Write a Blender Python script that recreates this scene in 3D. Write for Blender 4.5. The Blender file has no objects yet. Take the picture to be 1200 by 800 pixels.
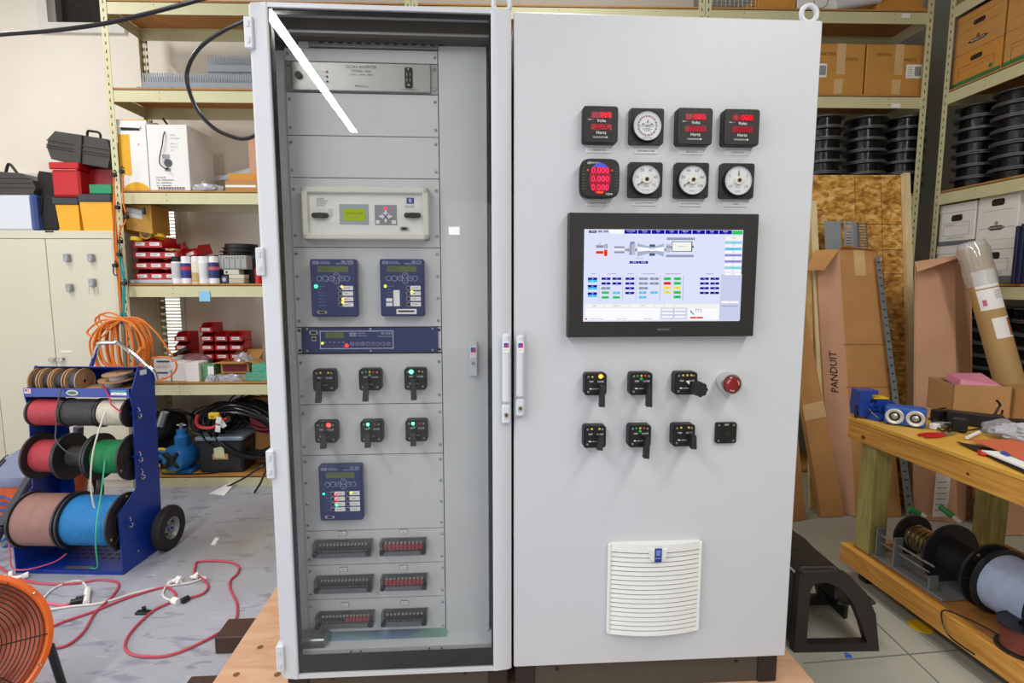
import bpy, bmesh, math, random
from mathutils import Matrix, Vector
random.seed(7)
R = math.radians
COL = bpy.context.scene.collection
SC = bpy.context.scene
# ---------------------------------------------------------------- camera geometry (1200x800 frame)
F = 630.0; TH = R(6.25); YAW = R(1.5); CH = 1.44
def ray(px, py):
    a = (px-600)/F; u = -(py-400)/F
    fw = math.cos(TH)+u*math.sin(TH); up = -math.sin(TH)+u*math.cos(TH)
    return (a*math.cos(YAW)+fw*math.sin(YAW), fw*math.cos(YAW)-a*math.sin(YAW), up)
def at_y(px, py, Y):
    d = ray(px, py); t = Y/d[1]; return Vector((d[0]*t, Y, CH+d[2]*t))
def at_x(px, py, X):
    d = ray(px, py); t = X/d[0]; return Vector((X, d[1]*t, CH+d[2]*t))
def at_z(px, py, Z):
    d = ray(px, py); t = (Z-CH)/d[2]; return Vector((d[0]*t, d[1]*t, Z))
# the electrical cabinets stand on their own slightly turned frame: a along the front, d inwards, z up
OX, OY = 1.613*math.sin(YAW), 1.613*math.cos(YAW)
PH = R(1.9)
EX = (math.cos(PH), math.sin(PH)); EY = (-math.sin(PH), math.cos(PH))
def at_f(px, py, d=0.):
    r = ray(px, py)
    n = r[0]*EY[0]+r[1]*EY[1]; k = OX*EY[0]+OY*EY[1]+d
    t = k/n; X = r[0]*t-OX; Y = r[1]*t-OY
    return (X*EX[0]+Y*EX[1], CH+r[2]*t)
def fr(px0, py0, px1, py1, d=0.):
    """centre and size (a, z, w, h) on the cabinet front of a rectangle seen in the photo"""
    c = at_f((px0+px1)/2, (py0+py1)/2, d)
    l = at_f(px0, (py0+py1)/2, d); r = at_f(px1, (py0+py1)/2, d)
    t = at_f((px0+px1)/2, py0, d); b = at_f((px0+px1)/2, py1, d)
    return c[0], (t[1]+b[1])/2, r[0]-l[0], t[1]-b[1]

def Xat(px, Y, z):
    """x of the point seen in photo column px at depth Y and height z"""
    lo, hi = -600., 1500.
    for _ in range(40):
        m = (lo+hi)/2
        if at_y(px, m, Y).z > z: lo = m
        else: hi = m
    return at_y(px, lo, Y).x
# ---------------------------------------------------------------- materials
def lin(c):
    if isinstance(c, str):
        c = c.lstrip('#'); c = [int(c[i:i+2], 16)/255 for i in (0, 2, 4)]
    return tuple(x/12.92 if x <= .04045 else ((x+.055)/1.055)**2.4 for x in c)
_m = {}
def mat(name, col, rough=.5, metal=0., var=.06, scale=8., bump=0., bscale=40., spec=.5, coat=0., emit=0., alpha=1., trans=0.):
    if name in _m: return _m[name]
    m = bpy.data.materials.new(name); m.use_nodes = True; _m[name] = m
    nt = m.node_tree; N = nt.nodes; L = nt.links
    p = N['Principled BSDF']; c = lin(col)
    tc = N.new('ShaderNodeTexCoord')
    if var > 0:
        nz = N.new('ShaderNodeTexNoise'); nz.inputs['Scale'].default_value = scale; nz.inputs['Detail'].default_value = 4
        rp = N.new('ShaderNodeValToRGB')
        rp.color_ramp.elements[0].position = .3; rp.color_ramp.elements[1].position = .7
        rp.color_ramp.elements[0].color = (*[max(0, x*(1-var)) for x in c], 1)
        rp.color_ramp.elements[1].color = (*[min(1, x*(1+var)) for x in c], 1)
        L.new(tc.outputs['Object'], nz.inputs['Vector']); L.new(nz.outputs['Fac'], rp.inputs['Fac'])
        L.new(rp.outputs['Color'], p.inputs['Base Color'])
    else:
        p.inputs['Base Color'].default_value = (*c, 1)
    p.inputs['Roughness'].default_value = rough; p.inputs['Metallic'].default_value = metal
    p.inputs['Specular IOR Level'].default_value = spec
    p.inputs['Coat Weight'].default_value = coat; p.inputs['Coat Roughness'].default_value = .1
    if emit: p.inputs['Emission Color'].default_value = (*c, 1); p.inputs['Emission Strength'].default_value = emit
    p.inputs['Alpha'].default_value = alpha
    p.inputs['Transmission Weight'].default_value = trans
    if bump:
        b = N.new('ShaderNodeBump'); b.inputs['Strength'].default_value = bump; b.inputs['Distance'].default_value = .01
        n2 = N.new('ShaderNodeTexNoise'); n2.inputs['Scale'].default_value = bscale; n2.inputs['Detail'].default_value = 5
        L.new(tc.outputs['Object'], n2.inputs['Vector']); L.new(n2.outputs['Fac'], b.inputs['Height']); L.new(b.outputs['Normal'], p.inputs['Normal'])
    return m
def film(name, tint, rough=.02, gloss=1.0, veil=0., veilcol='#ffffff', wob=0.):
    """thin clear sheet: tinted see-through plus fresnel reflection"""
    if name in _m: return _m[name]
    m = bpy.data.materials.new(name); m.use_nodes = True; _m[name] = m
    nt = m.node_tree; N = nt.nodes; L = nt.links; N.clear()
    o = N.new('ShaderNodeOutputMaterial'); t = N.new('ShaderNodeBsdfTransparent'); g = N.new('ShaderNodeBsdfGlossy')
    t.inputs[0].default_value = (*lin(tint), 1); g.inputs['Roughness'].default_value = rough
    f = N.new('ShaderNodeFresnel'); f.inputs['IOR'].default_value = 1.5
    mx = N.new('ShaderNodeMixShader'); mu = N.new('ShaderNodeMath'); mu.operation = 'MULTIPLY'; mu.inputs[1].default_value = gloss
    ge = N.new('ShaderNodeNewGeometry'); iv = N.new('ShaderNodeMath'); iv.operation = 'SUBTRACT'; iv.inputs[0].default_value = 1.
    m3 = N.new('ShaderNodeMath'); m3.operation = 'MULTIPLY'; m3.use_clamp = True
    L.new(ge.outputs['Backfacing'], iv.inputs[1]); L.new(mu.outputs[0], m3.inputs[0]); L.new(iv.outputs[0], m3.inputs[1])
    L.new(f.outputs[0], mu.inputs[0]); L.new(m3.outputs[0], mx.inputs[0]); L.new(t.outputs[0], mx.inputs[1]); L.new(g.outputs[0], mx.inputs[2])
    last = mx
    if veil:
        d = N.new('ShaderNodeBsdfDiffuse'); d.inputs[0].default_value = (*lin(veilcol), 1)
        m2 = N.new('ShaderNodeMixShader'); m2.inputs[0].default_value = veil
        L.new(mx.outputs[0], m2.inputs[1]); L.new(d.outputs[0], m2.inputs[2]); last = m2
    if wob:
        tc = N.new('ShaderNodeTexCoord'); nz = N.new('ShaderNodeTexNoise'); nz.inputs['Scale'].default_value = 3.0; nz.inputs['Detail'].default_value = 1
        b = N.new('ShaderNodeBump'); b.inputs['Strength'].default_value = wob; b.inputs['Distance'].default_value = .02
        L.new(tc.outputs['Object'], nz.inputs['Vector']); L.new(nz.outputs['Fac'], b.inputs['Height']); L.new(b.outputs['Normal'], g.inputs['Normal'])
    L.new(last.outputs[0], o.inputs['Surface'])
    return m
def wood(name, c1, c2, scale=3., axis=0, rough=.6, stretch=12., knots=False):
    if name in _m: return _m[name]
    m = mat(name, c1, rough, var=0); nt = m.node_tree; N = nt.nodes; L = nt.links
    tc = N.new('ShaderNodeTexCoord'); mp = N.new('ShaderNodeMapping'); s = [stretch]*3; s[axis] = 1.
    mp.inputs['Scale'].default_value = s
    nz = N.new('ShaderNodeTexNoise'); nz.inputs['Scale'].default_value = scale; nz.inputs['Detail'].default_value = 6; nz.inputs['Distortion'].default_value = 1.2
    rp = N.new('ShaderNodeValToRGB'); e = rp.color_ramp.elements
    e[0].position = .35; e[1].position = .65; e[0].color = (*lin(c1), 1); e[1].color = (*lin(c2), 1)
    L.new(tc.outputs['Object'], mp.inputs[0]); L.new(mp.outputs[0], nz.inputs['Vector']); L.new(nz.outputs['Fac'], rp.inputs[0])
    L.new(rp.outputs[0], N['Principled BSDF'].inputs['Base Color'])
    return m
def emis(name, col, s=1.):
    if name in _m: return _m[name]
    m = bpy.data.materials.new(name); m.use_nodes = True; _m[name] = m
    N = m.node_tree.nodes; N.clear(); o = N.new('ShaderNodeOutputMaterial'); e = N.new('ShaderNodeEmission')
    e.inputs[0].default_value = (*lin(col), 1); e.inputs[1].default_value = s
    m.node_tree.links.new(e.outputs[0], o.inputs['Surface']); return m

# ---------------------------------------------------------------- mesh builder
_txt = {}
class MB:
    def __init__(s, M=None):
        s.v = []; s.f = []; s.mi = []; s.mats = []; s.M = M or Matrix()
    def add(s, vs, fs, m):
        if m not in s.mats: s.mats.append(m)
        k = s.mats.index(m); b = len(s.v)
        s.v.extend(s.M @ Vector(p) for p in vs)
        for f in fs: s.f.append(tuple(b+i for i in f)); s.mi.append(k)
        return s
    def bx(s, x0, x1, y0, y1, z0, z1, m, bev=0.):
        lo = (min(x0, x1), min(y0, y1), min(z0, z1)); hi = (max(x0, x1), max(y0, y1), max(z0, z1))
        if bev <= 0:
            vs = [(lo[0] if i & 1 == 0 else hi[0], lo[1] if i & 2 == 0 else hi[1], lo[2] if i & 4 == 0 else hi[2]) for i in range(8)]
            return s.add(vs, [(0, 1, 3, 2), (4, 6, 7, 5), (0, 4, 5, 1), (2, 3, 7, 6), (0, 2, 6, 4), (1, 5, 7, 3)], m)
        bev = min(bev, *[(hi[i]-lo[i])*.49 for i in range(3)])
        vs = []; ix = {}
        for c in range(8):
            for ax in range(3):
                p = []
                for k in range(3):
                    h = (c >> k) & 1; e = hi[k] if h else lo[k]
                    if k != ax: e += -bev if h else bev
                    p.append(e)
                ix[c, ax] = len(vs); vs.append(p)
        fs = []
        for ax in range(3):
            o = [k for k in range(3) if k != ax]
            for h in (0, 1):
                q = [(h << ax) | (a << o[0]) | (b << o[1]) for a, b in ((0, 0), (1, 0), (1, 1), (0, 1))]
                fs.append([ix[c, ax] for c in q])
            for a in (0, 1):
                for b in (0, 1):
                    c1 = (a << o[0]) | (b << o[1]); c2 = c1 | (1 << ax)
                    fs.append([ix[c1, o[0]], ix[c2, o[0]], ix[c2, o[1]], ix[c1, o[1]]])
        for c in range(8): fs.append([ix[c, 0], ix[c, 1], ix[c, 2]])
        return s.add(vs, fs, m)
    def cb(s, c, sz, m, bev=0.):
        return s.bx(c[0]-sz[0]/2, c[0]+sz[0]/2, c[1]-sz[1]/2, c[1]+sz[1]/2, c[2]-sz[2]/2, c[2]+sz[2]/2, m, bev)
    def hexa(s, pts, m):
        """8 corners: 4 bottom (ccw) then 4 top"""
        return s.add(pts, [(0, 3, 2, 1), (4, 5, 6, 7), (0, 1, 5, 4), (1, 2, 6, 5), (2, 3, 7, 6), (3, 0, 4, 7)], m)
    def prism(s, poly, d0, d1, m, ax='y', taper=1.):
        """extrude a 2D outline: ax 'y' -> outline in x,z; 'x' -> y,z; 'z' -> x,y"""
        n = len(poly); cx = sum(p[0] for p in poly)/n; cy = sum(p[1] for p in poly)/n
        def P(p, d):
            return {'y': (p[0], d, p[1]), 'x': (d, p[0], p[1]), 'z': (p[0], p[1], d)}[ax]
        vs = [P(p, d0) for p in poly]+[P((cx+(p[0]-cx)*taper, cy+(p[1]-cy)*taper), d1) for p in poly]
        fs = [tuple(range(n)), tuple(range(2*n-1, n-1, -1))]+[(i, (i+1) % n, n+(i+1) % n, n+i) for i in range(n)]
        return s.add(vs, fs, m)
    def lathe(s, prof, p0, axis, m, n=24, close=False):
        """prof = [(radius, height)] along axis from p0"""
        p0 = Vector(p0); a = Vector(axis).normalized(); u = a.orthogonal().normalized(); w = a.cross(u)
        vs = []; fs = []; rings = []
        for r, h in prof:
            c = p0+a*h
            if r < 1e-6: rings.append([len(vs)]); vs.append(c)
            else:
                rings.append(list(range(len(vs), len(vs)+n)))
                vs += [c+(u*math.cos(2*math.pi*i/n)+w*math.sin(2*math.pi*i/n))*r for i in range(n)]
        prs = list(zip(rings[:-1], rings[1:]))
        if close: prs.append((rings[-1], rings[0]))
        for A, Bq in prs:
            for i in range(n):
                j = (i+1) % n
                if len(A) == 1 and len(Bq) == 1: continue
                if len(A) == 1: fs.append((A[0], Bq[i], Bq[j]))
                elif len(Bq) == 1: fs.append((A[i], Bq[0], A[j]))
                else: fs.append((A[i], Bq[i], Bq[j], A[j]))
        return s.add(vs, fs, m)
    def cyl(s, p0, p1, r, m, n=16, r2=None, caps=True):
        p0 = Vector(p0); p1 = Vector(p1); L = (p1-p0).length; r2 = r if r2 is None else r2
        pr = [(r, 0), (r2, L)]
        if caps: pr = [(0, 0)]+pr+[(0, L)]
        return s.lathe(pr, p0, p1-p0, m, n)
    def tube(s, pts, r, m, n=8, sub=6, closed=False):
        P = [Vector(p) for p in pts]
        if sub > 1 and len(P) > 2:
            Q = []; N = len(P)
            rng = range(N) if closed else range(N-1)
            for i in rng:
                if closed: a, b, c, d = P[i-1], P[i], P[(i+1) % N], P[(i+2) % N]
                else: a, b, c, d = P[max(i-1, 0)], P[i], P[i+1], P[min(i+2, N-1)]
                for k in range(sub):
                    t = k/sub
                    Q.append(.5*((2*b)+(c-a)*t+(2*a-5*b+4*c-d)*t*t+(3*b-a-3*c+d)*t**3))
            if not closed: Q.append(P[-1])
            P = Q
        vs = []; fs = []; N = len(P); up = None
        for i, p in enumerate(P):
            if closed: t = P[(i+1) % N]-P[i-1]
            else: t = P[min(i+1, N-1)]-P[max(i-1, 0)]
            if t.length < 1e-9: t = Vector((0, 0, 1))
            t.normalize()
            if up is None: up = t.orthogonal().normalized()
            up = up-t*up.dot(t)
            if up.length < 1e-6: up = t.orthogonal()
            up.normalize(); w = t.cross(up)
            vs += [p+(up*math.cos(2*math.pi*k/n)+w*math.sin(2*math.pi*k/n))*r for k in range(n)]
        for i in range(N if closed else N-1):
            j = (i+1) % N
            for k in range(n):
                l = (k+1) % n; fs.append((i*n+k, i*n+l, j*n+l, j*n+k))
        if not closed: fs += [tuple(range(n)), tuple(range((N-1)*n, N*n))]
        return s.add(vs, fs, m)
    def text(s, body, size, M, m, align='CENTER'):
        key = (body, align)
        if key not in _txt:
            cu = bpy.data.curves.new('t', 'FONT'); cu.body = body; cu.align_x = align; cu.align_y = 'CENTER'; cu.resolution_u = 2; cu.size = 1
            ob = bpy.data.objects.new('t', cu); me = ob.to_mesh()
            _txt[key] = ([v.co.copy() for v in me.vertices], [tuple(p.vertices) for p in me.polygons])
            ob.to_mesh_clear(); bpy.data.objects.remove(ob); bpy.data.curves.remove(cu)
        vs, fs = _txt[key]
        return s.add([M @ (v*size) for v in vs], fs, m)
    def build(s, name, parent=None, label=None, cat=None, group=None, kind=None, loc=None, sharp=35):
        me = bpy.data.meshes.new(name)
        V = s.v; off = Vector((0, 0, 0))
        if parent is None and V:
            if loc is None:
                xs = [v.x for v in V]; ys = [v.y for v in V]; zs = [v.z for v in V]
                off = Vector(((min(xs)+max(xs))/2, (min(ys)+max(ys))/2, min(zs)))
            else: off = Vector(loc)
        elif loc is not None: off = Vector(loc)
        me.from_pydata([v-off for v in V], [], s.f)
        for m in s.mats: me.materials.append(m)
        for p, k in zip(me.polygons, s.mi): p.material_index = k; p.use_smooth = True
        bm = bmesh.new(); bm.from_mesh(me); bmesh.ops.recalc_face_normals(bm, faces=bm.faces); bm.to_mesh(me); bm.free()
        me.set_sharp_from_angle(angle=R(sharp))
        o = bpy.data.objects.new(name, me); COL.objects.link(o); o.location = off
        if parent is not None: o.parent = parent
        if label: o['label'] = label
        if cat: o['category'] = cat
        if group: o['group'] = group
        if kind: o['kind'] = kind
        return o
def thing(name, label, cat, loc=(0, 0, 0), rz=0., group=None):
    o = bpy.data.objects.new(name, None); COL.objects.link(o); o.empty_display_size = .1
    o.location = loc; o.rotation_euler = (0, 0, rz); o['label'] = label; o['category'] = cat
    if group: o['group'] = group
    return o
def kids(o): return [c for c in bpy.data.objects if c.parent == o]
def dup(src, loc=None, rot=None, label=None, group=None, scale=None, tree=None):
    """copy of a thing with copies of its parts and their sub-parts"""
    tree = tree or {}
    c = src.copy(); COL.objects.link(c)
    for ch in kids(src):
        if ch is c: continue
        d = ch.copy(); COL.objects.link(d); d.parent = c
        for g in kids(ch):
            if g is d: continue
            e = g.copy(); COL.objects.link(e); e.parent = d
    if loc is not None: c.location = loc
    if rot is not None: c.rotation_euler = rot
    if scale is not None: c.scale = scale
    if label: c['label'] = label
    if group: c['group'] = group
    return c
def rrect(cx, cy, w, h, r, n=4):
    out = []
    for sx, sy, a0 in ((1, 1, 0), (-1, 1, 90), (-1, -1, 180), (1, -1, 270)):
        x = cx+sx*(w/2-r); y = cy+sy*(h/2-r)
        for k in range(n+1):
            a = R(a0+90*k/n); out.append((x+r*math.cos(a), y+r*math.sin(a)))
    return out
def circ(cx, cy, r, n=24, a0=0): return [(cx+r*math.cos(R(a0)+2*math.pi*i/n), cy+r*math.sin(R(a0)+2*math.pi*i/n)) for i in range(n)]
def FM(a, z, d): # text/flat matrix on a cabinet front
    return Matrix(((1, 0, 0, a), (0, 0, -1, d), (0, 1, 0, z), (0, 0, 0, 1)))
def V(*a): return Vector(a)
# ================================================================ common materials
M = dict(
 white=mat('white_paint', '#d0d4dc', .45, var=.02), grey=mat('light_grey_powder_coat', '#c9ccd2', .42, var=.015, scale=3),
 panel=mat('grey_panel_paint', '#cfd3d6', .5, var=.02), black=mat('black_plastic', '#141315', .45, var=.1),
 dark=mat('dark_plastic', '#1d1b1b', .5, var=.1), beigesteel=mat('putty_shelf_paint', '#cfcba2', .5, var=.05, scale=4),
 steel=mat('bright_steel', '#c8c8c8', .25, 1., var=.03), zinc=mat('zinc_steel', '#9fa3a6', .4, .8, var=.08),
 alu=mat('brushed_aluminium', '#b8bbbb', .38, .9, var=.06), chrome=mat('chrome', '#dadada', .08, 1., var=0),
 paper=mat('white_paper', '#f0f0f0', .7, var=.02), ink=mat('black_ink', '#1a1a1a', .6, var=0),
 greyink=mat('grey_ink', '#8f8f92', .6, var=0), red=mat('red_plastic', '#c0151d', .38, var=.08),
 card=mat('cardboard', '#bd8a53', .8, var=.10, scale=5), card2=mat('orange_cardboard', '#cf9240', .8, var=.08, scale=5),
 cardpink=mat('pale_cardboard', '#c7997a', .8, var=.07, scale=4), tape=mat('clear_packing_tape', '#d6b483', .25, var=.1),
 boxwhite=mat('white_board', '#ecebe8', .65, var=.03), blue=mat('cart_blue_paint', '#0b3698', .38, var=.06, coat=.1),
 orange=mat('orange_cord_rubber', '#e27a22', .45, var=.12, scale=30), yellow=mat('yellow_plastic', '#e9bd1e', .45, var=.06),
 teal=mat('teal_cord', '#17999c', .5, var=.05), rubber=mat('black_rubber', '#211f20', .65, var=.15),
 wire=mat('black_wire_jacket', '#17171b', .3, var=.1), deck=wood('shelf_particle_board', '#c08a4a', '#b07a3e', 20, 0, .75, 1.5),
)
# ================================================================ the room
def floor_mat():
    m = mat('painted_concrete_floor', '#a9a9ac', .4, var=0); nt = m.node_tree; N = nt.nodes; L = nt.links; p = N['Principled BSDF']
    tc = N.new('ShaderNodeTexCoord')
    def nz(sc, det=6, dist=0., vec=None):
        n = N.new('ShaderNodeTexNoise'); n.inputs['Scale'].default_value = sc; n.inputs['Detail'].default_value = det; n.inputs['Distortion'].default_value = dist
        L.new(vec or tc.outputs['Object'], n.inputs['Vector']); return n
    def ramp(src, a, b, ca, cb):
        r = N.new('ShaderNodeValToRGB'); r.color_ramp.elements[0].position = a; r.color_ramp.elements[1].position = b
        r.color_ramp.elements[0].color = (*lin(ca), 1); r.color_ramp.elements[1].color = (*lin(cb), 1); L.new(src.outputs['Fac'], r.inputs[0]); return r
    base = ramp(nz(1.6, 5), .35, .65, '#9fa2ad', '#b4b6c0')
    mp = N.new('ShaderNodeMapping'); mp.inputs['Scale'].default_value = (1., 2.6, 1.); L.new(tc.outputs['Object'], mp.inputs[0])
    st = ramp(nz(5.5, 9, .8, mp.outputs[0]), .57, .64, '#000000', '#ffffff')
    mx = N.new('ShaderNodeMixRGB'); mx.inputs[2].default_value = (*lin('#7c7f90'), 1)
    sm = N.new('ShaderNodeMath'); sm.operation = 'MULTIPLY'; sm.inputs[1].default_value = .65
    L.new(st.outputs[0], sm.inputs[0]); L.new(sm.outputs[0], mx.inputs[0]); L.new(base.outputs[0], mx.inputs[1])
    st2 = ramp(nz(11, 8, .3, mp.outputs[0]), .64, .67, '#000000', '#ffffff')
    mx2 = N.new('ShaderNodeMixRGB'); mx2.inputs[2].default_value = (*lin('#c6c6ca'), 1)
    s2 = N.new('ShaderNodeMath'); s2.operation = 'MULTIPLY'; s2.inputs[1].default_value = .5
    L.new(st2.outputs[0], s2.inputs[0]); L.new(s2.outputs[0], mx2.inputs[0]); L.new(mx.outputs[0], mx2.inputs[1])
    # smoother concrete on the right; its greener tone is the lighting difference, painted in
    sx = N.new('ShaderNodeSeparateXYZ'); L.new(tc.outputs['Object'], sx.inputs[0])
    gt = N.new('ShaderNodeMath'); gt.operation = 'GREATER_THAN'; gt.inputs[1].default_value = .9; L.new(sx.outputs['X'], gt.inputs[0])
    r3 = ramp(nz(2.2, 6), .3, .7, '#9c9d90', '#b0b0a4')
    mx3 = N.new('ShaderNodeMixRGB'); L.new(gt.outputs[0], mx3.inputs[0]); L.new(mx2.outputs[0], mx3.inputs[1]); L.new(r3.outputs[0], mx3.inputs[2])
    # brown rust-like patch between the cart and the cabinet
    nd = N.new('ShaderNodeVectorMath'); nd.operation = 'DISTANCE'; nd.inputs[1].default_value = (-1.25, 3.05, 0); L.new(tc.outputs['Object'], nd.inputs[0])
    r4 = N.new('ShaderNodeValToRGB'); r4.color_ramp.elements[0].position = .1; r4.color_ramp.elements[1].position = .75
    r4.color_ramp.elements[0].color = (1, 1, 1, 1); r4.color_ramp.elements[1].color = (0, 0, 0, 1); L.new(nd.outputs['Value'], r4.inputs[0])
    mm = N.new('ShaderNodeMath'); mm.operation = 'MULTIPLY'; n5 = nz(3, 5); L.new(r4.outputs[0], mm.inputs[0]); L.new(n5.outputs['Fac'], mm.inputs[1])
    mx4 = N.new('ShaderNodeMixRGB'); mx4.inputs[2].default_value = (*lin('#8f836a'), 1); L.new(mm.outputs[0], mx4.inputs[0]); L.new(mx3.outputs[0], mx4.inputs[1])
    L.new(mx4.outputs[0], p.inputs['Base Color'])
    b = N.new('ShaderNodeBump'); b.inputs['Strength'].default_value = .15; b.inputs['Distance'].default_value = .01
    L.new(nz(14).outputs['Fac'], b.inputs['Height']); L.new(b.outputs[0], p.inputs['Normal'])
    return m
XL, XR, YB, YF_, ZC = -4.6, 3.75, 4.32, -7.0, 4.25
fl = MB(); fl.bx(XL-.2, XR+.2, YF_-.2, YB+.2, -.2, 0, floor_mat()); fl.build('floor', kind='structure', loc=(0, 0, 0))
jm = mat('floor_joint_grey', '#6d6d66', .8)  # grey joint lines of the concrete
j = MB()
pa, pb = at_z(985, 690, 0), at_z(1100, 800, 0); j.tube([pa+(pa-pb)*.9, pb+(pb-pa)*2], .003, jm, 4, 1)
pa, pb = at_z(1050, 768, 0), at_z(1120, 762, 0); j.tube([pa+(pa-pb)*1.5, pb+(pb-pa)*6], .003, jm, 4, 1)
j.build('trim_1', kind='structure')
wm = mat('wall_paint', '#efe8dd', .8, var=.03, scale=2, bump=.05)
wm2 = mat('wall_paint_shaded', '#a8a79c', .85, var=.04, scale=2)  # shadow behind the right-hand shelving put into the wall colour
w = MB()
# back wall in strips around two window openings (high window upper left, narrow blind window)
wa0, wa1 = at_y(60, 28, YB), at_y(135, 0, YB)
hw = (wa0.x, wa1.x, wa0.z, wa0.z+.9)
nb0, nb1 = at_y(184, 430, YB), at_y(206, 250, YB)
bw = (at_y(181, 330, YB).x, at_y(211, 330, YB).x, .55, 2.15)
b3 = (at_y(15, 215, YB).x, at_y(52, 215, YB).x, .9, at_y(30, 208, YB).z)
def wall_with_holes(mb, x0, x1, y0, y1, z0, z1, holes, m):
    xs = sorted({x0, x1}|{h[0] for h in holes}|{h[1] for h in holes}); zs = sorted({z0, z1}|{h[2] for h in holes}|{h[3] for h in holes})
    for i in range(len(xs)-1):
        for k in range(len(zs)-1):
            cx = (xs[i]+xs[i+1])/2; cz = (zs[k]+zs[k+1])/2
            if any(h[0] < cx < h[1] and h[2] < cz < h[3] for h in holes): continue
            mb.bx(xs[i], xs[i+1], y0, y1, zs[k], zs[k+1], m)
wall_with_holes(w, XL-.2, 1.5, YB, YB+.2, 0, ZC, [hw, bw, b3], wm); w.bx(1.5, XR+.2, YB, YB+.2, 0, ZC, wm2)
w.build('wall_back', kind='structure')
w = MB(); w.bx(XL-.2, XL, YF_, YB, 0, ZC, wm); w.build('wall_left', kind='structure')
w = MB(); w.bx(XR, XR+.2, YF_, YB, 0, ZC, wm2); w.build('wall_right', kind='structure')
w = MB(); w.bx(XL-.2, XR+.2, YF_-.2, YF_, 0, ZC, wm); w.build('wall_front', kind='structure')
cm = mat('ceiling_paint', '#bfbcb4', .9)
w = MB(); w.bx(XL-.2, XR+.2, YF_-.2, YB+.2, ZC, ZC+.15, cm)
w.build('ceiling', kind='structure')
# windows
fm = mat('window_frame_white', '#dcdcd6', .5); dk = mat('dark_night_pane', '#2a2626', .25, var=.25, scale=14)
def winframe(mb, h, t, y0, y1, m):
    mb.bx(h[0]-t, h[0], y0, y1, h[2]-t, h[3]+t, m); mb.bx(h[1], h[1]+t, y0, y1, h[2]-t, h[3]+t, m)
    mb.bx(h[0], h[1], y0, y1, h[2]-t, h[2], m); mb.bx(h[0], h[1], y0, y1, h[3], h[3]+t, m)
w = MB(); winframe(w, hw, .07, YB-.03, YB+.1, fm); w.bx(hw[0], hw[1], YB+.06, YB+.08, hw[2], hw[3], dk)
w.bx(hw[0]+.0, hw[0]+.04, YB+.0, YB+.06, hw[2], hw[3], mat('window_track_grey', '#8b8b88', .5)); w.build('window_1', kind='structure')
sl = mat('blind_slat', '#f1efe6', .6); day = emis('daylight_behind_blind', '#fffdf4', 1.7)
for nm, h in (('window_2', bw), ('window_3', b3)):
    w = MB(); winframe(w, h, .03, YB-.02, YB+.1, fm)
    w.bx(h[0], h[1], YB+.12, YB+.13, h[2], h[3], day)
    z = h[2]+.01
    while z < h[3]: w.hexa([(h[0], YB+.0, z), (h[1], YB+.0, z), (h[1], YB+.03, z+.012), (h[0], YB+.03, z+.012), (h[0], YB+.0, z+.0015), (h[1], YB+.0, z+.0015), (h[1], YB+.03, z+.0135), (h[0], YB+.03, z+.0135)], sl); z += .026
    w.build(nm, kind='structure')
# ---- ceiling strip lamps (outside the frame; they light the room and mirror in the glass door)
def strip_lamp(x, y0, y1, z, power, label, col=(1, .98, .95), ang=0):
    t = thing('strip_lamp', label, 'lamp', (x, (y0+y1)/2, z), ang)
    L = y1-y0; b = MB(); b.prism([(-.07, .0), (.07, .0), (.04, .09), (-.04, .09)], -L/2, L/2, M['white'], 'y'); b.build('housing', t)
    b = MB(); b.tube([(0, -L/2, .09), (0, -L/2, ZC-z)], .004, M['steel'], 5, 1); b.tube([(0, L/2, .09), (0, L/2, ZC-z)], .004, M['steel'], 5, 1); b.build('hanger', t)
    ld = bpy.data.lights.new('fluorescent_tube', 'AREA'); ld.shape = 'RECTANGLE'; ld.size = .09; ld.size_y = L; ld.energy = power; ld.color = col
    lo = bpy.data.objects.new('fluorescent_tube', ld); COL.objects.link(lo); lo.parent = t; lo.location = (0, 0, -.02)
    return t
strip_lamp(-1.55, -4.57, 1.0, 3.5, 128, 'long fluorescent strip lamp hanging over the left side, behind the camera')
strip_lamp(1.75, -3.2, 1.0, 3.5, 100, 'long fluorescent strip lamp hanging over the right side', (1, .97, .92))
strip_lamp(-3.2, 1.0, 3.2, 3.9, 62, 'short fluorescent strip lamp hanging near the back left shelves')
strip_lamp(.4, 2.2, 3.2, 4.0, 22, 'short fluorescent strip lamp hanging behind the tall cabinets')
def area(name, loc, rot, sx, sy, e, col):
    ld = bpy.data.lights.new(name, 'AREA'); ld.shape = 'RECTANGLE'; ld.size = sx; ld.size_y = sy; ld.energy = e; ld.color = col
    lo = bpy.data.objects.new(name, ld); COL.objects.link(lo); lo.location = loc; lo.rotation_euler = rot; return lo
# left daylight is an added cool fill; rear door inferred from its glass reflection
area('daylight_left_fill', (XL+.02, -.6, 1.6), (0, R(-90), 0), 3.0, 3.4, 85, (.80, .88, 1))
area('daylight_rear_door', (1.0, YF_+.02, 1.55), (R(90), 0, 0), 2.8, 2.7, 15, (.93, .96, 1))
b = MB(); b.bx(-.34, -.14, YF_-.01, YF_+.01, 2.33, 2.47, emis('high_window_light', '#ffffff', 12.)); b.build('window_4', kind='structure')
SC.world = bpy.data.worlds.new('world'); SC.world.use_nodes = True
SC.world.node_tree.nodes['Background'].inputs[0].default_value = (.9, .95, 1, 1); SC.world.node_tree.nodes['Background'].inputs[1].default_value = .3
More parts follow.
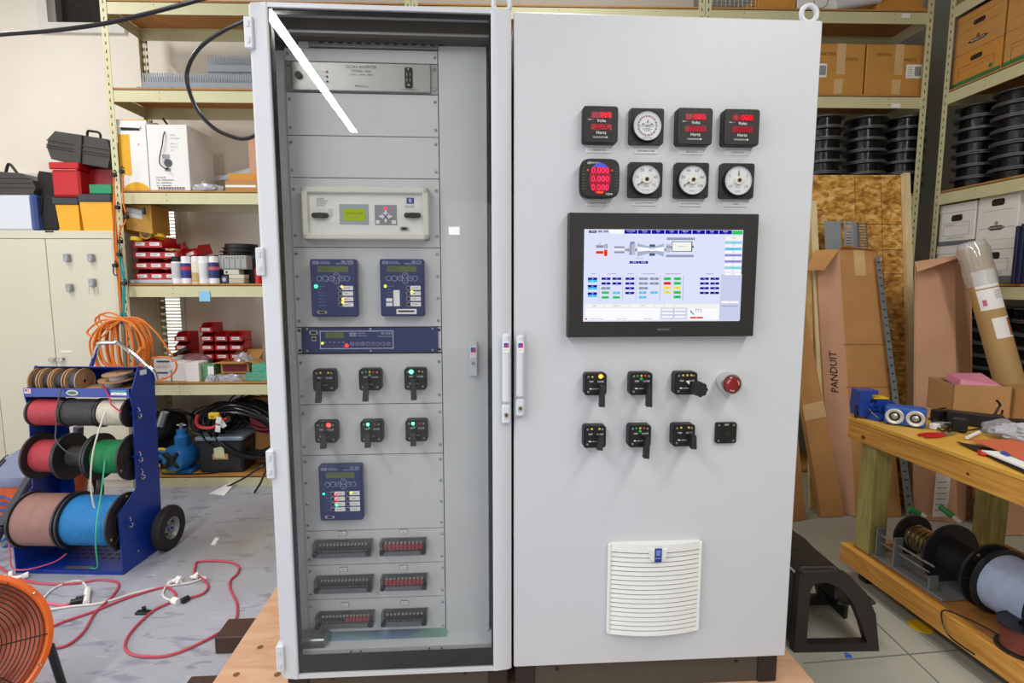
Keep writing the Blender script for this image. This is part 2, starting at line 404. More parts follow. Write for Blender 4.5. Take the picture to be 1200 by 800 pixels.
# camera
cam = bpy.data.cameras.new('camera'); co = bpy.data.objects.new('camera', cam); COL.objects.link(co)
cam.sensor_width = 36; cam.lens = 36*F/1200; cam.clip_start = .05
co.location = (0, 0, CH); co.rotation_euler = (R(90)-TH, 0, -YAW); SC.camera = co
SC.view_settings.view_transform = 'Standard'; SC.view_settings.look = 'None'; SC.view_settings.gamma = 1; SC.view_settings.use_curve_mapping = False
SC.view_settings.exposure = 0
SC.cycles.use_denoising = True
# ================================================================ the two control cabinets
CB, CT = .203, 2.203   # underside and top of the doors
body = M['grey']; inner = M['panel']
darkgap = mat('door_gasket_black', '#1b1c20', .7)
plm = mat('plinth_brown_grey', '#4a4640', .5, var=.05); plc = mat('plinth_corner_black', '#1f1e20', .5)
glass = film('cabinet_glass', '#f6f6f6', .0, 1.4, wob=.012)
gb = mat('glass_print_black', '#15110f', .12, var=.05)
rtop = thing('control_cabinet', 'tall light grey electrical cabinet, solid door with meters and touch screen', 'cabinet', (OX, OY, 0), PH)
ltop = thing('control_cabinet', 'tall light grey electrical cabinet with full-height glass door showing rack panels', 'cabinet', (OX, OY, 0), PH)
def shell(root, a0, a1, open_front):
    b = MB(); D0, D1 = .03, .60; t = .02
    b.bx(a0+.01, a0+.01+t, D0, D1, CB, CT+.0, body); b.bx(a1-.01-t, a1-.01, D0, D1, CB, CT, body)
    b.bx(a0+.01, a1-.01, D1-.015, D1, CB, CT, body)
    b.bx(a0+.01, a1-.01, D0, D1, CT-.01, CT+.008, body); b.bx(a0+.01, a1-.01, D0, D1, CB-.005, CB+.03, body)
    if not open_front: b.bx(a0+.02, a1-.02, D0-.005, D0+.0, CB+.01, CT-.01, darkgap)
    b.build('cabinet_body', root)
    b = MB(); b.bx(a0+.02, a1-.02, .035, .58, .0905, CB-.006, plm)
    b.build('plinth', root)
    for s, x in ((1, a0+.012), (-1, a1-.012)):
        b = MB(); b.bx(x, x+s*.065, .026, .09, .0905, CB-.006, plc, .004)
        b.build('plinth_corner', root); b = MB(); b.cyl((x+s*.14, .036, .165), (x+s*.14, .033, .165), .006, M['black'], 10); b.build('plinth_bolt', root)
shell(rtop, .0, .915, False); shell(ltop, -.732, -.0, True)
# solid door
b = MB(); b.bx(.006, .913, 0, .024, CB, CT, body, .004); b.build('door', rtop)
# eye bolts
def eyebolt(root, px, py):
    a, z = at_f(px, py, .05); b = MB()
    n = 20; b.tube([(a+.024*math.cos(2*math.pi*i/n), .05, z+.024*math.sin(2*math.pi*i/n)) for i in range(n)], .0075, M['white'], 8, 1, True)
    b.cyl((a, .05, CT+.006), (a, .05, z-.024), .011, M['white'], 12); b.cyl((a, .05, CT+.006), (a, .05, CT+.012), .02, M['white'], 14)
    b.build('eye_bolt', root)
eyebolt(rtop, 948, 16.5); eyebolt(ltop, 588, 5)
# door swing handles
def handle(root, px0, py0, px1, py1):
    a, z, w_, h = fr(px0, py0, px1, py1, -.02); b = MB()
    b.prism(rrect(a, z, w_, h, w_*.35), -.006, 0., M['grey'], 'y')
    b.build('door_handle_plate', root)
    b = MB(); b.bx(a-w_*.40, a+w_*.40, -.03, -.012, z-h*.26, z+h*.46, M['white'], .007)
    b.bx(a-w_*.45, a+w_*.45, -.024, -.006, z-h*.48, z-h*.27, M['white'], .006)
    g = b.build('door_handle', root, label='pale grey lever handle')
    b = MB(); b.cyl((a, -.024, z-h*.38), (a, -.028, z-h*.38), .0085, M['chrome'], 16); b.cyl((a, -.0275, z-h*.38), (a, -.0295, z-h*.38), .0055, mat('brass_lock', '#8a7650', .3, .9), 12)
    b.bx(a-.001, a+.001, -.0302, -.0294, z-h*.38-.004, z-h*.38+.004, M['black']); b.build('lock', g)
    badge(a, z+h*.34, w_*.62, g, -.0305)
def badge(a, z, w_, par, d):
    b = MB(); b.bx(a-w_/2, a+w_/2, d, d+.001, z-w_*1.1, z+w_*.6, M['paper'])
    b.add([(a-w_*.4, d-.0004, z-w_*.35), (a+w_*.4, d-.0004, z-w_*.35), (a+w_*.4, d-.0004, z+w_*.45)], [(0, 1, 2)], mat('badge_magenta', '#d0246c', .5, var=0))
    b.add([(a-w_*.4, d-.0004, z-w_*.35), (a+w_*.4, d-.0004, z+w_*.45), (a-w_*.4, d-.0004, z+w_*.45)], [(0, 1, 2)], mat('badge_blue', '#2a4fb0', .5, var=0))
    b.text('RITTAL', w_*.24, FM(a, z-w_*.72, d-.0005), mat('badge_red_ink', '#c22a3a', .5, var=0)); b.build('badge', par)
handle(ltop, 587.5, 386, 599, 499); handle(rtop, 604, 388, 615.5, 490)
# glass door: frame, pane, printed border, hinges
aL, aR = -.731, -.002; g0, g1 = -.672, -.060
b = MB()
b.prism([(aL, .012), (aL+.012, -.004), (g0-.004, -.012), (g0, -.010), (g0, .024), (aL, .024)], CB, CT, body, 'z')
b.prism([(g1, .024), (g1, -.010), (g1+.004, -.012), (aR-.010, -.006), (aR, .0), (aR, .024)], CB, CT, body, 'z')
b.bx(g0, g1, -.010, .02, CT-.012, CT, body); b.bx(g0, g1, -.010, .02, CB, CB+.012, body)
b.build('door_frame', ltop)
b = MB(); b.bx(g0, g1, -.004, .0, CB+.012, CT-.012, glass); b.build('glass_pane', ltop, label='clear glass pane')
b = MB(); b.bx(g0, g1, .0005, .002, CB+.012, CB+.072, gb); b.bx(g0, g1, .0005, .002, CT-.026, CT-.012, gb)
b.bx(g0, g0+.012, .0005, .002, CB+.072, CT-.026, gb); b.bx(g1-.006, g1, .0005, .002, CB+.072, CT-.026, gb); b.build('glass_border_print', ltop, label='black printed border of the glass')
for px, py0, py1 in ((294, 20, 58), (308, 290, 323), (318, 527, 560), (327, 755, 785)):
    a, z, w_, h = fr(px-5, py0, px+4, py1, -.005); b = MB(); b.bx(aL-.006, aL+.018, -.014, .02, z-h/2, z+h/2, M['white'], .003)
    for s in (-1, 1): b.bx(aL+.002, aL+.010, -.016, -.013, z+s*h*.25-.008, z+s*h*.25+.008, M['grey'], .001)
    b.build('hinge', ltop)
# interior of the glass cabinet
DP = .10; r0, r1 = -.667, -.219
b = MB(); zt = at_f(420, 46, DP)[1]
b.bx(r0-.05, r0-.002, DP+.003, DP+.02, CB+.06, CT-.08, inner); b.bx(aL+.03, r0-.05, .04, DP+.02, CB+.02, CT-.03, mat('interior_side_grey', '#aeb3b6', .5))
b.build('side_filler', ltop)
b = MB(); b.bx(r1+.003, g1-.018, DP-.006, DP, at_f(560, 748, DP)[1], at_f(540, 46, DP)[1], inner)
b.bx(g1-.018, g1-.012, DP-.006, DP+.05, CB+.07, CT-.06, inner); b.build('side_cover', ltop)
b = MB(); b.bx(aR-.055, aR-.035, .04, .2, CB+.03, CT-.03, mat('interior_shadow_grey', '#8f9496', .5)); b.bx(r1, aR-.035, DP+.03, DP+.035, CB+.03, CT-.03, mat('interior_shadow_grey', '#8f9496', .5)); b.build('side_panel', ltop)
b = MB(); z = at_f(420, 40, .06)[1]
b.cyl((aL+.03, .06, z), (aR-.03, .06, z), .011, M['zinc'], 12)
b.bx(aL+.03, aR-.03, .05, .11, CT-.06, CT-.012, mat('roof_interior_unlit', '#3b332c', .6)); b.build('lamp_tube_rail', ltop)  # dark box: the unlit cabinet top put into its colour
a0, z0 = at_f(362, 45, DP-.01); a1, z1 = at_f(513, 58, DP-.01)
b = MB(); b.bx(a0, r1+.002, DP-.014, DP-.004, z1, z0, M['zinc']); 
for i in range(14): b.bx(a0+.03+i*.027, a0+.045+i*.027, DP-.0155, DP-.0135, (z0+z1)/2-.003, (z0+z1)/2+.003, M['black'])
b.bx(a0-.03, a0-.002, DP-.012, DP, z1-.002, z0+.02, inner); b.build('top_rail', ltop)
scr = mat('zinc_screw', '#b9bec4', .25, .9)
def rack(py0, py1, nscrew=2, name='rack_panel', m=None, x0=342., lab=None):
    z1_ = at_f(430, py0, DP)[1]; z0_ = at_f(430, py1, DP)[1]; b = MB()
    b.bx(r0+.0, r1, DP-.003, DP, z0_+.0012, z1_-.0012, m or inner)
    o = b.build(name, ltop, label=lab)
    b = MB(); h = z1_-z0_
    fr_ = (.5,) if nscrew == 1 else (.17, .83) if nscrew == 2 else (.08, .36, .64, .92)
    for f in fr_:
        for a in (r0+.0085, r1-.0085):
            b.lathe([(0, -.0035), (.0028, -.0032), (.0048, -.0015), (.0052, 0)], (a, DP-.003, z0_+h*f), (0, 1, 0), scr, 10)
    b.build('screws', o)
    return z0_, z1_
rows = [(58, 74, 1), (110, 160, 2), (160, 209, 2), (209, 290, 2), (290, 383, 4), (414, 473, 2), (473, 532, 2), (532, 620, 4), (620, 660, 2), (660, 700, 2), (700, 742, 2)]
for a_, b_, n_ in rows: rack(a_, b_, n_)
b = MB(); b.bx(r0-.001, r1+.003, DP+.0005, DP+.002, at_f(430, 742, DP)[1], at_f(430, 58, DP)[1], darkgap); b.build('rack_back_plate', ltop)
# inverter unit
al = mat('inverter_aluminium', '#a9adaa', .35, .5, var=.03)
z0_, z1_ = rack(74, 110, 2, 'inverter_panel', al, lab='grey metal inverter faceplate')
a, z, w_, h = fr(347, 76, 505, 108, DP-.02); a = (r0+r1)/2; w_ = .408; z = (z0_+z1_)/2; h = (z1_-z0_)*.92
b = MB(); b.bx(a-w_/2, a+w_/2, DP-.012, DP-.003, z-h/2, z+h/2, al, .002)
d = DP-.0125
b.text('DC-AC INVERTER', .0115, FM(a, z+h*.34, d), M['ink']); b.text('MODEL 1624', .010, FM(a, z+h*.20, d), M['ink']); b.text('125VDC   120VAC   400VA', .006, FM(a, z+h*.07, d), M['ink'])
b.text('Wilmore', .011, FM(a, z-h*.33, d), M['ink']); b.text('120 VAC OUTPUT', .006, FM(a+.14, z-h*.42, d), M['ink'])
for k in range(3): b.bx(a-.135, a-.105, d-.0003, d, z+h*(.15-.17*k), z+h*(.16-.17*k), M['greyink']); b.cyl((a-.10, d, z+h*(.15-.17*k)), (a-.10, d-.002, z+h*(.15-.17*k)), .003, M['ink'] if k else M['red'], 8)
u = b.build('inverter', ltop)
b = MB(); b.cyl((a-w_/2+.022, d, z), (a-w_/2+.022, d-.008, z), .010, M['black'], 16); b.build('fuse_cap', u)
b = MB(); b.bx(a+.128, a+.150, d-.006, d, z-h*.36, z+h*.36, M['black'], .003)
for s in (-1, 1): b.cyl((a+.139, d-.006, z+s*h*.28), (a+.139, d-.0075, z+s*h*.28), .003, M['steel'], 8); b.bx(a+.133, a+.135, d-.0065, d-.0055, z+s*h*.1-.004, z+s*h*.1+.004, M['zinc']); b.bx(a+.143, a+.145, d-.0065, d-.0055, z+s*h*.1-.004, z+s*h*.1+.004, M['zinc'])
b.build('power_outlet', u)
# excitation controller in a cream frame
cream = mat('cream_bezel', '#dcdcd2', .45, var=.02); cw = mat('controller_white', '#e6e7e4', .4, var=.02)
def zmap(x0, y0, s): return lambda zx, zy: (x0+zx/s, y0+zy/s)
Z6 = zmap(320, 200, 4.); Z7 = zmap(320, 380, 4.)
def zr(Zf, x0, y0, x1, y1, d): p, q = Zf(x0, y0), Zf(x1, y1); return fr(p[0], p[1], q[0], q[1], d)
def flat(b, Zf, x0, y0, x1, y1, d, m, th=.0006, par=DP, r=0):
    a, z, w_, h = zr(Zf, x0, y0, x1, y1, par)
    if r: b.prism(rrect(a, z, w_, h, r), d-th, d, m, 'y')
    else: b.bx(a-w_/2, a+w_/2, d-th, d, z-h/2, z+h/2, m)
    return a, z, w_, h
def put(b, Zf, x, y, s, size, d, m, al='CENTER', par=DP):
    p = Zf(x, y); a, z = at_f(p[0], p[1], par); b.text(s, size, FM(a, z, d), m, al)
PE = DP-.03
b = MB(); a, z, w_, h = zr(Z6, 140, 78, 732, 323, PE)
for q in ((a-w_/2, a+w_/2, z+h/2-.018, z+h/2), (a-w_/2, a+w_/2, z-h/2, z-h/2+.018), (a-w_/2, a-w_/2+.018, z-h/2, z+h/2), (a+w_/2-.018, a+w_/2, z-h/2, z+h/2)):
    b.bx(q[0], q[1], PE-.008, DP-.003, q[2], q[3], cream, .003)
b.bx(a-w_/2+.018, a+w_/2-.018, PE+.003, DP-.003, z-h/2+.018, z+h/2-.018, cw)
ex = b.build('excitation_controller', ltop, label='cream framed excitation controller')
b = MB(); d = PE+.0028; bi = mat('blue_grey_ink', '#3c4a9a', .5, var=0)
for k, s in enumerate(('Digital', 'Excitation', 'Control', 'System')): put(b, Z6, 202, 130+k*10, s, .0085, d, M['ink'], 'LEFT', PE)
flat(b, Z6, 625, 126, 660, 154, d, bi, par=PE); put(b, Z6, 642, 140, 'B', .016, d-.0008, cw, par=PE); put(b, Z6, 640, 168, 'BASLER', .009, d, bi, par=PE)
flat(b, Z6, 250, 170, 290, 242, d, M['paper'], par=PE)
for k in range(5): flat(b, Z6, 256, 178+k*8, 284, 180+k*8, d-.0007, M['greyink'], par=PE)
b.build('printing', ex)
b = MB(); flat(b, Z6, 310, 156, 448, 252, d, mat('lcd_bezel_grey', '#9ba5b2', .5), par=PE)
flat(b, Z6, 330, 178, 432, 234, d-.0008, emis('lcd_yellow_green', '#b4c81e', .75), par=PE)
put(b, Z6, 380, 200, 'AUTO -FCR', .010, d-.0018, mat('lcd_ink', '#4d5a12', .6, var=0), par=PE); put(b, Z6, 380, 218, 'GEN 000V  ', .008, d-.0018, M['greyink'], par=PE); b.build('lcd_display', ex)
b = MB(); flat(b, Z6, 476, 160, 580, 254, d, mat('keypad_grey', '#8d9099', .5), par=PE)
p = Z6(528, 214); ka, kz = at_f(p[0], p[1], PE)
for q in range(4):
    an = R(90*q); b.prism([(ka+.017*math.cos(an)+.004*math.cos(an+s), kz+.015*math.sin(an)+.004*math.sin(an+s)) for s in (R(20), R(120), R(240), R(340))], d-.004, d, cw, 'y')
b.prism(circ(ka, kz, .017, 4, 0), d-.003, d-.0006, cw, 'y')
b.text('x', .04, FM(ka, kz+.002, d-.0045), bi)
flat(b, Z6, 482, 232, 500, 249, d-.002, cw, par=PE); flat(b, Z6, 556, 232, 576, 249, d-.002, cw, par=PE)
b.build('keypad', ex)
b = MB(); flat(b, Z6, 521, 170, 535, 183, d-.001, emis('led_red_soft', '#ff3a50', 2.), par=PE, r=.003); b.build('indicator_light', ex)
for x0, x1 in ((183, 262), (616, 694)):
    b = MB(); a, z, w_, h = zr(Z6, x0, 198, x1, 222, PE); b.bx(a-w_/2, a+w_/2, d-.014, d-.004, z-h/2, z+h/2, M['dark'], .004); b.cyl((a, d-.016, z), (a, d, z), .008, M['black'], 12); b.build('latch', ex)
b = MB(); a, z, w_, h = zr(Z6, 594, 262, 636, 281, PE); b.prism(rrect(a, z, w_, h, h*.45), d-.003, d, M['steel'], 'y'); b.prism(rrect(a, z, w_*.6, h*.6, h*.25), d-.005, d-.002, M['ink'], 'y'); b.build('serial_port', ex)
# blue protective relays
rb = mat('relay_blue', '#172c68', .4, var=.05); rw = mat('relay_lettering', '#c9cfe0', .5, var=0); lcd = mat('lcd_olive', '#5b6b3a', .3, var=.08)
LG, LR, LY, LO = emis('led_green', '#2cff8c', 5.), emis('led_red', '#ff2030', 5.), emis('led_yellow', '#c8e040', 3.), emis('led_amber', '#ffb040', 4.)
def led(par, px, py, d, m, r=.004, dpar=DP):
    a, z = at_f(px, py, dpar); b = MB(); b.lathe([(0, -r*.8), (r*.7, -r*.6), (r, 0)], (a, d, z), (0, 1, 0), m, 12); return b.build('indicator_light', par)
def relay(px0, py0, px1, py1, model, txt, variant):
    RD = DP-.035
    a, z, w_, h = fr(px0, py0, px1, py1, RD); b = MB()
    b.bx(a-w_/2, a+w_/2, RD, DP-.003, z-h/2, z+h/2, rb, .004); d = RD
    pt = lambda u, v: (a+(u-.5)*w_, z+(.5-v)*h)
    def fl_(u0, v0, u1, v1, m, th=.0008, dd=d): x0, z1 = pt(u0, v0); x1, z0 = pt(u1, v1); b.bx(x0, x1, dd-th, dd, z0, z1, m)
    def tx(u, v, s, size, m=rw, al='LEFT', dd=d): x, zz = pt(u, v); b.text(s, size, FM(x, zz, dd-.0006), m, al)
    b.prism(rrect(*pt(.13, .06), w_*.14, h*.055, .003), d-.0008, d, mat('relay_logo_grey', '#8f98b4', .5, var=0), 'y'); tx(.13, .06, 'SEL', .009, rb, 'CENTER', d-.001)
    tx(.22, .05, 'SCHWEITZER', .0045); tx(.22, .075, 'LABORATORIES', .0045); tx(.95, .045, model, .009, rw, 'RIGHT'); tx(.95, .08, 'PROTECTION RELAY', .0055, rw, 'RIGHT')
    fl_(.17, .12, .83, .22, lcd); tx(.22, .17, txt, .0105, mat('lcd_dark_ink', '#26301a', .6, var=0), 'LEFT', d-.0008)
    for u, v, r in ((.2, .335, .008), (.33, .335, .009), (.46, .335, .008), (.57, .285, .009), (.57, .375, .009), (.69, .335, .008), (.8, .335, .008)):
        x, zz = pt(u, v); b.prism(circ(x, zz, r, 14), d-.0008, d, rw, 'y'); b.prism(circ(x, zz, r*.88, 14), d-.0014, d-.0004, rb, 'y')
    for u, v, s in ((.46, .335, '<'), (.57, .285, '^'), (.57, .375, 'v'), (.69, .335, '>')): tx(u, v, s, .010, rw, 'CENTER', d-.001)
    for k in range(7): tx(.16, .47+k*.055, ('ENABLED', 'TRIP', 'INST OC', 'PHASE OC', 'GND OC', 'VOLTAGE', 'FREQUENCY')[k], .0050, mat('relay_dim_lettering', '#7f8bb8', .5, var=0))
    x, zz = pt(.16, .92)
    if variant != 1: b.prism(rrect(x+.01, zz, .030, .010, .0048), d-.003, d, M['steel'], 'y'); b.prism(rrect(x+.01, zz, .018, .007, .003), d-.0045, d-.002, M['ink'], 'y')
    else: fl_(.36, .87, .82, .96, M['paper']); fl_(.40, .895, .77, .925, M['ink'], .0004, d-.001)
    if variant == 1: fl_(.3, .54, .44, .82, M['paper']); fl_(.13, .68, .27, .74, M['paper']); fl_(.13, .76, .27, .82, M['paper'])
    cols = ((.64, .72),) if variant != 2 else ((.31, .39), (.66, .74))
    for uc, ut in cols:
        for k in range(4):
            v = .50+k*.096
            x, zz = pt(uc, v); b.prism(circ(x, zz, .0068, 12), d-.0012, d, rw, 'y'); b.prism(circ(x, zz, .0058, 12), d-.0018, d-.001, M['ink'], 'y')
            u1 = ut+.20; fl_(ut-.03, v-.036, u1, v+.036, M['paper']); tx(ut+.01, v, ('CLOSE', 'TRIP', 'AUX 1', 'LOCK')[k], .0060, M['ink'], 'LEFT', d-.001)
    o = b.build('protective_relay', ltop, label='dark blue relay unit with keypad')
    L = {0: ((.12, .47, LG, .0055), (.68, .475, LO, .0038), (.69, .69, LO, .0034), (.69, .745, LO, .0038)),
         1: ((.12, .47, LY, .0045), (.72, .57, LY, .0045)),
         2: ((.11, .5, LG, .0035), (.40, .52, LR, .0035), (.40, .62, LR, .0035), (.40, .715, LG, .0035), (.745, .49, LY, .0035))}[variant]
    for u, v, m_, r in L:
        x, zz = pt(u, v); q = MB(); q.lathe([(0, -r*.8), (r*.7, -r*.6), (r, 0)], (x, d-.0015, zz), (0, 1, 0), m_, 12); q.build('indicator_light', o)
relay(364, 303.5, 418, 371, 'SEL-700G', 'READY', 0); relay(445.5, 303.5, 497, 370.5, 'SEL-710', 'RESET', 1); relay(374, 545.5, 424.5, 610, 'SEL-787', '', 2)
# blue rack unit
z0_, z1_ = at_f(430, 413, DP-.01)[1], at_f(430, 384, DP-.01)[1]; d = DP-.010; b = MB()
b.bx(r0+.016, r1-.010, d, DP+.0, z0_, z1_, rb, .0015)
b.bx(r0, r0+.018, DP-.004, DP, z0_, z1_, inner); b.bx(r1-.012, r1, DP-.004, DP, z0_, z1_, inner)
for zz in (z0_+.008, z1_-.008):
    for a in (r0+.008, r1-.006): b.bx(a-.004, a+.004, DP-.0055, DP-.0035, zz-.004, zz+.004, M['ink'])
fx = lambda x0, y0, x1, y1, m_, th=.0008, dd=d: flat(b, Z7, x0, y0, x1, y1, dd, m_, th, DP-.01)
for q in ((220, 30, 564, 33), (220, 111, 564, 114), (220, 30, 223, 114), (561, 30, 564, 114)): fx(*q, rw)
fx(245, 38, 332, 64, lcd); fx(358, 38, 388, 56, mat('relay_logo_grey', '', .5)); put(b, Z7, 373, 47, 'SEL', .008, d-.001, rb, par=DP-.01)
put(b, Z7, 392, 42, 'SCHWEITZER', .0045, d-.0006, rw, 'LEFT', DP-.01); put(b, Z7, 392, 53, 'LABORATORIES', .0045, d-.0006, rw, 'LEFT', DP-.01)
put(b, Z7, 556, 42, 'SEL-2505', .009, d-.0006, rw, 'RIGHT', DP-.01); put(b, Z7, 556, 56, 'COMMUNICATIONS', .005, d-.0006, rw, 'RIGHT', DP-.01)
for k, s in enumerate(('ESC', 'ENT', 'SET', '<', '>', '^', 'v', 'RST')):
    p = Z7(370+k*24.5, 91); a, z = at_f(*p, DP-.01); b.prism(rrect(a, z, .012, .011, .005, 3), d-.0008, d, rw, 'y'); b.prism(rrect(a, z, .0105, .0095, .0045, 3), d-.0014, d-.0004, rb, 'y'); b.text(s, .0045, FM(a, z, d-.0016), rw)
for k in range(5): put(b, Z7, 245+k*21, 84, ('EN', 'TX', 'RX', 'AL', 'OK')[k], .005, d-.0006, rw, par=DP-.01); put(b, Z7, 245+k*21, 104, ('1', '2', '3', '4', '5')[k], .005, d-.0006, rw, par=DP-.01)
for x, y in ((160, 22), (160, 124), (456, 22), (458, 123), (748, 20), (748, 120)): p = Z7(x, y); a, z = at_f(*p, DP-.01); b.lathe([(0, -.003), (.0035, -.002), (.0042, 0)], (a, d, z), (0, 1, 0), scr, 8)
u = b.build('communications_unit', ltop, label='wide dark blue rack unit')
b = MB(); a, z, w_, h = zr(Z7, 170, 28, 212, 48, DP-.01); b.prism(rrect(a, z, w_, h, h*.45), d-.003, d, M['steel'], 'y'); b.prism(rrect(a, z, w_*.6, h*.6, h*.25), d-.005, d-.002, M['ink'], 'y')
a, z, w_, h = zr(Z7, 182, 56, 204, 78, DP-.01); b.bx(a-w_/2, a+w_/2, d-.003, d, z-h/2, z+h/2, M['steel']); b.bx(a-w_*.3, a+w_*.3, d-.0045, d-.002, z-h*.3, z+h*.3, M['ink']); b.build('serial_port', u)
led(u, *Z7(232, 88), d-.001, LY, .004, DP-.01); led(u, *Z7(345, 99), d-.001, LR, .0055, DP-.01)
# rotary control switches
sb = mat('switch_black', '#111012', .5, var=.08); LGb = emis('led_green_bright', '#3cffa0', 14.); LRb = emis('led_red_bright', '#ff2828', 10.); LOb = emis('led_orange_bright', '#ff9a1c', 9.)
dimg, dimr, dimy = mat('lens_green', '#1f9a55', .3, var=0, emit=.25), mat('lens_red', '#c2303a', .3, var=0, emit=.2), mat('lens_yellow', '#d8b640', .3, var=0, emit=.25)
def rswitch(root, px0, py0, px1, py1, D0, lever, lights, lab=None, lit=None, plain=False):
    T_ = .030; a, z, w_, h = fr(px0, py0, px1, py1, D0-T_/2); s_ = (w_+h)/2
    b = MB(); b.prism(rrect(a, z, s_, s_, s_*.13), D0-T_, D0, sb, 'y'); d = D0-T_
    b.prism(rrect(a, z, s_*.9, s_*.9, s_*.1), d-.002, d, sb, 'y'); d -= .002
    for sx, sz in ((-1, 1), (1, 1), (1, -1), (-1, -1)): b.lathe([(0, -.0015), (.003, -.001), (.0036, 0)], (a+sx*s_*.33, d, z+sz*s_*.34), (0, 1, 0), M['zinc'], 8)
    sm = M['paper']
    b.text('TRIP' if not plain else 'OFF', s_*.10, FM(a-s_*.2, z+s_*.12, d-.0004), sm); b.text('CLOSE' if not plain else 'ON', s_*.10, FM(a+s_*.22, z+s_*.12, d-.0004), sm)
    b.text('ElectroSwitch', s_*.075, FM(a-s_*.08, z-s_*.2, d-.0004), sm)
    b.cyl((a-s_*.22, d, z-s_*.2), (a-s_*.22, d-.0006, z-s_*.2), s_*.035, sm, 8)
    o = b.build('rotary_switch', root, label=lab)
    for k, (u, v, mm, r) in enumerate(lights):
        q = MB(); q.lathe([(0, -r*.9), (r*.7, -r*.7), (r, 0)], (a+u*s_, d, z+v*s_), (0, 1, 0), mm, 14); q.build('indicator_light', o)
    q = MB()
    if lever is not None and lever[0] == 'knob':
        hx, hz = a+lever[1]*s_, z+lever[2]*s_
        q.cyl((hx, d, hz), (hx, d-.02, hz), s_*.2, sb, 20)
        pts = []
        for i in range(32): an = 2*math.pi*i/32; rr = s_*(.31+.025*math.cos(8*an)); pts.append((hx+rr*math.cos(an), hz+rr*math.sin(an)))
        q.prism(pts, d-.045, d-.02, M['dark'], 'y', 1.); q.cyl((hx, d-.0455, hz), (hx, d-.0445, hz), s_*.05, M['ink'], 10)
        q.add([(hx-s_*.42, d-.003, hz+s_*.27), (hx-s_*.25, d-.003, hz+s_*.27), (hx-s_*.25, d-.003, hz+s_*.1)], [(0, 1, 2)], M['paper'])
        q.build('knob', o)
    elif lever is not None:
        cx, cz, ang, ln = a+lever[0]*s_, z+lever[1]*s_, R(lever[2]), lever[3]*s_
        dx, dz = math.sin(ang), -math.cos(ang)
        q.cyl((cx, d, cz), (cx, d-.026, cz), s_*.13, sb, 18)
        e = (cx+dx*ln, d-.034, cz+dz*ln); st = (cx-dx*s_*.12, d-.020, cz-dz*s_*.12); nx, nz = -dz, dx
        W0, W1 = s_*.10, s_*.12
        q.hexa([(st[0]-nx*W0, st[1]+.008, st[2]-nz*W0), (st[0]+nx*W0, st[1]+.008, st[2]+nz*W0), (e[0]+nx*W1, e[1]+.012, e[2]+nz*W1), (e[0]-nx*W1, e[1]+.012, e[2]-nz*W1),
                (st[0]-nx*W0, st[1]-.010, st[2]-nz*W0), (st[0]+nx*W0, st[1]-.010, st[2]+nz*W0), (e[0]+nx*W1, e[1]-.006, e[2]+nz*W1), (e[0]-nx*W1, e[1]-.006, e[2]-nz*W1)], M['dark'])
        q.build('lever', o)
    return o
yy = [(-.14, .36, dimy, .0032), (.2, .36, dimy, .0032)]
gr = [(-.17, .36, dimg, .0032), (.0, .36, dimy, .0032), (.17, .36, dimr, .0032), (0, .22, dimg, .0045)]
DS = DP-.003
for q in ((368.5, 432, 394.5, 457.5, (-.12, -.1, -2, .80), yy), (422, 431, 447.5, 456.5, (-.1, -.1, -2, .78), gr), (475, 430, 500, 456, (-.05, -.1, 2, .75), [(-.18, .34, LGb, .0065), (.18, .36, dimy, .0026)]),
          (371, 492, 396, 517.5, (0, -.1, 0, .5), [(.14, .34, LRb, .0065), (-.15, .34, dimg, .003)]), (424, 491, 449, 517, (-.1, -.15, 2, .42), [(-.15, .34, LGb, .0045), (.15, .34, dimr, .0028), (-.1, .16, dimg, .004)]), (476.5, 490, 501, 516, (-.1, -.12, 0, .42), [(-.15, .34, LGb, .0045), (.15, .34, dimr, .0028), (-.1, .16, dimg, .004)])):
    rswitch(ltop, *q[:4], DS, q[4], q[5])
Z3 = zmap(660, 420, 5.)
for q, lv, lg in (((120, 80, 247, 210), (.22, -.1, -3, .80), [(.22, .36, LOb, .0060), (-.15, .34, dimy, .0028)]),
                  ((383, 77, 513, 208), (.25, -.1, -3, .80), gr), ((643, 74, 773, 206), ('knob', .38, -.15), [(-.14, .36, dimy, .0032), (.04, .36, dimy, .0032), (.22, .36, dimy, .0032)]),
                  ((116, 384, 242, 516), (.18, -.02, -10, .42), yy), ((377, 380, 504, 512), (.22, -.05, -6, .78), gr), ((633, 378, 760, 506), (.28, 0.0, -5, .45), yy)):
    p0, p1 = Z3(*q[:2]), Z3(*q[2:]); rswitch(rtop, *p0, *p1, 0, lv, lg)
# blank cover and emergency stop
a, z, w_, h = fr(*Z3(887, 371), *Z3(1007, 491), 0); b = MB(); b.prism(rrect(a, z, w_, h, .006), -.010, 0, sb, 'y'); b.cyl((a, -.010, z), (a, -.013, z), .009, M['dark'], 16)
for sx, sz in ((-1, 1), (1, 1), (1, -1), (-1, -1)): b.lathe([(0, -.0015), (.003, -.001), (.0036, 0)], (a+sx*w_*.36, -.010, z+sz*w_*.38), (0, 1, 0), M['zinc'], 8)
b.text('OFF', .008, FM(a, z+h*.4, -.0105), M['paper']); b.build('selector_cover', rtop)
a, z = at_f(*Z3(985, 142), -.035); b = MB(); b.lathe([(0, 0), (.031, 0), (.031, -.006), (.033, -.010), (.033, -.040), (.031, -.046), (.0275, -.046), (.0275, -.038), (0, -.038)], (a-.003, -.0, z-.003), (0, 1, 0), M['chrome'], 32)
e = b.build('emergency_stop', rtop, label='red push button in a chrome collar')
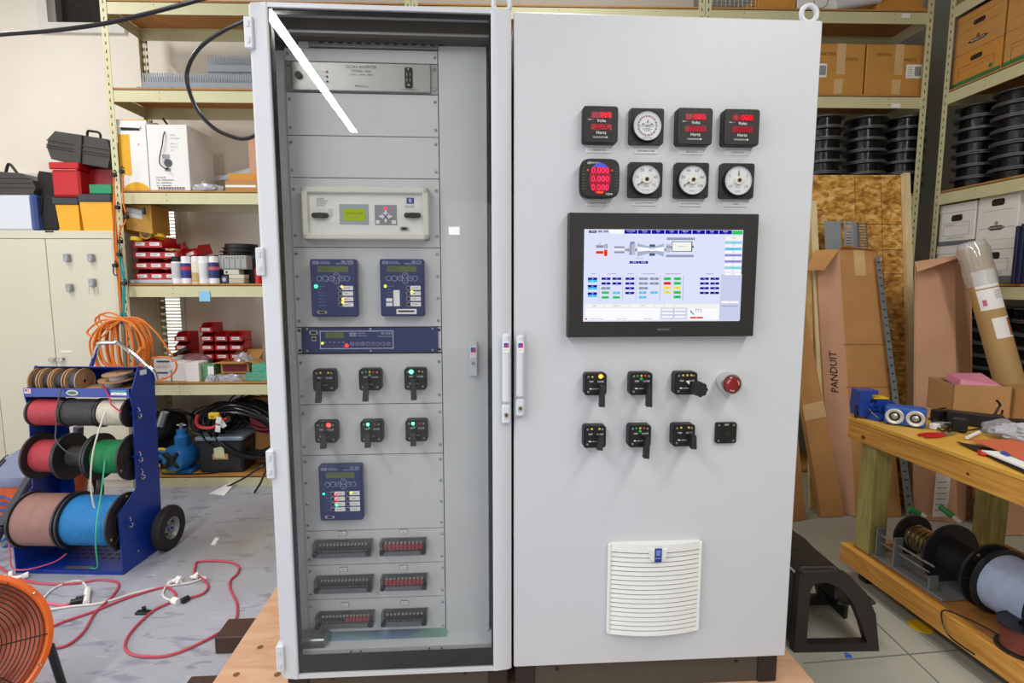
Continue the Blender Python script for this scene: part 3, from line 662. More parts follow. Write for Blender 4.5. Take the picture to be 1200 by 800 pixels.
b = MB(); er = mat('deep_red_button', '#7d0d18', .25, var=.08, coat=.4); b.lathe([(0, -.054), (.018, -.0535), (.0245, -.050), (.0262, -.044), (.0262, -.038)], (a-.003, 0, z-.003), (0, 1, 0), er, 32)
for k in range(3): an = 2*math.pi*k/3+.4; b.prism([(a-.003+.020*math.cos(an+t)*q_, z-.003+.020*math.sin(an+t)*q_) for q_, ts in ((1, (-.4, 0, .4)), (.82, (.4, 0, -.4))) for t in ts], -.0548, -.053, mat('button_arrow_pink', '#c98a8f', .4, var=0), 'y')
b.build('push_button', e)
# ---- meters on the solid door
Zm = zmap(660, 110, 5.); bez = mat('meter_black_bezel', '#171618', .5, var=.06); dial = mat('meter_dial_white', '#d3d6da', .45, var=.01)
ledbg = mat('led_window_red', '#7c1020', .25, var=.05, emit=.5); segm = emis('seven_segment_red', '#ff1230', 1.8); dimseg = emis('seven_segment_dim', '#c51a34', .8)
def zrect(q, d): p0, p1 = Zm(*q[:2]), Zm(*q[2:]); return fr(*p0, *p1, d)
def dmeter(q):
    a, z, w_, h = zrect(q, -.012); b = MB(); b.prism(rrect(a, z, w_, h, .009), -.024, 0, bez, 'y'); b.prism(rrect(a, z, w_*.96, h*.96, .008), -.027, -.024, bez, 'y', .985); d = -.0272
    b.text('Volts', .0125, FM(a+.002, z+h*.10, d), M['paper']); b.text('Hertz', .0125, FM(a+.002, z-h*.22, d), M['paper']); b.text('YOKOGAWA', .0062, FM(a-.004, z-h*.345, d), M['paper'])
    b.prism(circ(a+.018, z-h*.345, .0028, 4), d-.0005, d, M['paper'], 'y'); b.text('Kilo', .006, FM(a-w_*.31, z+h*.13, d), M['paper']); b.bx(a-w_*.24, a-w_*.2, d-.0003, d, z+h*.13, z+h*.135, M['paper']); b.bx(a-.003, a+.003, d-.0003, d, z+h*.42, z+h*.425, M['greyink'])
    o = b.build('digital_meter', rtop, label='square black meter with red digits')
    for zz, s1, s2 in ((z+h*.25, '8', '000'), (z-h*.07, '', '0000')):
        b = MB(); b.bx(a-w_*.28, a+w_*.31, d-.0012, d, zz-h*.078, zz+h*.078, ledbg)
        b.text(s2, .0215, FM(a+w_*(.12 if s1 else .04), zz, d-.0016), segm if s1 else dimseg)
        if s1: b.text(s1, .0215, FM(a-w_*.18, zz, d-.0016), mat('segment_unlit', '#b03048', .4, var=0))
        b.build('led_display', o)
for q in ((111, 79, 315, 295), (657, 90, 864, 306), (928, 97, 1137, 309)): dmeter(q)
def ameter(q, nums, needle, kind):
    a, z, w_, h = zrect(q, -.010); s_ = (w_+h)/2; b = MB(); b.prism(rrect(a, z, s_, s_, .007), -.016, 0, bez, 'y'); d = -.016
    for sx, sz in ((-1, 1), (1, 1), (1, -1), (-1, -1)): b.cyl((a+sx*s_*.40, d, z+sz*s_*.40), (a+sx*s_*.40, d-.002, z+sz*s_*.40), .003, M['dark'], 8)
    b.lathe([(s_*.435, 0), (s_*.435, -.010), (s_*.42, -.012), (s_*.41, -.010), (s_*.41, 0)], (a, d, z), (0, 1, 0), bez, 40)
    o = b.build('analog_meter', rtop, label='square black meter with a round white dial')
    b = MB(); rd = s_*.41; b.lathe([(0, -.006), (rd, -.006), (rd, 0)], (a, d, z), (0, 1, 0), dial, 40); dd = d-.0062
    if kind == 'sync':
        for i in range(36):
            an = 2*math.pi*i/36; c, sn = math.cos(an), math.sin(an); r_0, r_1 = rd*.58, rd*.72; t = rd*.022 if i % 2 else rd*.035
            b.add([(a+c*r_0-sn*t, dd, z+sn*r_0+c*t), (a+c*r_1-sn*t, dd, z+sn*r_1+c*t), (a+c*r_1+sn*t, dd, z+sn*r_1-c*t), (a+c*r_0+sn*t, dd, z+sn*r_0-c*t)], [(0, 1, 2, 3)], M['ink'] if i % 3 else mat('dial_red', '#a33038', .5, var=0))
        b.text('SLOW', .008, FM(a-rd*.33, z-rd*.02, dd), M['ink']); b.text('FAST', .008, FM(a+rd*.30, z-rd*.02, dd), M['ink']); b.text('SYNCHRO-', .0058, FM(a, z-rd*.22, dd), M['ink']); b.text('SCOPE', .0058, FM(a, z-rd*.33, dd), M['ink']); b.text('YOKOGAWA', .005, FM(a, z-rd*.82, dd), M['ink'])
        for u in (-.3, .3): b.prism(rrect(a+u*rd, z+rd*.12, rd*.2, rd*.06, .001), dd-.0002, dd, M['ink'], 'y')
        b.build('dial', o)
        b = MB(); t_ = Matrix.Identity(4); b.prism([(a-.002, z+rd*.2), (a, z+rd*.42), (a+.002, z+rd*.2)], dd-.004, dd-.003, M['ink'], 'y'); b.cyl((a, dd, z), (a, dd-.004, z), .003, M['greyink'], 12); b.build('needle', o)
    else:
        n = len(nums)
        for i in range(25):
            an = R(225-270*i/24); c, sn = math.cos(an), math.sin(an); r_0, r_1 = rd*(.86 if i % 3 == 0 else .90), rd*.96; t = .0005
            b.add([(a+c*r_0-sn*t, dd, z+sn*r_0+c*t), (a+c*r_1-sn*t, dd, z+sn*r_1+c*t), (a+c*r_1+sn*t, dd, z+sn*r_1-c*t), (a+c*r_0+sn*t, dd, z+sn*r_0-c*t)], [(0, 1, 2, 3)], M['ink'])
        for i, s in enumerate(nums):
            an = R(215-250*i/(n-1)); b.text(s, .0115, FM(a+rd*.70*math.cos(an), z+rd*.70*math.sin(an), dd), M['ink'])
        b.text({'A': 'AMPS', 'V': 'D.C.', 'K': 'D.C.'}[kind], .007, FM(a, z-rd*.48, dd), mat('dial_red', '#a33038', .5, var=0)); b.text({'A': 'D.C. ADC', 'V': 'VOLTS', 'K': 'KVARS'}[kind], .0055, FM(a, z-rd*.74, dd), M['ink'])
        b.build('dial', o)
        b = MB(); an = R(needle); c, sn = math.cos(an), math.sin(an); t = .0026
        b.add([(a-sn*t, dd-.003, z+c*t), (a+c*rd*.78, dd-.003, z+sn*rd*.78), (a+sn*t, dd-.003, z-c*t), (a-sn*t, dd-.002, z+c*t), (a+c*rd*.78, dd-.002, z+sn*rd*.78), (a+sn*t, dd-.002, z-c*t)], [(0, 1, 2), (3, 4, 5), (0, 1, 4, 3), (1, 2, 5, 4), (2, 0, 3, 5)], M['ink'])
        b.lathe([(0, -.008), (.0115, -.0075), (.013, -.004), (.013, 0)], (a, dd, z), (0, 1, 0), mat('hub_cream', '#d9d5c4', .5), 24); b.cyl((a, dd-.0075, z), (a, dd-.0095, z), .0055, M['ink'], 14); b.build('needle', o)
    return o
ameter((386, 88, 586, 298), (), 0, 'sync')
ameter((379, 404, 579, 607), ('0', '15', '30', '45', '60', '75'), 213, 'A'); ameter((648, 407, 849, 610), ('0', '20', '40', '60', '80', '100'), 213, 'V'); ameter((915, 411, 1115, 612), ('10', '5', '', '5', '10'), 90, 'K')
# power meter with three digit rows
a, z, w_, h = zrect((92, 386, 322, 616), -.015); b = MB()
oct_ = []
for i in range(48):
    an = 2*math.pi*i/48; c, sn = math.cos(an), math.sin(an); k = (abs(c)**5+abs(sn)**5)**(-1/5); oct_.append((a+w_/2*k*c, z+h/2*k*sn))
b.prism(oct_, -.03, 0, bez, 'y', .96); b.prism([(a+(p[0]-a)*.93, z+(p[1]-z)*.93) for p in oct_], -.034, -.03, bez, 'y', .97)
d = -.0345; b.text('GE', .009, FM(a-w_*.28, z+h*.38, d), M['paper']); b.text('MULTILIN', .006, FM(a-w_*.13, z+h*.385, d), M['paper']); b.text('PQMII', .0075, FM(a+w_*.24, z-h*.40, d), M['paper'])
for k in range(8):
    for sx in (-1, 1): b.bx(a+sx*w_*.42-.004, a+sx*w_*.42+.004, d-.0003, d, z+h*(.25-.075*k), z+h*(.255-.075*k), M['greyink'])
pm = b.build('power_meter', rtop, label='rounded black meter with three rows of red digits')
b = MB(); el = [(a+.0*w_+w_*.27*math.cos(t*math.pi/20), z-h*.01+h*.40*math.sin(t*math.pi/20)) for t in range(40)]
b.prism(el, d-.001, d, mat('meter_window_wine', '#8e1428', .25, var=.05, emit=.3), 'y'); el2 = [p for p in el if p[1] > z+h*.25]; b.prism(el2, d-.0016, d-.001, mat('meter_window_blue', '#3a4ac0', .3, var=0, emit=.3), 'y')
for k in range(3):
    zz = z+h*(.19-.215*k); b.bx(a-w_*.22, a+w_*.22, d-.002, d-.001, zz-h*.085, zz+h*.085, ledbg); b.text('0.000', .0235, FM(a, zz, d-.0024), emis('digit_pink_red', '#ff2a5a', 2.2))
b.bx(a-w_*.08, a+w_*.08, d-.002, d-.001, z-h*.38, z-h*.33, mat('window_orange', '#d8402a', .4, var=0, emit=.5)); b.build('led_display', pm)
for u in (-.33, .33): led(pm, *at_px if False else (0, 0), d, LR) if False else None
for u in (-.31, .30): q = MB(); q.lathe([(0, -.002), (.0025, -.0015), (.003, 0)], (a+u*w_, d, z+h*.2), (0, 1, 0), mat('meter_red_dot', '#d01828', .3, var=0, emit=1.), 10); q.build('indicator_light', pm)
# nameplates
for q, s in (((136, 314, 279, 347), 'GENERATOR'), ((416, 319, 553, 352), 'SYNCHROSCOPE'), ((683, 323, 821, 357), 'BUS VOLTS'), ((953, 328, 1090, 361), 'UTILITY BUS'), ((133, 623, 271, 656), 'GENERATOR METER'), ((407, 625, 543, 656), 'EXCITATION CURRENT'), ((673, 628, 809, 660), 'EXCITATION VOLTAGE'), ((940, 631, 1073, 662), 'KVARS')):
    a, z, w_, h = zrect(q, 0); b = MB(); b.bx(a-w_/2, a+w_/2, -.0022, 0, z-h/2, z+h/2, dial, .0006); b.text(s, .0066 if len(s) < 13 else .0054, FM(a, z, -.0026), M['ink']); b.build('nameplate', rtop)
# ---- touch screen
SD = -.035; Zs = zmap(660, 240, 5.)
a, z, w_, h = fr(667.5, 249.8, 887.5, 394.5, SD); bzm = mat('monitor_bezel', '#211f1f', .5, var=.05)
b = MB(); b.prism([(a-w_/2, z-h/2), (a+w_/2, z-h/2), (a+w_/2, z+h/2), (a-w_/2, z+h/2)], 0, SD+.004, bzm, 'y'); b.bx(a-w_/2, a+w_/2, SD, SD+.004, z-h/2, z+h/2, bzm, .003)
d = SD-.0005; b.text('BECKHOFF', .0075, FM(a+.005, z-h*.44, d), M['greyink']); ts = b.build('touch_screen', rtop, label='wide dark grey framed monitor')
b = MB()
sx0, sz1 = at_f(684.8, 268.4, SD); sx1, _ = at_f(871, 268.6, SD); _, sz0 = at_f(778, 376.3, SD)
bg = emis('screen_pale_blue', '#d9def5', 1.05)
b.bx(sx0, sx1, d, d+.001, sz0, sz1, bg)
def sp(zx, zy):  # screen picture coordinates (zoomed photo) -> position on the glass: two-way blend so rows stay level
    u = (zx-126)/(1058-126-(zy-140)/540*16); v = (zy-140)/540.
    return sx0+u*(sx1-sx0), sz1-v*(sz1-sz0)
_lay = [d]
def sr(x0, y0, x1, y1, col, dd=None):
    _lay[0] -= .0000012; q0 = sp(x0, y0); q1 = sp(x1, y1); y_ = (d-.0002 if dd is None else dd)+(_lay[0]-d)
    b.add([(q0[0], y_, q1[1]), (q1[0], y_, q1[1]), (q1[0], y_, q0[1]), (q0[0], y_, q0[1])], [(0, 1, 2, 3)], col)
def spoly(pts, col):
    _lay[0] -= .0000012; y_ = d-.0002+(_lay[0]-d)
    b.add([(sp(*p)[0], y_, sp(*p)[1]) for p in pts], [tuple(range(len(pts)))], col)
def st(x, y, s, px, col): q = sp(x, y); b.text(s, px*.000512, FM(q[0], q[1], d-.0012), col)
E_ = {k: emis('screen_'+k, c, 1.) for k, c in dict(navy='#1414a0', white='#fbfbff', cyan='#45c4e8', aqua='#7fd8de', grey='#8d93a6', dgrey='#55596a', green='#2fc85a', red='#ee2418', yellow='#f2e650', ink='#26283a', steel='#a9b4d0', purple='#8f86d8', cream='#f6f6ec', pale='#c9cfea', lgrey='#b9bdd0').items()}
# right column backdrop, header, rows
sr(930, 400, 1046, 676, E_['pale']); sr(272, 142, 356, 165, E_['white']); sr(152, 146, 196, 162, E_['ink'] if False else E_['dgrey']); sr(204, 146, 230, 159, E_['grey']); sr(237, 146, 265, 159, E_['grey'])
st(174, 154, 'TTS', 14, E_['white'])
for k in range(8):
    x = 358+k*79.5; sr(x, 142, x+75, 165, E_['navy']); st(x+37, 149, ('Overview', 'Trends', 'Fuel', 'Lube', 'Alarms', 'Gen', 'Sync', 'Setup')[k], 12, E_['white']); st(x+37, 160, ('0.0 %', '0 RPM', '0 F', '0 PSI', '0 kW', '0 V', '0 Hz', '0 A')[k], 9, E_['steel'])
sr(992, 144, 1054, 166, E_['green'])
# turbine train drawing
sr(195, 232, 238, 247, E_['grey']); sr(195, 266, 238, 281, E_['red']); sr(242, 226, 262, 250, E_['grey']); sr(246, 229, 258, 247, E_['lgrey']); sr(242, 258, 260, 295, E_['red']); st(216, 224, 'IGV', 9, E_['ink'])
for i, (c0, c1, cc) in enumerate(((238, 246, 'grey'), (246, 252, 'lgrey'), (252, 262, 'white'), (262, 270, 'lgrey'), (270, 278, 'grey'))): sr(300, c0, 360, c1, E_[cc])
sr(362, 252, 374, 264, E_['grey']); sr(376, 250, 386, 268, E_['grey']); sr(386, 226, 422, 288, E_['purple'] if False else E_['lgrey']); sr(392, 226, 400, 288, E_['grey']); sr(392, 210, 418, 226, E_['purple']); sr(422, 250, 434, 266, E_['grey'])
spoly([(434, 220), (505, 238), (505, 278), (434, 298)], E_['steel']); spoly([(434, 240), (505, 248), (505, 262), (434, 268)], E_['white'])
spoly([(590, 220), (535, 238), (535, 278), (590, 298)], E_['steel']); spoly([(590, 240), (535, 248), (535, 262), (590, 268)], E_['white'])
sr(505, 226, 538, 240, E_['dgrey']); sr(505, 278, 538, 293, E_['dgrey']); sr(505, 240, 535, 278, E_['steel']); sr(505, 250, 535, 264, E_['white'])
sr(592, 248, 604, 266, E_['grey']); sr(603, 224, 628, 272, E_['lgrey']); sr(603, 236, 628, 244, E_['grey']); sr(628, 236, 640, 250, E_['grey'])
sr(636, 208, 756, 268, E_['dgrey']); sr(640, 212, 750, 264, E_['cream']); sr(756, 232, 764, 246, E_['dgrey']); sr(606, 186, 770, 200, E_['grey']); sr(603, 286, 766, 300, E_['grey']); st(695, 238, 'GENERATOR', 8, E_['ink'])
for k in range(16): sr(612+k*10, 189, 614+k*10, 197, E_['lgrey']); sr(608+k*10, 289, 610+k*10, 297, E_['lgrey'])
sr(390, 324, 442, 338, E_['navy']); sr(444, 324, 498, 338, E_['navy']); st(416, 331, '0 RPM', 10, E_['white']); st(470, 331, '0 RPM', 10, E_['white']); st(445, 308, 'Turbine Speed', 8, E_['ink'])
# value tables
for x, s in ((180, 'VALVES'), (288, 'FUEL SYSTEM'), (398, 'EXHAUST'), (505, 'START SEQUENCE'), (645, 'GENERATOR BREAKER'), (862, 'VIBRATION')): st(x, 398, s, 9, E_['ink'])
for x in (215, 352, 430, 570, 705): sr(x, 405, x+1.5, 560, E_['lgrey'])
def cell(x, y, c, w=52, hh=14, s='0.0', tc='white'): sr(x, y-hh/2, x+w, y+hh/2, E_[c]); st(x+w/2, y, s, 9, E_[tc])
for k in range(3): cell(150, 427+k*43.5, 'navy', 54); cell(150, 441+k*43.5, 'cyan', 54)
for x in (229, 292): cell(x, 427, 'navy'); cell(x, 455, 'navy')
cell(228, 483, 'grey'); cell(231, 509, 'green', 42, tc='ink'); cell(296, 510, 'cyan', 42); cell(231, 537, 'green', 42, tc='ink'); cell(295, 537, 'green', 42, tc='ink')
for k in range(4): cell(368, 427+k*28, 'navy')
for y in (427, 455): cell(447, y, 'grey'); cell(510, y, 'grey')
cell(447, 483, 'grey'); cell(449, 509, 'cyan', 42); cell(516, 509, 'cyan', 42); cell(449, 537, 'cyan', 42)
for x, cs in ((592, ('green', 'red', 'yellow', 'yellow')), (651, ('green', 'green', 'yellow', 'green', 'green'))):
    for k, c in enumerate(cs): cell(x, 427+k*27, c, 42, 16, 'OK' if c != 'red' else 'OFF', 'ink')
for x in (806, 867):
    for k in range(4): cell(x, 427+k*28, 'navy')
# side column
sr(956, 176, 1054, 200, E_['cream']); st(1004, 188, 'START', 10, E_['ink'])
for k, c in enumerate(('aqua', 'white', 'cyan', 'white', 'purple', 'white', 'purple', 'white', 'aqua', 'white', 'white')):
    y = 214+k*18.5; sr(950, y-6, 1050, y+6, E_[c]); st(1000, y, 'MENU', 7, E_['dgrey'])
sr(935, 560, 985, 573, E_['white']); sr(988, 560, 1036, 573, E_['white']); sr(935, 588, 1030, 592, E_['purple'])
# alarm band
sr(137, 578, 920, 596, E_['cream']); sr(137, 600, 572, 672, E_['white']); sr(737, 600, 920, 672, E_['white'])
for x in (243, 392, 542, 596, 656): sr(x, 578, x+1.5, 596, E_['lgrey'])
for k in range(3): sr(580, 602+k*22, 652, 618+k*22, E_['grey']); sr(582, 604+k*22, 650, 616+k*22, E_['white']); sr(654, 602+k*22, 726, 618+k*22, E_['grey']); sr(656, 604+k*22, 724, 616+k*22, E_['white'])
for x, s in ((190, 'ALARM'), (318, 'DESCRIPTION'), (470, 'STATUS')): st(x, 587, s, 8, E_['dgrey'])
st(200, 664, 'Control mode: Manual', 9, E_['ink']); st(350, 664, 'Operator level 1', 9, E_['ink']); st(500, 664, 'System ready', 9, E_['ink']); sr(137, 660, 150, 668, E_['red'])
st(798, 618, 'TTS', 26, E_['dgrey']); spoly([(748, 612), (758, 618), (776, 640), (770, 642), (752, 626)], E_['grey']); sr(750, 654, 786, 664, E_['red']); sr(788, 654, 826, 664, E_['red'])
b.build('screen_display', ts)
# ---- louvred filter vent
a, z, w_, h = fr(715, 637, 821, 742, -.02); vm = mat('vent_white_plastic', '#e4e5e3', .45, var=.015); vd = mat('vent_recess', '#b9b9b6', .6)
def bow(u): return -.010-.020*(1-(2*u-1)**2)
b = MB(); N_ = 14
def bowbox(z0, z1, back, m_, lip=0., tilt=0.):
    vs = []; fs = []
    for i in range(N_+1):
        u = i/N_; x = a-w_/2+u*w_; y = bow(u)
        vs += [(x, back, z0), (x, y+lip, z0+tilt), (x, y+lip+.002, z1), (x, back, z1)]
    for i in range(N_):
        for k in range(4): fs.append((i*4+k, i*4+(k+1) % 4, (i+1)*4+(k+1) % 4, (i+1)*4+k))
    fs += [(0, 1, 2, 3), tuple(N_*4+k for k in (3, 2, 1, 0))]
    b.add(vs, fs, m_)
bowbox(z-h/2+.005, z+h/2-.006, 0, vd, .010); bowbox(z+h*.42, z+h/2, 0, vm, -.002); bowbox(z-h/2, z-h*.455, 0, vm, -.002)
vent = b.build('filter_vent', rtop, label='white louvred fan filter grille')
b = MB(); n = 17
for k in range(n):
    z1_ = z+h*.405-k*(h*.86/n); bowbox(z1_-h*.86/n*.62, z1_, 0, vm, -.0005, -.002)
b.build('louvers', vent)
b = MB()
for s in (-1, 1): b.bx(a+s*w_/2-.005, a+s*w_/2+.005, -.014, 0, z-h/2, z+h/2, vm, .003)
b.build('vent_frame', vent)
b = MB(); b.prism([(a-.03, z+h*.46), (a-.024, z+h*.36), (a-.014, z+h*.335), (a+.014, z+h*.335), (a+.024, z+h*.36), (a+.03, z+h*.46)], -.036, -.026, vm, 'y'); b.build('vent_clip', vent)
b = MB(); b.bx(a-.011, a+.011, -.038, -.0355, z+h*.33, z+h*.475, mat('badge_deep_blue', '#17348c', .4, var=0)); b.text('RITTAL', .0055, FM(a, z+h*.37, -.0384), M['paper'])
b.bx(a-.007, a+.007, -.0384, -.0378, z+h*.40, z+h*.46, mat('badge_light_blue', '#6d87c8', .5, var=0)); b.build('badge', vent)
# ---- fused terminal strips low in the glass cabinet
Zt = zmap(355, 620, 943/165.); clear = film('clear_cover', '#f0f1f1', .03, 1.2)
tb = mat('terminal_grey', '#3c3d3f', .5, var=.15); fred = mat('fuse_red', '#c83a40', .35, var=.05, emit=.06); ivy = mat('terminal_ivory', '#ddd9c8', .5)
def tstrip(q, n, redf, lbl, lq):
    p0, p1 = Zt(*q[:2]), Zt(*q[2:]); a, z, w_, h = fr(*p0, *p1, DP-.035); zt__ = at_f((p0[0]+p1[0])/2, p0[1]+1.5, DP-.004)[1]; zb__ = at_f((p0[0]+p1[0])/2, p1[1], DP-.044)[1]; z = (zt__+zb__)/2; h = zt__-zb__; b = MB()
    b.bx(a-w_/2+.004, a+w_/2-.004, DP-.022, DP-.003, z-h*.42, z+h*.42, tb)
    for k in range(n):
        x = a-w_*.42+w_*.84*(k+.5)/n; wd = w_*.84/n
        b.bx(x-wd*.42, x+wd*.42, DP-.028, DP-.020, z-h*.32, z-h*.02, M['dark']); b.bx(x-wd*.24, x+wd*.24, DP-.030, DP-.020, z+h*.24, z+h*.34, ivy); b.bx(x-wd*.25, x+wd*.25, DP-.030, DP-.027, z-h*.2, z-h*.14, M['zinc'])
    o = b.build('terminal_strip', ltop)
    if redf:
        for k in range(redf[0], redf[1]):
            x = a-w_*.42+w_*.84*(k+.5)/n; wd = w_*.84/n; bb = MB(); bb.bx(x-wd*.38, x+wd*.38, DP-.036, DP-.026, z-h*.12, z+h*.26, fred, .001); bb.build('fuse_holder', o, label='red fuse holder')
    b = MB(); b.bx(a-w_/2, a+w_/2, DP-.044, DP-.0425, z-h/2, z+h/2, clear); b.bx(a-w_/2, a+w_/2, DP-.044, DP-.005, z+h/2-.001, z+h/2, clear); b.bx(a-w_/2, a+w_/2, DP-.044, DP-.005, z-h/2, z-h/2+.001, clear)
    b.bx(a-w_/2, a-w_/2+.0008, DP-.044, DP-.005, z-h/2, z+h/2, clear); b.bx(a+w_/2-.0008, a+w_/2, DP-.044, DP-.005, z-h/2, z+h/2, clear)
    b.build('clear_cover', o)
    b = MB()
    for s in (-1, 1): b.cyl((a+s*(w_/2-.009), DP-.0442, z-h*.16), (a+s*(w_/2-.009), DP-.052, z-h*.16), .0085, M['black'], 14)
    b.build('cover_knob', o)
    b = MB(); la, lz = at_f(*Zt(*lq), DP); b.bx(la-.0125, la+.0125, DP-.0045, DP-.003, lz-.0075, lz+.0075, M['dark']); b.bx(la-.0112, la+.0112, DP-.0050, DP-.004, lz-.0062, lz+.0062, M['paper']); b.text(lbl, .0075, FM(la, lz, DP-.0054), M['ink']); b.build('nameplate', ltop)
tstrip((68, 52, 462, 192), 14, None, 'FB-1', (269, 22)); tstrip((515, 42, 826, 178), 10, (0, 10), 'FB-2', (675, 11))
tstrip((78, 292, 468, 430), 14, None, 'FB-3', (275, 263)); tstrip((520, 282, 832, 412), 10, (0, 10), 'FB-4', (675, 250))
tstrip((88, 530, 475, 665), 14, (7, 14), 'FB-5', (285, 500)); tstrip((525, 516, 832, 652), 10, None, 'FB-6', (682, 487))
# iridescent strip at the bottom, and the cabinet floor pieces
def irid():
    m = mat('iridescent_zinc_strip', '#9fb0c4', .22, .6, var=0); nt = m.node_tree; N = nt.nodes; L = nt.links; tc = N.new('ShaderNodeTexCoord'); nz = N.new('ShaderNodeTexNoise'); nz.inputs['Scale'].default_value = 5; nz.inputs['Detail'].default_value = 1
    r = N.new('ShaderNodeValToRGB'); cs = [(.3, '#8fb3a6'), (.42, '#9fd0c0'), (.52, '#8fa6cc'), (.62, '#b49ec6'), (.72, '#94a0b8')]
    while len(r.color_ramp.elements) < 5: r.color_ramp.elements.new(.5)
    for e, (p_, c_) in zip(r.color_ramp.elements, cs): e.position = p_; e.color = (*lin(c_), 1)
    L.new(tc.outputs['Object'], nz.inputs['Vector']); L.new(nz.outputs['Fac'], r.inputs[0]); L.new(r.outputs[0], N['Principled BSDF'].inputs['Base Color']); return m
zb = at_f(450, 746, DP-.02)[1]
b = MB(); b.hexa([(-.62, DP-.045, zb-.016), (r1+.004, DP-.045, zb-.016), (r1+.004, DP-.004, zb+.0), (-.62, DP-.004, zb+.0), (-.62, DP-.045, zb-.012), (r1+.004, DP-.045, zb-.012), (r1+.004, DP-.004, zb+.014), (-.62, DP-.004, zb+.014)], irid()); b.build('bottom_strip', ltop)
b = MB(); b.bx(aL+.03, aR-.03, .03, .3, CB+.03, CB+.066, inner); b.bx(aL+.04, -.60, .035, .09, CB+.066, CB+.098, M['zinc'], .004)
for x in (-.52, -.49, -.27, -.23): b.bx(x, x+.006, .028, .031, CB+.055, CB+.059, M['ink'])
b.build('cabinet_sill', ltop)
# small key latch with badge on the side cover
a, z, w_, h = fr(550, 400, 559.5, 440, DP-.01); b = MB(); b.bx(a-w_/2, a+w_/2, DP-.022, DP-.006, z-h/2, z+h/2, M['white'], .003); b.cyl((a, DP-.024, z-h*.12), (a, DP-.020, z-h*.12), .006, M['zinc'], 14); o = b.build('key_latch', ltop); badge(a, z+h*.26, w_*.8, o, DP-.024)
# ---- plywood skid the cabinets stand on
ply = wood('plywood_top', '#e0b897', '#d2a17e', 6, 0, .6, 3.); plank = mat('dark_timber', '#4a3227', .6, var=.15)
sk = thing('wooden_skid', 'plywood skid on dark timber blocks under the two grey cabinets', 'pallet', (OX, OY, 0), PH)
b = MB(); e0, e1 = -1.01, 1.03
b.bx(e0, e1, -.13, .72, .071, .0895, ply)
for px, py in ((277, 790), (325, 790), (305, 758)):
    q = at_z(px, py, .09); lx = (q.x-OX)*EX[0]+(q.y-OY)*EX[1]; ly = (q.x-OX)*EY[0]+(q.y-OY)*EY[1]
    b.cyl((lx, ly, .0890), (lx, ly, .0905), .011, mat('sawn_plug', '#7d5a33', .7), 14)
b.build('deck_board', sk)
for y_, x_ in ((.465, -1.135), (.14, -1.115), (.66, -1.0)):
    b = MB(); b.bx(x_, 1.01, y_-.06, y_+.06, .0, .0705, plank, .004); b.build('timber_block', sk)
# ================================================================ boltless steel shelving
LV = [.066, .737, 1.42, 2.043, 2.70, 3.245]
bs = M['beigesteel']; hole = mat('post_hole_dark', '#4c4938', .8, var=0)
def post(mb, x, y, z1, sx, sy, real=False):
    """angle post: corner at x,y; legs along +sx x and +sy y"""
    W = .042; t = .003
    if real:
        for z in [k*.0508 for k in range(int(z1/.0508))]:
            mb.bx(x, x+sx*W, y, y+sy*t, z, z+.022, bs)
        mb.bx(x, x+sx*.010, y, y+sy*t, 0, z1, bs); mb.bx(x+sx*(W-.010), x+sx*W, y, y+sy*t, 0, z1, bs); mb.bx(x+sx*.018, x+sx*.024, y, y+sy*t, 0, z1, bs)
    else: mb.bx(x, x+sx*W, y, y+sy*t, 0, z1, bs)
    mb.bx(x, x+sx*t, y+sy*t, y+sy*.035, 0, z1, bs)
    if not real:
        z = .03
        while z < z1-.03:
            mb.hexa([(x+sx*.016, y-sy*.0005, z), (x+sx*.025, y-sy*.0005, z), (x+sx*.025, y+sy*.001, z), (x+sx*.016, y+sy*.001, z), (x+sx*.018, y-sy*.0005, z+.020), (x+sx*.023, y-sy*.0005, z+.020), (x+sx*.023, y+sy*.001, z+.020), (x+sx*.018, y+sy*.001, z+.020)], hole); z += .0508
def rack_unit(L, D, levels, ztop, label, cat='shelving', loc=(0, 0, 0), rz=0., real_back=False, name='steel_shelving'):
    t = thing(name, label, cat, loc, rz)
    for x, sx in ((0, 1), (L, -1)):
        b = MB(); post(b, x, 0, ztop, sx, 1); b.build('upright', t)
        b = MB(); post(b, x, D, ztop, sx, -1, real_back); b.build('upright', t)
    for z in levels:
        for y, sy in ((.003, 1), (D-.003, -1)):
            b = MB(); b.bx(.004, L-.004, y, y+sy*.003, z-.078, z, bs); b.bx(.004, L-.004, y, y+sy*.02, z-.005, z, bs)
            for f in (.17, .5, .83):
                for q in (-.02, -.055): b.cyl((L*f, y, z+q), (L*f, y-sy*.001, z+q), .0035, hole, 6)
            b.build('beam', t)
        for x, sx in ((.004, 1), (L-.004, -1)):
            b = MB(); b.bx(x, x+sx*.003, .01, D-.01, z-.075, z-.002, bs); b.build('side_beam', t)
        b = MB(); b.bx(.006, L-.006, .006, D-.006, z+.0005, z+.0125, M['deck']); b.build('shelf_board', t)
    return t
RX = [-2.562, -.56, 1.382, 2.93]
SY = 3.75; SD_ = .40
rack_unit(RX[1]-RX[0]-.003, SD_, LV, 3.32, 'tall putty coloured steel shelving on the left, behind the glass cabinet', loc=(RX[0], SY, 0), real_back=True)
rack_unit(RX[2]-RX[1]-.003, SD_, LV, 3.32, 'putty steel shelving in the middle, only its top beam showing over the cabinets', loc=(RX[1], SY, 0))
rack_unit(RX[3]-RX[2], SD_, LV, 3.32, 'putty steel shelving against the back wall, holding two taped cartons and black reels', loc=(RX[2], SY, 0))
DK = .0134
def onshelf(px, k, Y): # point on top of shelf board k
    return V(Xat(px, Y, LV[k]+DK+.05), Y, LV[k]+DK)
def pxw(px0, px1, Y): return at_y(px1, 300, Y).x-at_y(px0, 300, Y).x
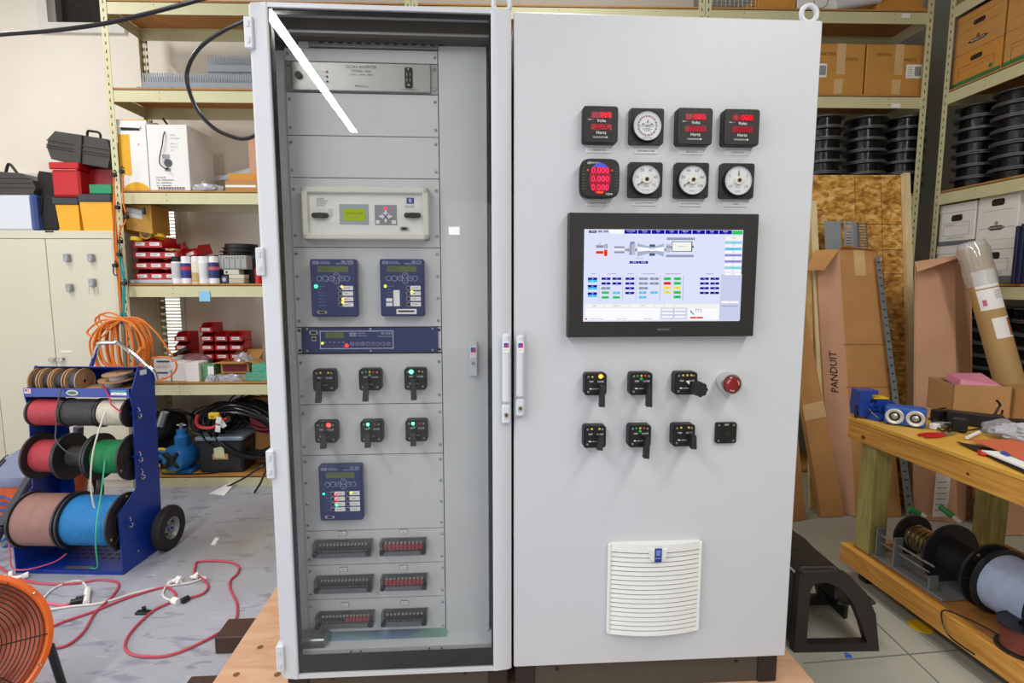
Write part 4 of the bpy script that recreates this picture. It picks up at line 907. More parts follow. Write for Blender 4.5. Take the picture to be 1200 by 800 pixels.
# ---------------------------------------------------------------- red stacking bins
def bin_mesh():
    W, D, H, t = .100, .17, .072, .003; b = MB(); m = M['red']
    b.bx(-W/2, W/2, 0, D, 0, t, m)
    side = [(0, 0), (D, 0), (D, H), (.055, H), (.028, H*.62), (0, H*.55)]
    for x in (-W/2, W/2-t): b.prism(side, x, x+t, m, 'x')
    for x in (-W/2-.003, W/2-.002): b.bx(x, x+.005, .05, D+.002, H-.006, H, m)
    b.bx(-W/2, W/2, D-t, D, 0, H, m); b.bx(-W/2, W/2, -.001, t, 0, H*.56, m); b.bx(-W/2, W/2, -.006, .002, H*.50, H*.56, m)
    return b
def make_bin(label, lbl=True):
    t = thing('storage_bin', label, 'storage bin', (0, 0, 0))
    bin_mesh().build('bin_body', t)
    b = MB(); b.bx(-.032, .032, -.0035, -.001, .012, .034, M['boxwhite']); b.bx(-.026, .012, -.004, -.003, .020, .025, M['greyink']); b.build('label_card', t)
    return t
def row_name(r, n): return 'top' if r == n-1 else ('bottom', 'second', 'third', 'fourth', 'fifth')[r]
proto = None
def place_bin(p, label, rot=(0, 0, 0), s=1.):
    global proto
    if proto is None: proto = make_bin(label); o = proto; o.location = p; o.rotation_euler = rot; o.scale = (s, s, s)
    else: o = dup(proto, p, rot, label, scale=(s, s, s))
    o['group'] = 'red stacking bins on the left shelving'; return o
# tray under the bins
b = MB(); c0 = onshelf(151, 2, 3.80); c1 = onshelf(207, 2, 3.80); b.bx(c0.x, c1.x, 3.76, 4.05, LV[2]+DK, LV[2]+DK+.028, M['zinc'], .004)
b.build('metal_tray', label='low grey metal tray under the stacked red bins', cat='tray')
zt = LV[2]+DK+.0285
for c, (px, n) in enumerate(((166, 4), (183, 4), (200, 3))):
    for r in range(n):
        p = V(Xat(px, 3.80, zt+.1), 3.80, zt+r*.0725)
        place_bin(p, 'red stacking bin on the metal tray, %s row of the %s column' % (row_name(r, n), ('left', 'middle', 'right')[c]))
# tape rolls in the top left bin
def tape_roll(p, rot, label):
    b = MB(); b.M = Matrix.Translation(p) @ Matrix.Rotation(R(rot[0]), 4, 'X') @ Matrix.Rotation(R(rot[1]), 4, 'Z')
    b.lathe([(.022, -.012), (.036, -.012), (.036, .012), (.022, .012)], (0, 0, 0), (0, 1, 0), M['yellow'], 20, True)
    return b.build('tape_roll', label=label, cat='tape')
q = at_y(167, 280, 3.82); zz = zt+4*.0725
tape_roll(V(q.x, 3.86, zz+.022), (0, 20), 'yellow tape roll standing in the top red bin'); tape_roll(V(q.x-.028, 3.80, zz-.018), (80, 0), 'yellow tape roll lying flat in front, in the top red bin'); tape_roll(V(q.x+.085, 3.88, zz+.006), (70, 0), 'yellow tape roll lying over the middle column of red bins')
# odds and ends in the third column top bin
b = MB(); q = V(Xat(200, 3.82, 1.65), 3.82, 0)
for i in range(26): b.cyl((q.x+random.uniform(-.038, .038), 3.83+random.uniform(-.01, .06), zt+3*.0725-.02+random.uniform(0, .012)), (q.x+random.uniform(-.04, .04), 3.83+random.uniform(-.01, .06), zt+3*.0725-.018+random.uniform(0, .012)), .005, mat('brass_bits', '#c9a86a', .35, .5), 6)
b.build('brass_fittings', label='brass coloured fittings heaped in the right column top bin', cat='fittings', kind='stuff')
# two more red bins behind the cans
q = onshelf(224, 2, 3.95); place_bin(V(q.x, 3.90, q.z), 'red bin standing upright behind the spray cans, lower one', (0, 0, 0), 1.0)
place_bin(V(q.x, 3.90, q.z+.0725), 'red bin behind the spray cans, upper one of the pile')
place_bin(V(q.x-.045, 3.88, q.z+.19), 'red bin tipped to the left on top of the pile behind the cans', (R(12), R(-22), R(12)), .95)
place_bin(V(q.x+.05, 3.88, q.z+.185), 'red bin tipped to the right on top of the pile behind the cans', (R(8), R(-16), R(-14)), .95)
# spray cans
def spray(px0, px1, label, col, cap, band, bcol, by=(.2, .75)):
    p = onshelf((px0+px1)/2, 2, 3.79); r = .033; h = .185
    t = thing('spray_can', label, 'spray can', p); t['group'] = 'spray cans on the left shelf'
    b = MB(); b.lathe([(0, 0), (r, 0), (r, h*.78), (r*.9, h*.81), (0, h*.81)], (0, 0, 0), (0, 0, 1), col, 24); b.build('can_body', t)
    b = MB(); b.lathe([(r*.93, h*.80), (r*.93, h*.97), (r*.8, h), (0, h)], (0, 0, 0), (0, 0, 1), cap, 24); b.build('cap', t)
    b = MB(); b.lathe([(r+.0006, h*by[0]), (r+.0006, h*by[1])], (0, 0, 0), (0, 0, 1), band, 24)
    if bcol: b.lathe([(r+.001, h*.5), (r+.001, h*.62)], (0, 0, 0), (0, 0, 1), bcol, 24)
    b.build('paper_label', t); return t
wc = mat('can_white', '#eeeef0', .3, var=.02)
spray(203, 213, 'white spray can with black cap, leftmost of the five cans', wc, M['black'], mat('can_grey_label', '#c9cbd0', .4), None)
spray(213.5, 225, 'white spray can with blue and red label, second from left', wc, wc, mat('can_blue_label', '#26338a', .4), mat('can_red_label', '#c22b3c', .4))
spray(226.5, 236, 'ivory spray can with a tan lower half', mat('can_ivory', '#ded8c4', .4), wc, mat('can_tan_label', '#c7a873', .4), None, (.05, .4))
spray(234, 245.5, 'plain white spray can in the middle of the cans', wc, wc, mat('can_pale_label', '#e2e2e8', .4), None)
spray(246, 257, 'white spray can with dark blue and pink label, rightmost of the white cans', wc, wc, mat('can_navy_label', '#2b3676', .4), mat('can_pink_label', '#c95a74', .4), (.2, .78))
p = onshelf(303, 2, 3.80); t = thing('spray_can', 'red canister with white band at the edge of the glass cabinet', 'spray can', p)
b = MB(); b.lathe([(0, 0), (.022, 0), (.022, .10), (.01, .12), (0, .12)], (0, 0, 0), (0, 0, 1), M['red'], 20); b.build('can_body', t)
b = MB(); b.lathe([(.011, .12), (.011, .15), (0, .152)], (0, 0, 0), (0, 0, 1), M['paper'], 14); b.build('cap', t)
# breaker modules and black reels
gm = mat('module_grey', '#a3a5a2', .5, var=.05); cmod = mat('module_cream', '#cfcbb8', .5)
z2 = LV[2]+DK
def pbox(name, label, cat, px0, px1, z0, h, Y, depth, m, bev=.003, extra=None, rz=0., group=None):
    """a box whose front face spans px0..px1 at depth plane Y and stands at z0"""
    x0 = Xat(px0, Y, z0+h/2); x1 = Xat(px1, Y, z0+h/2)
    t = thing(name, label, cat, ((x0+x1)/2, Y, z0), rz, group); W = x1-x0
    b = MB(); b.bx(-W/2, W/2, 0, depth, 0, h, m, bev); b.build('body', t)
    if extra: extra(t, W, h, depth)
    return t
def slots(t, W, h, d):
    for k in range(5):
        b = MB(); x = -W/2+W*(k+.5)/5; b.bx(x-W*.09, x+W*.09, -.004, 0, h*.08, h*.92, gm, .002); b.bx(x-.004, x+.004, -.006, -.003, h*.8, h*.86, M['ink']); b.build('module', t)
bxk = mat('black_gear_housing', '#26262a', .45, var=.15)
pbox('module_housing', 'black electronic housing at the back of the shelf behind the grey modules', 'electrical part', 251, 306, z2, .20, 3.90, .12, bxk)
pbox('module_rack', 'grey row of five slim modules stacked over cream boxes', 'electrical part', 256, 289, z2+.098, .095, 3.80, .09, gm, .003, slots)
pbox('relay_module', 'small cream module box with black knob, under the grey module row', 'electrical part', 262, 280, z2+.062, .034, 3.80, .08, cmod, .003, lambda t, W, h, d: MB().cyl((-W*.3, 0, h/2), (-W*.3, -.003, h/2), .007, M['ink'], 12).build('knob', t))
pbox('relay_module', 'cream module box second from the shelf, under the grey row', 'electrical part', 268, 286, z2+.032, .029, 3.79, .08, cmod)
pbox('relay_module', 'cream module box lying directly on the shelf board', 'electrical part', 268, 286, z2, .031, 3.79, .08, mat('module_cream_dim', '#bdb9a6', .5))
pbox('relay_module', 'dark blue small device with round face left of the cream boxes', 'electrical part', 259, 267, z2, .055, 3.79, .06, mat('device_navy', '#2b3350', .4), .003, lambda t, W, h, d: MB().cyl((0, 0, h/2), (0, -.003, h/2), .014, M['zinc'], 14).build('dial', t))
for k in range(3):
    p = V(Xat(277+k, 3.92, 1.65), 3.92, 0); b = MB(); zz = z2+.2005+k*.0265
    b.lathe([(0, 0), (.135-k*.012, 0), (.135-k*.012, .003), (.11, .004), (.11, .0215), (.135-k*.012, .0225), (.135-k*.012, .0258), (0, .0258)], (p.x, 3.98, zz), (0, 0, 1), M['black'], 28)
    b.build('flat_reel', label='flat black reel %s on the black housing' % ('lying lowest', 'in the middle of the pile', 'lying on top of the pile')[k], cat='reel', group='flat black reels on the left shelf')
# sticky note on the beam
q0, q1 = at_y(233, 341, SY-.002), at_y(246.5, 353, SY-.002); b = MB(); b.bx(q0.x, q1.x, SY-.0025, SY-.0002, q1.z, q0.z, mat('sticky_blue', '#8fd0ee', .7)); b.build('sticky_note', label='light blue sticky note on the shelf beam', cat='note')
# ---------------------------------------------------------------- shelf 3 (cartons)
z3 = LV[3]+DK
def priority(t, W, h, d):
    ye = mat('carton_yellow', '#e8ad1c', .6)
    b = MB(); b.bx(-W*.48, -W*.10, -.0015, 0, h*.22, h*.80, ye); b.text('PRIORITY', .052, Matrix(((0, .0, 0, -W*.27), (0, 0, -1, -.002), (-1, 0, 0, h*.53), (0, 0, 0, 1))), M['paper'])
    b.cyl((W*.2, 0, h*.66), (W*.2, -.001, h*.66), .006, mat('pink_dot', '#f06aa6', .6, var=0), 12); b.build('printed_label', t)
    b = MB(); n = 10; pts = [(-W*.42+W*.9*i/n, .0+h*(.02+.10*math.sin(math.pi*i/n)**.7)) for i in range(n+1)]; b.prism(pts+[(W*.48, 0), (-W*.42, 0)], -.0015, 0, ye, 'y'); b.build('yellow_swoosh', t)
    b = MB(); b.bx(-W*.5, W*.5, 0, d, h, h+.004, ye); b.hexa([(-W*.42, -.01, h*.90), (W*.3, -.012, h*.885), (W*.3, .0, h*.885), (-W*.42, .0, h*.90), (-W*.46, .02, h*1.0), (W*.36, .02, h*1.01), (W*.36, .03, h*1.01), (-W*.46, .03, h)], M['boxwhite']); b.bx(-W*.36, W*.26, -.001, .001, h*.855, h*.90, M['ink']); b.build('flap', t)
pbox('parcel_carton', 'white and yellow PRIORITY carton with torn top at the left end of the shelf', 'box', 139, 174, z3, .455, 3.775, .30, M['boxwhite'], .002, priority)
def thermos(t, W, h, d):
    b = MB(); fxw = lambda u, v: (-W/2+u*W, h*v)
    cylm = mat('printed_cylinder_grey', '#9a9ca2', .5, var=.1)
    for u, v, w_, hh in ((.46, .52, .18, .06), (.46, .46, .10, .06), (.48, .32, .14, .05)): x, z = fxw(u, v); b.bx(x-w_*W/2, x+w_*W/2, -.001, 0, z-hh*h/2, z+hh*h/2, cylm)
    x, z = fxw(.5, .42); b.prism(circ(x, z, W*.10, 18), -.0014, 0, mat('printed_disc_dark', '#4c4e55', .5), 'y')
    for k, s in enumerate(('MODEL', 'PIPE CAMERA', 'SERIAL NO', 'MADE FOR', 'QTY 1')): x, z = fxw(.58, .84-k*.05-(.03 if k > 1 else 0)); b.text(s, .011, FM(x, z, -.0012), M['greyink'], 'LEFT')
    for k, s in enumerate(('SZ-18-06-08', 'TYPE  MMMMMMMM', 'S/N   MMMMMMM', 'QTY   MMMMMM')): x, z = fxw(.18, .20-k*.042); b.text(s, .013, FM(x, z, -.0012), M['ink'], 'LEFT')
    for k in range(30): x = -W*.28+k*W*.022; b.bx(x, x+(.002 if k % 3 else .004), -.0012, 0, h*.015, h*.055, M['ink'])
    b.build('printed_label', t)
    b = MB(); b.bx(-W*.08, W*.1, .05, .3, h, h+.003, M['tape']); b.build('packing_tape', t)
pbox('parcel_carton', 'large white carton with a printed camera picture, beside the PRIORITY carton', 'box', 172.5, 221, z3, .43, 3.775, .32, M['boxwhite'], .003, thermos)
b = MB(); q = [at_y(202, 152, 3.83), at_y(197, 148, 3.82), at_y(192, 157, 3.765), at_y(190, 170, 3.76), at_y(187, 185, 3.758), at_y(188, 193, 3.757), at_y(195, 198, 3.757)]
b.tube(q, .0035, M['black'], 7); b.cyl(q[-1], q[-1]+V(.012, 0, .004), .008, M['black'], 10); b.build('thin_cable', label='thin black cable hanging down the front of the white carton', cat='cable')
b = MB(); b.tube([at_y(191, 139, 4.0), at_y(197, 147, 3.9), at_y(204, 154, 3.85)], .007, M['black'], 7); b.tube([at_y(170, 147, 3.95), at_y(183, 145, 3.9), at_y(192, 150, 3.86)], .004, M['black'], 6); b.build('antenna_stub', label='short black antenna on top of the white carton', cat='antenna')
def blob(p, s, m, name, label, cat, seed=0, kind=None, n=3, jag=.35):
    """crumpled bag"""
    rnd = random.Random(seed); bm = bmesh.new(); bmesh.ops.create_icosphere(bm, subdivisions=n, radius=1)
    for v in bm.verts:
        k = 1+jag*(rnd.random()-.5)+.15*math.sin(5*v.co.x+seed)*math.cos(4*v.co.y); v.co = Vector((v.co.x*s[0]*k, v.co.y*s[1]*k, max(-.0, v.co.z*k)*s[2]))
    b = MB(); b.add([v.co+Vector(p) for v in bm.verts], [tuple(x.index for x in f.verts) for f in bm.faces], m); bm.free()
    return b.build(name, label=label, cat=cat, kind=kind, sharp=20)
pbag = film('plastic_bag_film', '#e6e6ea', .12, 3.5, veil=.32, veilcol='#d6d6de'); pbag2 = film('thick_plastic_film', '#dcdce0', .15, 3., veil=.6, veilcol='#c9c9d2')
q = onshelf(243, 3, 3.80); blob(q, (.095, .05, .055), pbag2, 'plastic_bag', 'crumpled clear plastic bag beside the white carton', 'bag', 3)
pbox('carton', 'small flat brown carton with papers on it near the glass cabinet', 'box', 264, 303, z3, .075, 3.79, .25, M['card'], .002, lambda t, W, h, d: MB().bx(-W*.5, W*.42, -.002, .06, h*.35, h*.55, M['paper']).bx(-W*.46, W*.45, .03, .24, h, h+.05, M['card2'], .002).build('paper_stack', t))
pbox('tall_carton', 'tall narrow brown carton standing against the edge of the glass cabinet', 'box', 292, 318, z3, .38, 3.84, .18, M['cardpink'])
b = MB(); q = onshelf(275, 3, 4.0); 
for k in range(3): b.hexa([(q.x-.13+.02*k, 3.98+.05*k, q.z+.10+.02*k), (q.x+.2, 3.98+.05*k, q.z+.145+.03*k), (q.x+.2, 4.02+.05*k, q.z+.15+.03*k), (q.x-.13+.02*k, 4.02+.05*k, q.z+.105+.02*k), (q.x-.13+.02*k, 3.98+.05*k, q.z+.13+.02*k), (q.x+.2, 3.98+.05*k, q.z+.185+.03*k), (q.x+.2, 4.02+.05*k, q.z+.185+.03*k), (q.x-.13+.02*k, 4.02+.05*k, q.z+.13+.02*k)], M['zinc'])
b.bx(q.x-.12, q.x+.18, 3.97, 4.12, q.z, q.z+.10, mat('olive_scrap', '#7b7550', .7)); b.build('metal_brackets', label='grey metal brackets piled behind the flat brown carton', cat='metal part', kind='stuff')
# brown drawing carton hung under shelf
p0 = at_y(146, 240, 3.80); p1 = at_y(179, 274, 3.80); t = thing('hanging_box', 'yellow-brown cardboard box hanging below the shelf over the red bins', 'box', ((p0.x+p1.x)/2, 3.80, p1.z)); W = p1.x-p0.x; hh = LV[3]-.08-p1.z
b = MB(); b.hexa([(-W/2, 0, .03), (W/2, 0, -.0), (W/2, .2, -.0), (-W/2, .2, .03), (-W/2, 0, hh), (W/2, 0, hh), (W/2, .2, hh), (-W/2, .2, hh)], mat('manila_carton', '#bd8c3c', .75)); b.build('body', t)
b = MB(); b.hexa([(-W*.42, -.002, hh*.62), (W*.15, -.002, hh*.50), (W*.15, 0, hh*.50), (-W*.42, 0, hh*.62), (-W*.42, -.002, hh*.93), (W*.15, -.002, hh*.82), (W*.15, 0, hh*.82), (-W*.42, 0, hh*.93)], mat('grey_label', '#c9ccd2', .6)); b.text('DRAWINGS', .022, Matrix.Translation((-W*.13, -.003, hh*.72)) @ Matrix.Rotation(R(12), 4, 'Y') @ FM(0, 0, 0), M['greyink']); b.build('paper_label', t)
b = MB(); b.cyl((-W*.6, -.03, hh*1.0), (W*.3, -.03, hh*.86), .004, M['black'], 6); b.bx(W*.27, W*.36, -.035, -.02, hh*.66, hh*.9, M['black']); b.build('hanger_rod', t)
# ---------------------------------------------------------------- shelf 1 (.737)
z1s = LV[1]+DK
for c, (px, rows_, nm) in enumerate(((214, 5, 'left'), (244, 6, 'second'), (261, 5, 'third'), (278, 5, 'right'))):
    for r in range(rows_):
        p = V(Xat(px, 3.98, z1s+.25), 3.96, z1s+r*.066)
        place_bin(p, 'small red bin on the lower shelf, %s row of the %s column' % (row_name(r, rows_), nm), s=.9)
place_bin(V(Xat(200, 3.95, z1s+.1), 3.93, z1s), 'red bin set apart, left of the lower red bin columns', s=.9)
def wirebox(t, W, h, d): b = MB(); b.bx(-W*.32, W*.4, -.001, 0, h*.70, h*.85, mat('print_blue', '#2f4f9a', .5)); b.text('600 V', .012, FM(W*.1, h*.3, -.0015), M['ink']); b.bx(-W*.4, -W*.1, -.001, 0, h*.2, h*.24, M['greyink']); b.bx(-W*.4, -W*.1, -.001, 0, h*.34, h*.38, M['greyink']); b.build('printed_label', t)
pbox('terminal_box', 'small white box with blue stripe, lower one of two', 'box', 178, 199.5, z1s, .078, 3.79, .15, M['boxwhite'], .002, wirebox); pbox('terminal_box', 'small white box with blue stripe, upper one of two', 'box', 180, 201, z1s+.0785, .078, 3.80, .15, M['boxwhite'], .002, wirebox)
pbox('white_carton', 'plain white carton, left one of a pair on the lower shelf', 'box', 201.5, 217, z1s, .135, 3.79, .13, M['boxwhite'], .002); pbox('white_carton', 'plain white carton, right one of a pair on the lower shelf', 'box', 216.8, 233, z1s, .132, 3.77, .13, M['boxwhite'], .002)
gbm = mat('green_print_card', '#5d9a68', .6, var=.3, scale=40); gb2 = mat('teal_print_card', '#59a98e', .6, var=.3, scale=60)
pbox('printed_carton', 'green and white printed carton beside the white cartons', 'box', 236.5, 251, z1s, .115, 3.80, .1, gbm, .002, lambda t, W, h, d: MB().bx(0, W*.48, -.0012, 0, h*.25, h*.9, M['paper']).build('paper_label', t))
pbox('printed_carton', 'teal patterned carton at the right end, lower of two', 'box', 288, 316, z1s, .060, 3.79, .12, gb2, .002); pbox('printed_carton', 'teal patterned carton at the right end, upper of two', 'box', 295, 318, z1s+.0605, .055, 3.80, .11, gb2, .002)
def openbox(t, W, h, d):
    m = mat('carton_tan', '#c08c4c', .8)
    b = MB(); b.bx(-W*.42, W*.42, -.0015, 0, h*.2, h*.8, mat('dark_red_print', '#7c2026', .6)); b.build('printed_label', t)
    for pts in ([(-W/2, 0, h), (W/2, 0, h), (W*.46, -.075, h*1.02), (-W*.56, -.075, h*1.0)], [(-W/2, d, h), (W/2, d, h), (W*.6, d+.06, h*1.75), (-W*.4, d+.06, h*1.75)], [(W/2, 0, h), (W/2, d, h), (W*.95, d, h*.55), (W*.9, .02, h*.45)], [(-W/2, 0, h), (-W/2, d, h), (-W*.85, d, h*.8), (-W*.8, 0, h*.75)]):
        b = MB(); nn = Vector((0, 0, .003)); P = [Vector(p) for p in pts]; b.hexa(P+[p+nn for p in P], m); b.build('flap', t)
x_ = Xat(257, 3.80, z1s+.05), Xat(291, 3.80, z1s+.05)
t = thing('open_carton', 'open brown carton with red print and raised flaps on the lower shelf', 'box', ((x_[0]+x_[1])/2, 3.82, z1s+.045)); W = x_[1]-x_[0]; m_ = mat('carton_tan', '#c08c4c', .8)
b = MB(); h = .085; d = .16; b.bx(-W/2, W/2, 0, .003, 0, h, m_); b.bx(-W/2, W/2, d-.003, d, 0, h, m_); b.bx(-W/2, -W/2+.003, 0, d, 0, h, m_); b.bx(W/2-.003, W/2, 0, d, 0, h, m_); b.bx(-W/2, W/2, 0, d, 0, .004, m_); b.build('body', t); openbox(t, W, h, d)
blob(V((x_[0]+x_[1])/2+.03, 3.90, z1s+.10), (.07, .05, .085), pbag, 'plastic_bag', 'clear plastic bag bulging out of the open brown carton', 'bag', 8)
pbox('flat_carton', 'flat grey carton under the open brown carton', 'box', 252, 296, z1s, .044, 3.80, .2, mat('flat_carton_grey', '#a89c88', .7), .003)
blob(V(Xat(228, 3.9, z1s+.1), 3.93, z1s+.10), (.11, .06, .075), film('pink_bag_film', '#d8b8c0', .12, 3., veil=.35, veilcol='#c08a98'), 'plastic_bag', 'pinkish plastic bag heaped behind the white cartons', 'bag', 5)
blob(V(Xat(268, 3.77, z1s+.1), 3.785, z1s), (.085, .022, .05), pbag2, 'plastic_bag', 'clear bag of parts lying at the shelf front below the open carton', 'bag', 6)
blob(V(Xat(246, 3.77, z1s+.1), 3.775, z1s), (.04, .018, .05), pbag2, 'plastic_bag', 'small clear bag leaning on the green printed carton', 'bag', 9)
b = MB(); q = at_y(212, 413, 3.9); b.cyl((q.x-.05, 3.9, z1s+.17), (q.x+.05, 3.9, z1s+.225), .014, M['dark'], 10); b.cyl((q.x-.2, 3.9, z1s+.135), (q.x-.05, 3.9, z1s+.17), .007, M['zinc'], 8); b.build('screwdriver', label='dark handled tool lying on the boxes of the lower shelf', cat='tool')
# ---------------------------------------------------------------- bottom shelf
z0s = LV[0]+DK
bl = mat('pump_blue', '#1f72b8', .4, var=.1)
t = thing('transfer_pump', 'bright blue pump standing on the bottom shelf beside the black box', 'pump', onshelf(214, 0, 3.85)); 
b = MB(); b.lathe([(0, -.09), (.085, -.09), (.095, -.07), (.095, .05), (.07, .09), (0, .09)], (0, 0, .11), (.25, 1, 0), bl, 28); b.bx(-.10, .10, -.07, .08, 0, .025, bl, .004); b.bx(-.05, .05, -.05, .05, .02, .06, bl); b.build('pump_casing', t)
b = MB()
for k in range(4):
    an = R(45+90*k); c = Vector((-.022, -.09, .11)); e_ = c+Vector((math.cos(an)*.065, -.004, math.sin(an)*.065)); b.cyl(c, e_, .018, M['dark'], 8); b.cyl(e_, e_+Vector((0, -.012, 0)), .012, M['dark'], 8)
b.cyl((-.022, -.095, .11), (-.022, -.108, .11), .028, M['dark'], 16); b.build('front_spider', t)
b = MB(); b.lathe([(.045, 0), (.05, .02), (.05, .07), (.035, .085), (.035, .12), (.0, .12)], (.01, 0, .19), (0, 0, 1), bl, 18); b.cyl((.01, 0, .31), (.01, 0, .35), .014, M['zinc'], 10); b.cyl((-.02, 0, .34), (.045, 0, .34), .008, M['zinc'], 8); b.build('valve_top', t)
b = MB(); b.lathe([(.04, 0), (.06, .02), (.06, .05), (.04, .07)], (-.17, 0, .10), (0, 1, 0), bl, 16); b.cyl((-.2, .02, .1), (-.05, .02, .1), .03, bl, 12); b.build('inlet_flange', t)
t = thing('electric_motor', 'dark round electric motor with a silver cylinder, behind the blue pump', 'motor', onshelf(197, 0, 3.955)+V(0, .0, .24))
b = MB(); b.lathe([(0, -.11), (.09, -.11), (.105, -.08), (.105, .08), (.09, .11), (0, .11)], (0, 0, .08), (.5, 1, .1), M['dark'], 24); b.build('motor_body', t)
b = MB(); b.cyl((.04, -.13, .10), (.075, -.12, .20), .028, M['zinc'], 14); b.build('capacitor', t)
b = MB(); b.tube([(-.02, .0, .18), (.1, -.05, .2), (.17, -.03, .17), (.2, .05, .12)], .012, M['rubber'], 8); b.tube([(-.05, -.12, .1), (-.14, -.12, 0), (-.12, -.1, -.12), (-.03, -.12, -.18)], .009, M['rubber'], 8); b.build('motor_lead', t)
b = MB(); b.bx(-.1, .1, .0, .12, -.24, -.03, mat('pump_stand_dark', '#2d2d30', .6), .01); b.build('motor_stand', t)
def tote(t, W, h, d):
    b = MB(); b.bx(-W*.56, W*.54, -.012, d+.01, h, h+.03, mat('lid_grey_blue', '#7d8b9a', .4), .008); b.build('lid', t)
    b = MB(); b.bx(-W*.18, W*.18, -.006, -.0, h*.42, h*.6, mat('tag_wood', '#c79a62', .6), .002); b.hexa([(-W*.13, -.010, h*.5), (W*.12, -.010, h*.46), (W*.12, -.006, h*.46), (-W*.13, -.006, h*.5), (-W*.13, -.010, h*.78), (W*.09, -.010, h*.84), (W*.09, -.006, h*.84), (-W*.13, -.006, h*.78)], mat('note_pale', '#d8d8ac', .7)); b.build('tag', t)
pbox('storage_tote', 'black plastic box with a grey-blue lid and a tan tag on the bottom shelf', 'box', 233, 284, z0s, .235, 3.80, .28, bxk, .012, tote)
def coil(name, label, cat, c, rx, rz_, n, r, m, sp=.03, tilt=20, seed=1, dy=.05, parent=None, arc=None):
    rnd = random.Random(seed); b = MB()
    for i in range(n):
        a = rx*(1+rnd.uniform(-.14, .10)); bb = rz_*(1+rnd.uniform(-.14, .10)); o = Vector((rnd.uniform(-sp, sp), rnd.uniform(-dy, dy), rnd.uniform(-sp, sp)*.5)); ti = R(tilt+rnd.uniform(-7, 7)); ph = rnd.uniform(0, 6)
        pts = []
        for k in range(18):
            t_ = 2*math.pi*k/18; x = a*math.cos(t_); z = bb*math.sin(t_); y = .02*math.sin(t_*2+ph)
            pts.append(Vector(c)+o+Vector((x*math.cos(ti)-z*math.sin(ti), y, x*math.sin(ti)+z*math.cos(ti))))
        b.tube(pts, r, m, 6, 2, True)
    return b.build(name, parent, label=label, cat=cat, loc=None)
q = at_y(285, 510, 3.86); coil('cable_coil', 'big coil of glossy black cable on the bottom shelf', 'cable', (q.x+.03, 3.88, q.z+.035), .26, .17, 22, .008, M['wire'], .035, -22, 2, .09)
q = at_y(252, 492, 3.95); coil('cable_coil', 'tangle of thin black leads behind the yellow plug', 'cable', (q.x, 4.02, q.z), .16, .09, 14, .006, M['wire'], .05, 10, 4, .06)
q = at_y(292, 492, 3.9); coil('cable_coil', 'black leads heaped at the back right of the bottom shelf', 'cable', (q.x, 4.06, q.z+.02), .17, .11, 14, .006, M['wire'], .06, -30, 9, .05)
b = MB(); b.tube([at_y(*p, 3.78) for p in ((232, 486), (230, 494), (234, 500), (243, 501.5), (251, 500), (258, 494), (266, 490))], .012, mat('red_hose', '#c23236', .4), 10); b.build('red_hose', label='short red hose curving over the black box', cat='hose')
b = MB(); q0 = at_y(244.5, 486, 3.77); b.bx(q0.x, q0.x+.075, 3.76, 3.80, q0.z-.03, q0.z+.015, M['yellow'], .006); b.cyl((q0.x+.02, 3.758, q0.z-.01), (q0.x+.02, 3.762, q0.z-.01), .005, M['ink'], 8); b.cyl((q0.x+.035, 3.758, q0.z-.01), (q0.x+.035, 3.762, q0.z-.01), .005, M['ink'], 8); b.build('yellow_plug', label='yellow electrical plug block hanging on the black leads', cat='plug')
b = MB(); q0 = at_y(257, 492, 3.76); 
for dx, dz, ra in ((0, 0, 15), (.02, -.03, -30), (-.01, -.06, 10)): c_ = Vector((q0.x+dx, 3.755-.004*ra/15, q0.z+dz)); mm = Matrix.Translation(c_) @ Matrix.Rotation(R(ra), 4, 'Y'); b.M = mm; b.bx(-.018, .018, 0, .001, -.025, .025, M['paper'])
b.M = Matrix(); b.build('paper_tags', label='white paper tags tied to the leads beside the yellow plug', cat='tag')
b = MB(); pts = [at_y(*p, 3.80) for p in ((183, 527), (190, 526), (197, 529), (201, 537), (201, 545))]; b.tube(pts, .010, M['yellow'], 8); b.tube([at_y(170, 545, 3.8), at_y(180, 548, 3.78), at_y(188, 545, 3.8)], .014, M['yellow'], 8); b.build('yellow_extension_cord', label='thick yellow cord arching at the left of the bottom shelf', cat='cord')
q = onshelf(201, 0, 3.80); b = MB(); b.bx(q.x-.055, q.x+.055, 3.77, 3.83, q.z, q.z+.035, mat('olive_green_plastic', '#7d7f35', .5), .008)
for k in range(3): b.bx(q.x-.04+k*.03, q.x-.025+k*.03, 3.785, 3.81, q.z+.034, q.z+.037, M['ink'])
b.build('power_strip', label='olive green triple outlet lying beside the blue pump', cat='power strip')
b = MB(); b.tube([onshelf(190, 0, 3.77)+V(0, 0, .006), onshelf(215, 0, 3.76)+V(0, 0, .006), onshelf(250, 0, 3.78)+V(0, 0, .007), onshelf(270, 0, 3.80)+V(0, 0, .03)], .005, M['wire'], 7); b.build('black_lead', label='black lead lying along the front edge of the bottom shelf', cat='cable')
for k, (pa, pb, lab) in enumerate((((307, 546), (266, 570), 'black cable end reaching from the shelf down to the white paper'), ((312, 552), (298, 577), 'black cable end hanging beside the glass cabinet foot'))):
    b = MB(); a_ = at_y(*pa, 3.72); c_ = at_z(pb[0], pb[1], .012); b.tube([a_+V(.05, .1, .02), a_, (a_+c_)/2+V(0, 0, -.01), c_], .007, M['wire'], 8, 4); b.build('black_cable_end', label=lab, cat='cable')
b = MB(); P = [at_z(*p, .004) for p in ((245, 578), (263, 580), (277, 567), (266, 569))]; b.hexa([p-V(0, 0, .003) for p in P]+[P[0], P[1], P[2]+V(0, 0, .02), P[3]+V(0, 0, .012)], M['paper']); b.build('paper_sheet', label='white paper sheet curling on the floor below the shelving', cat='paper')
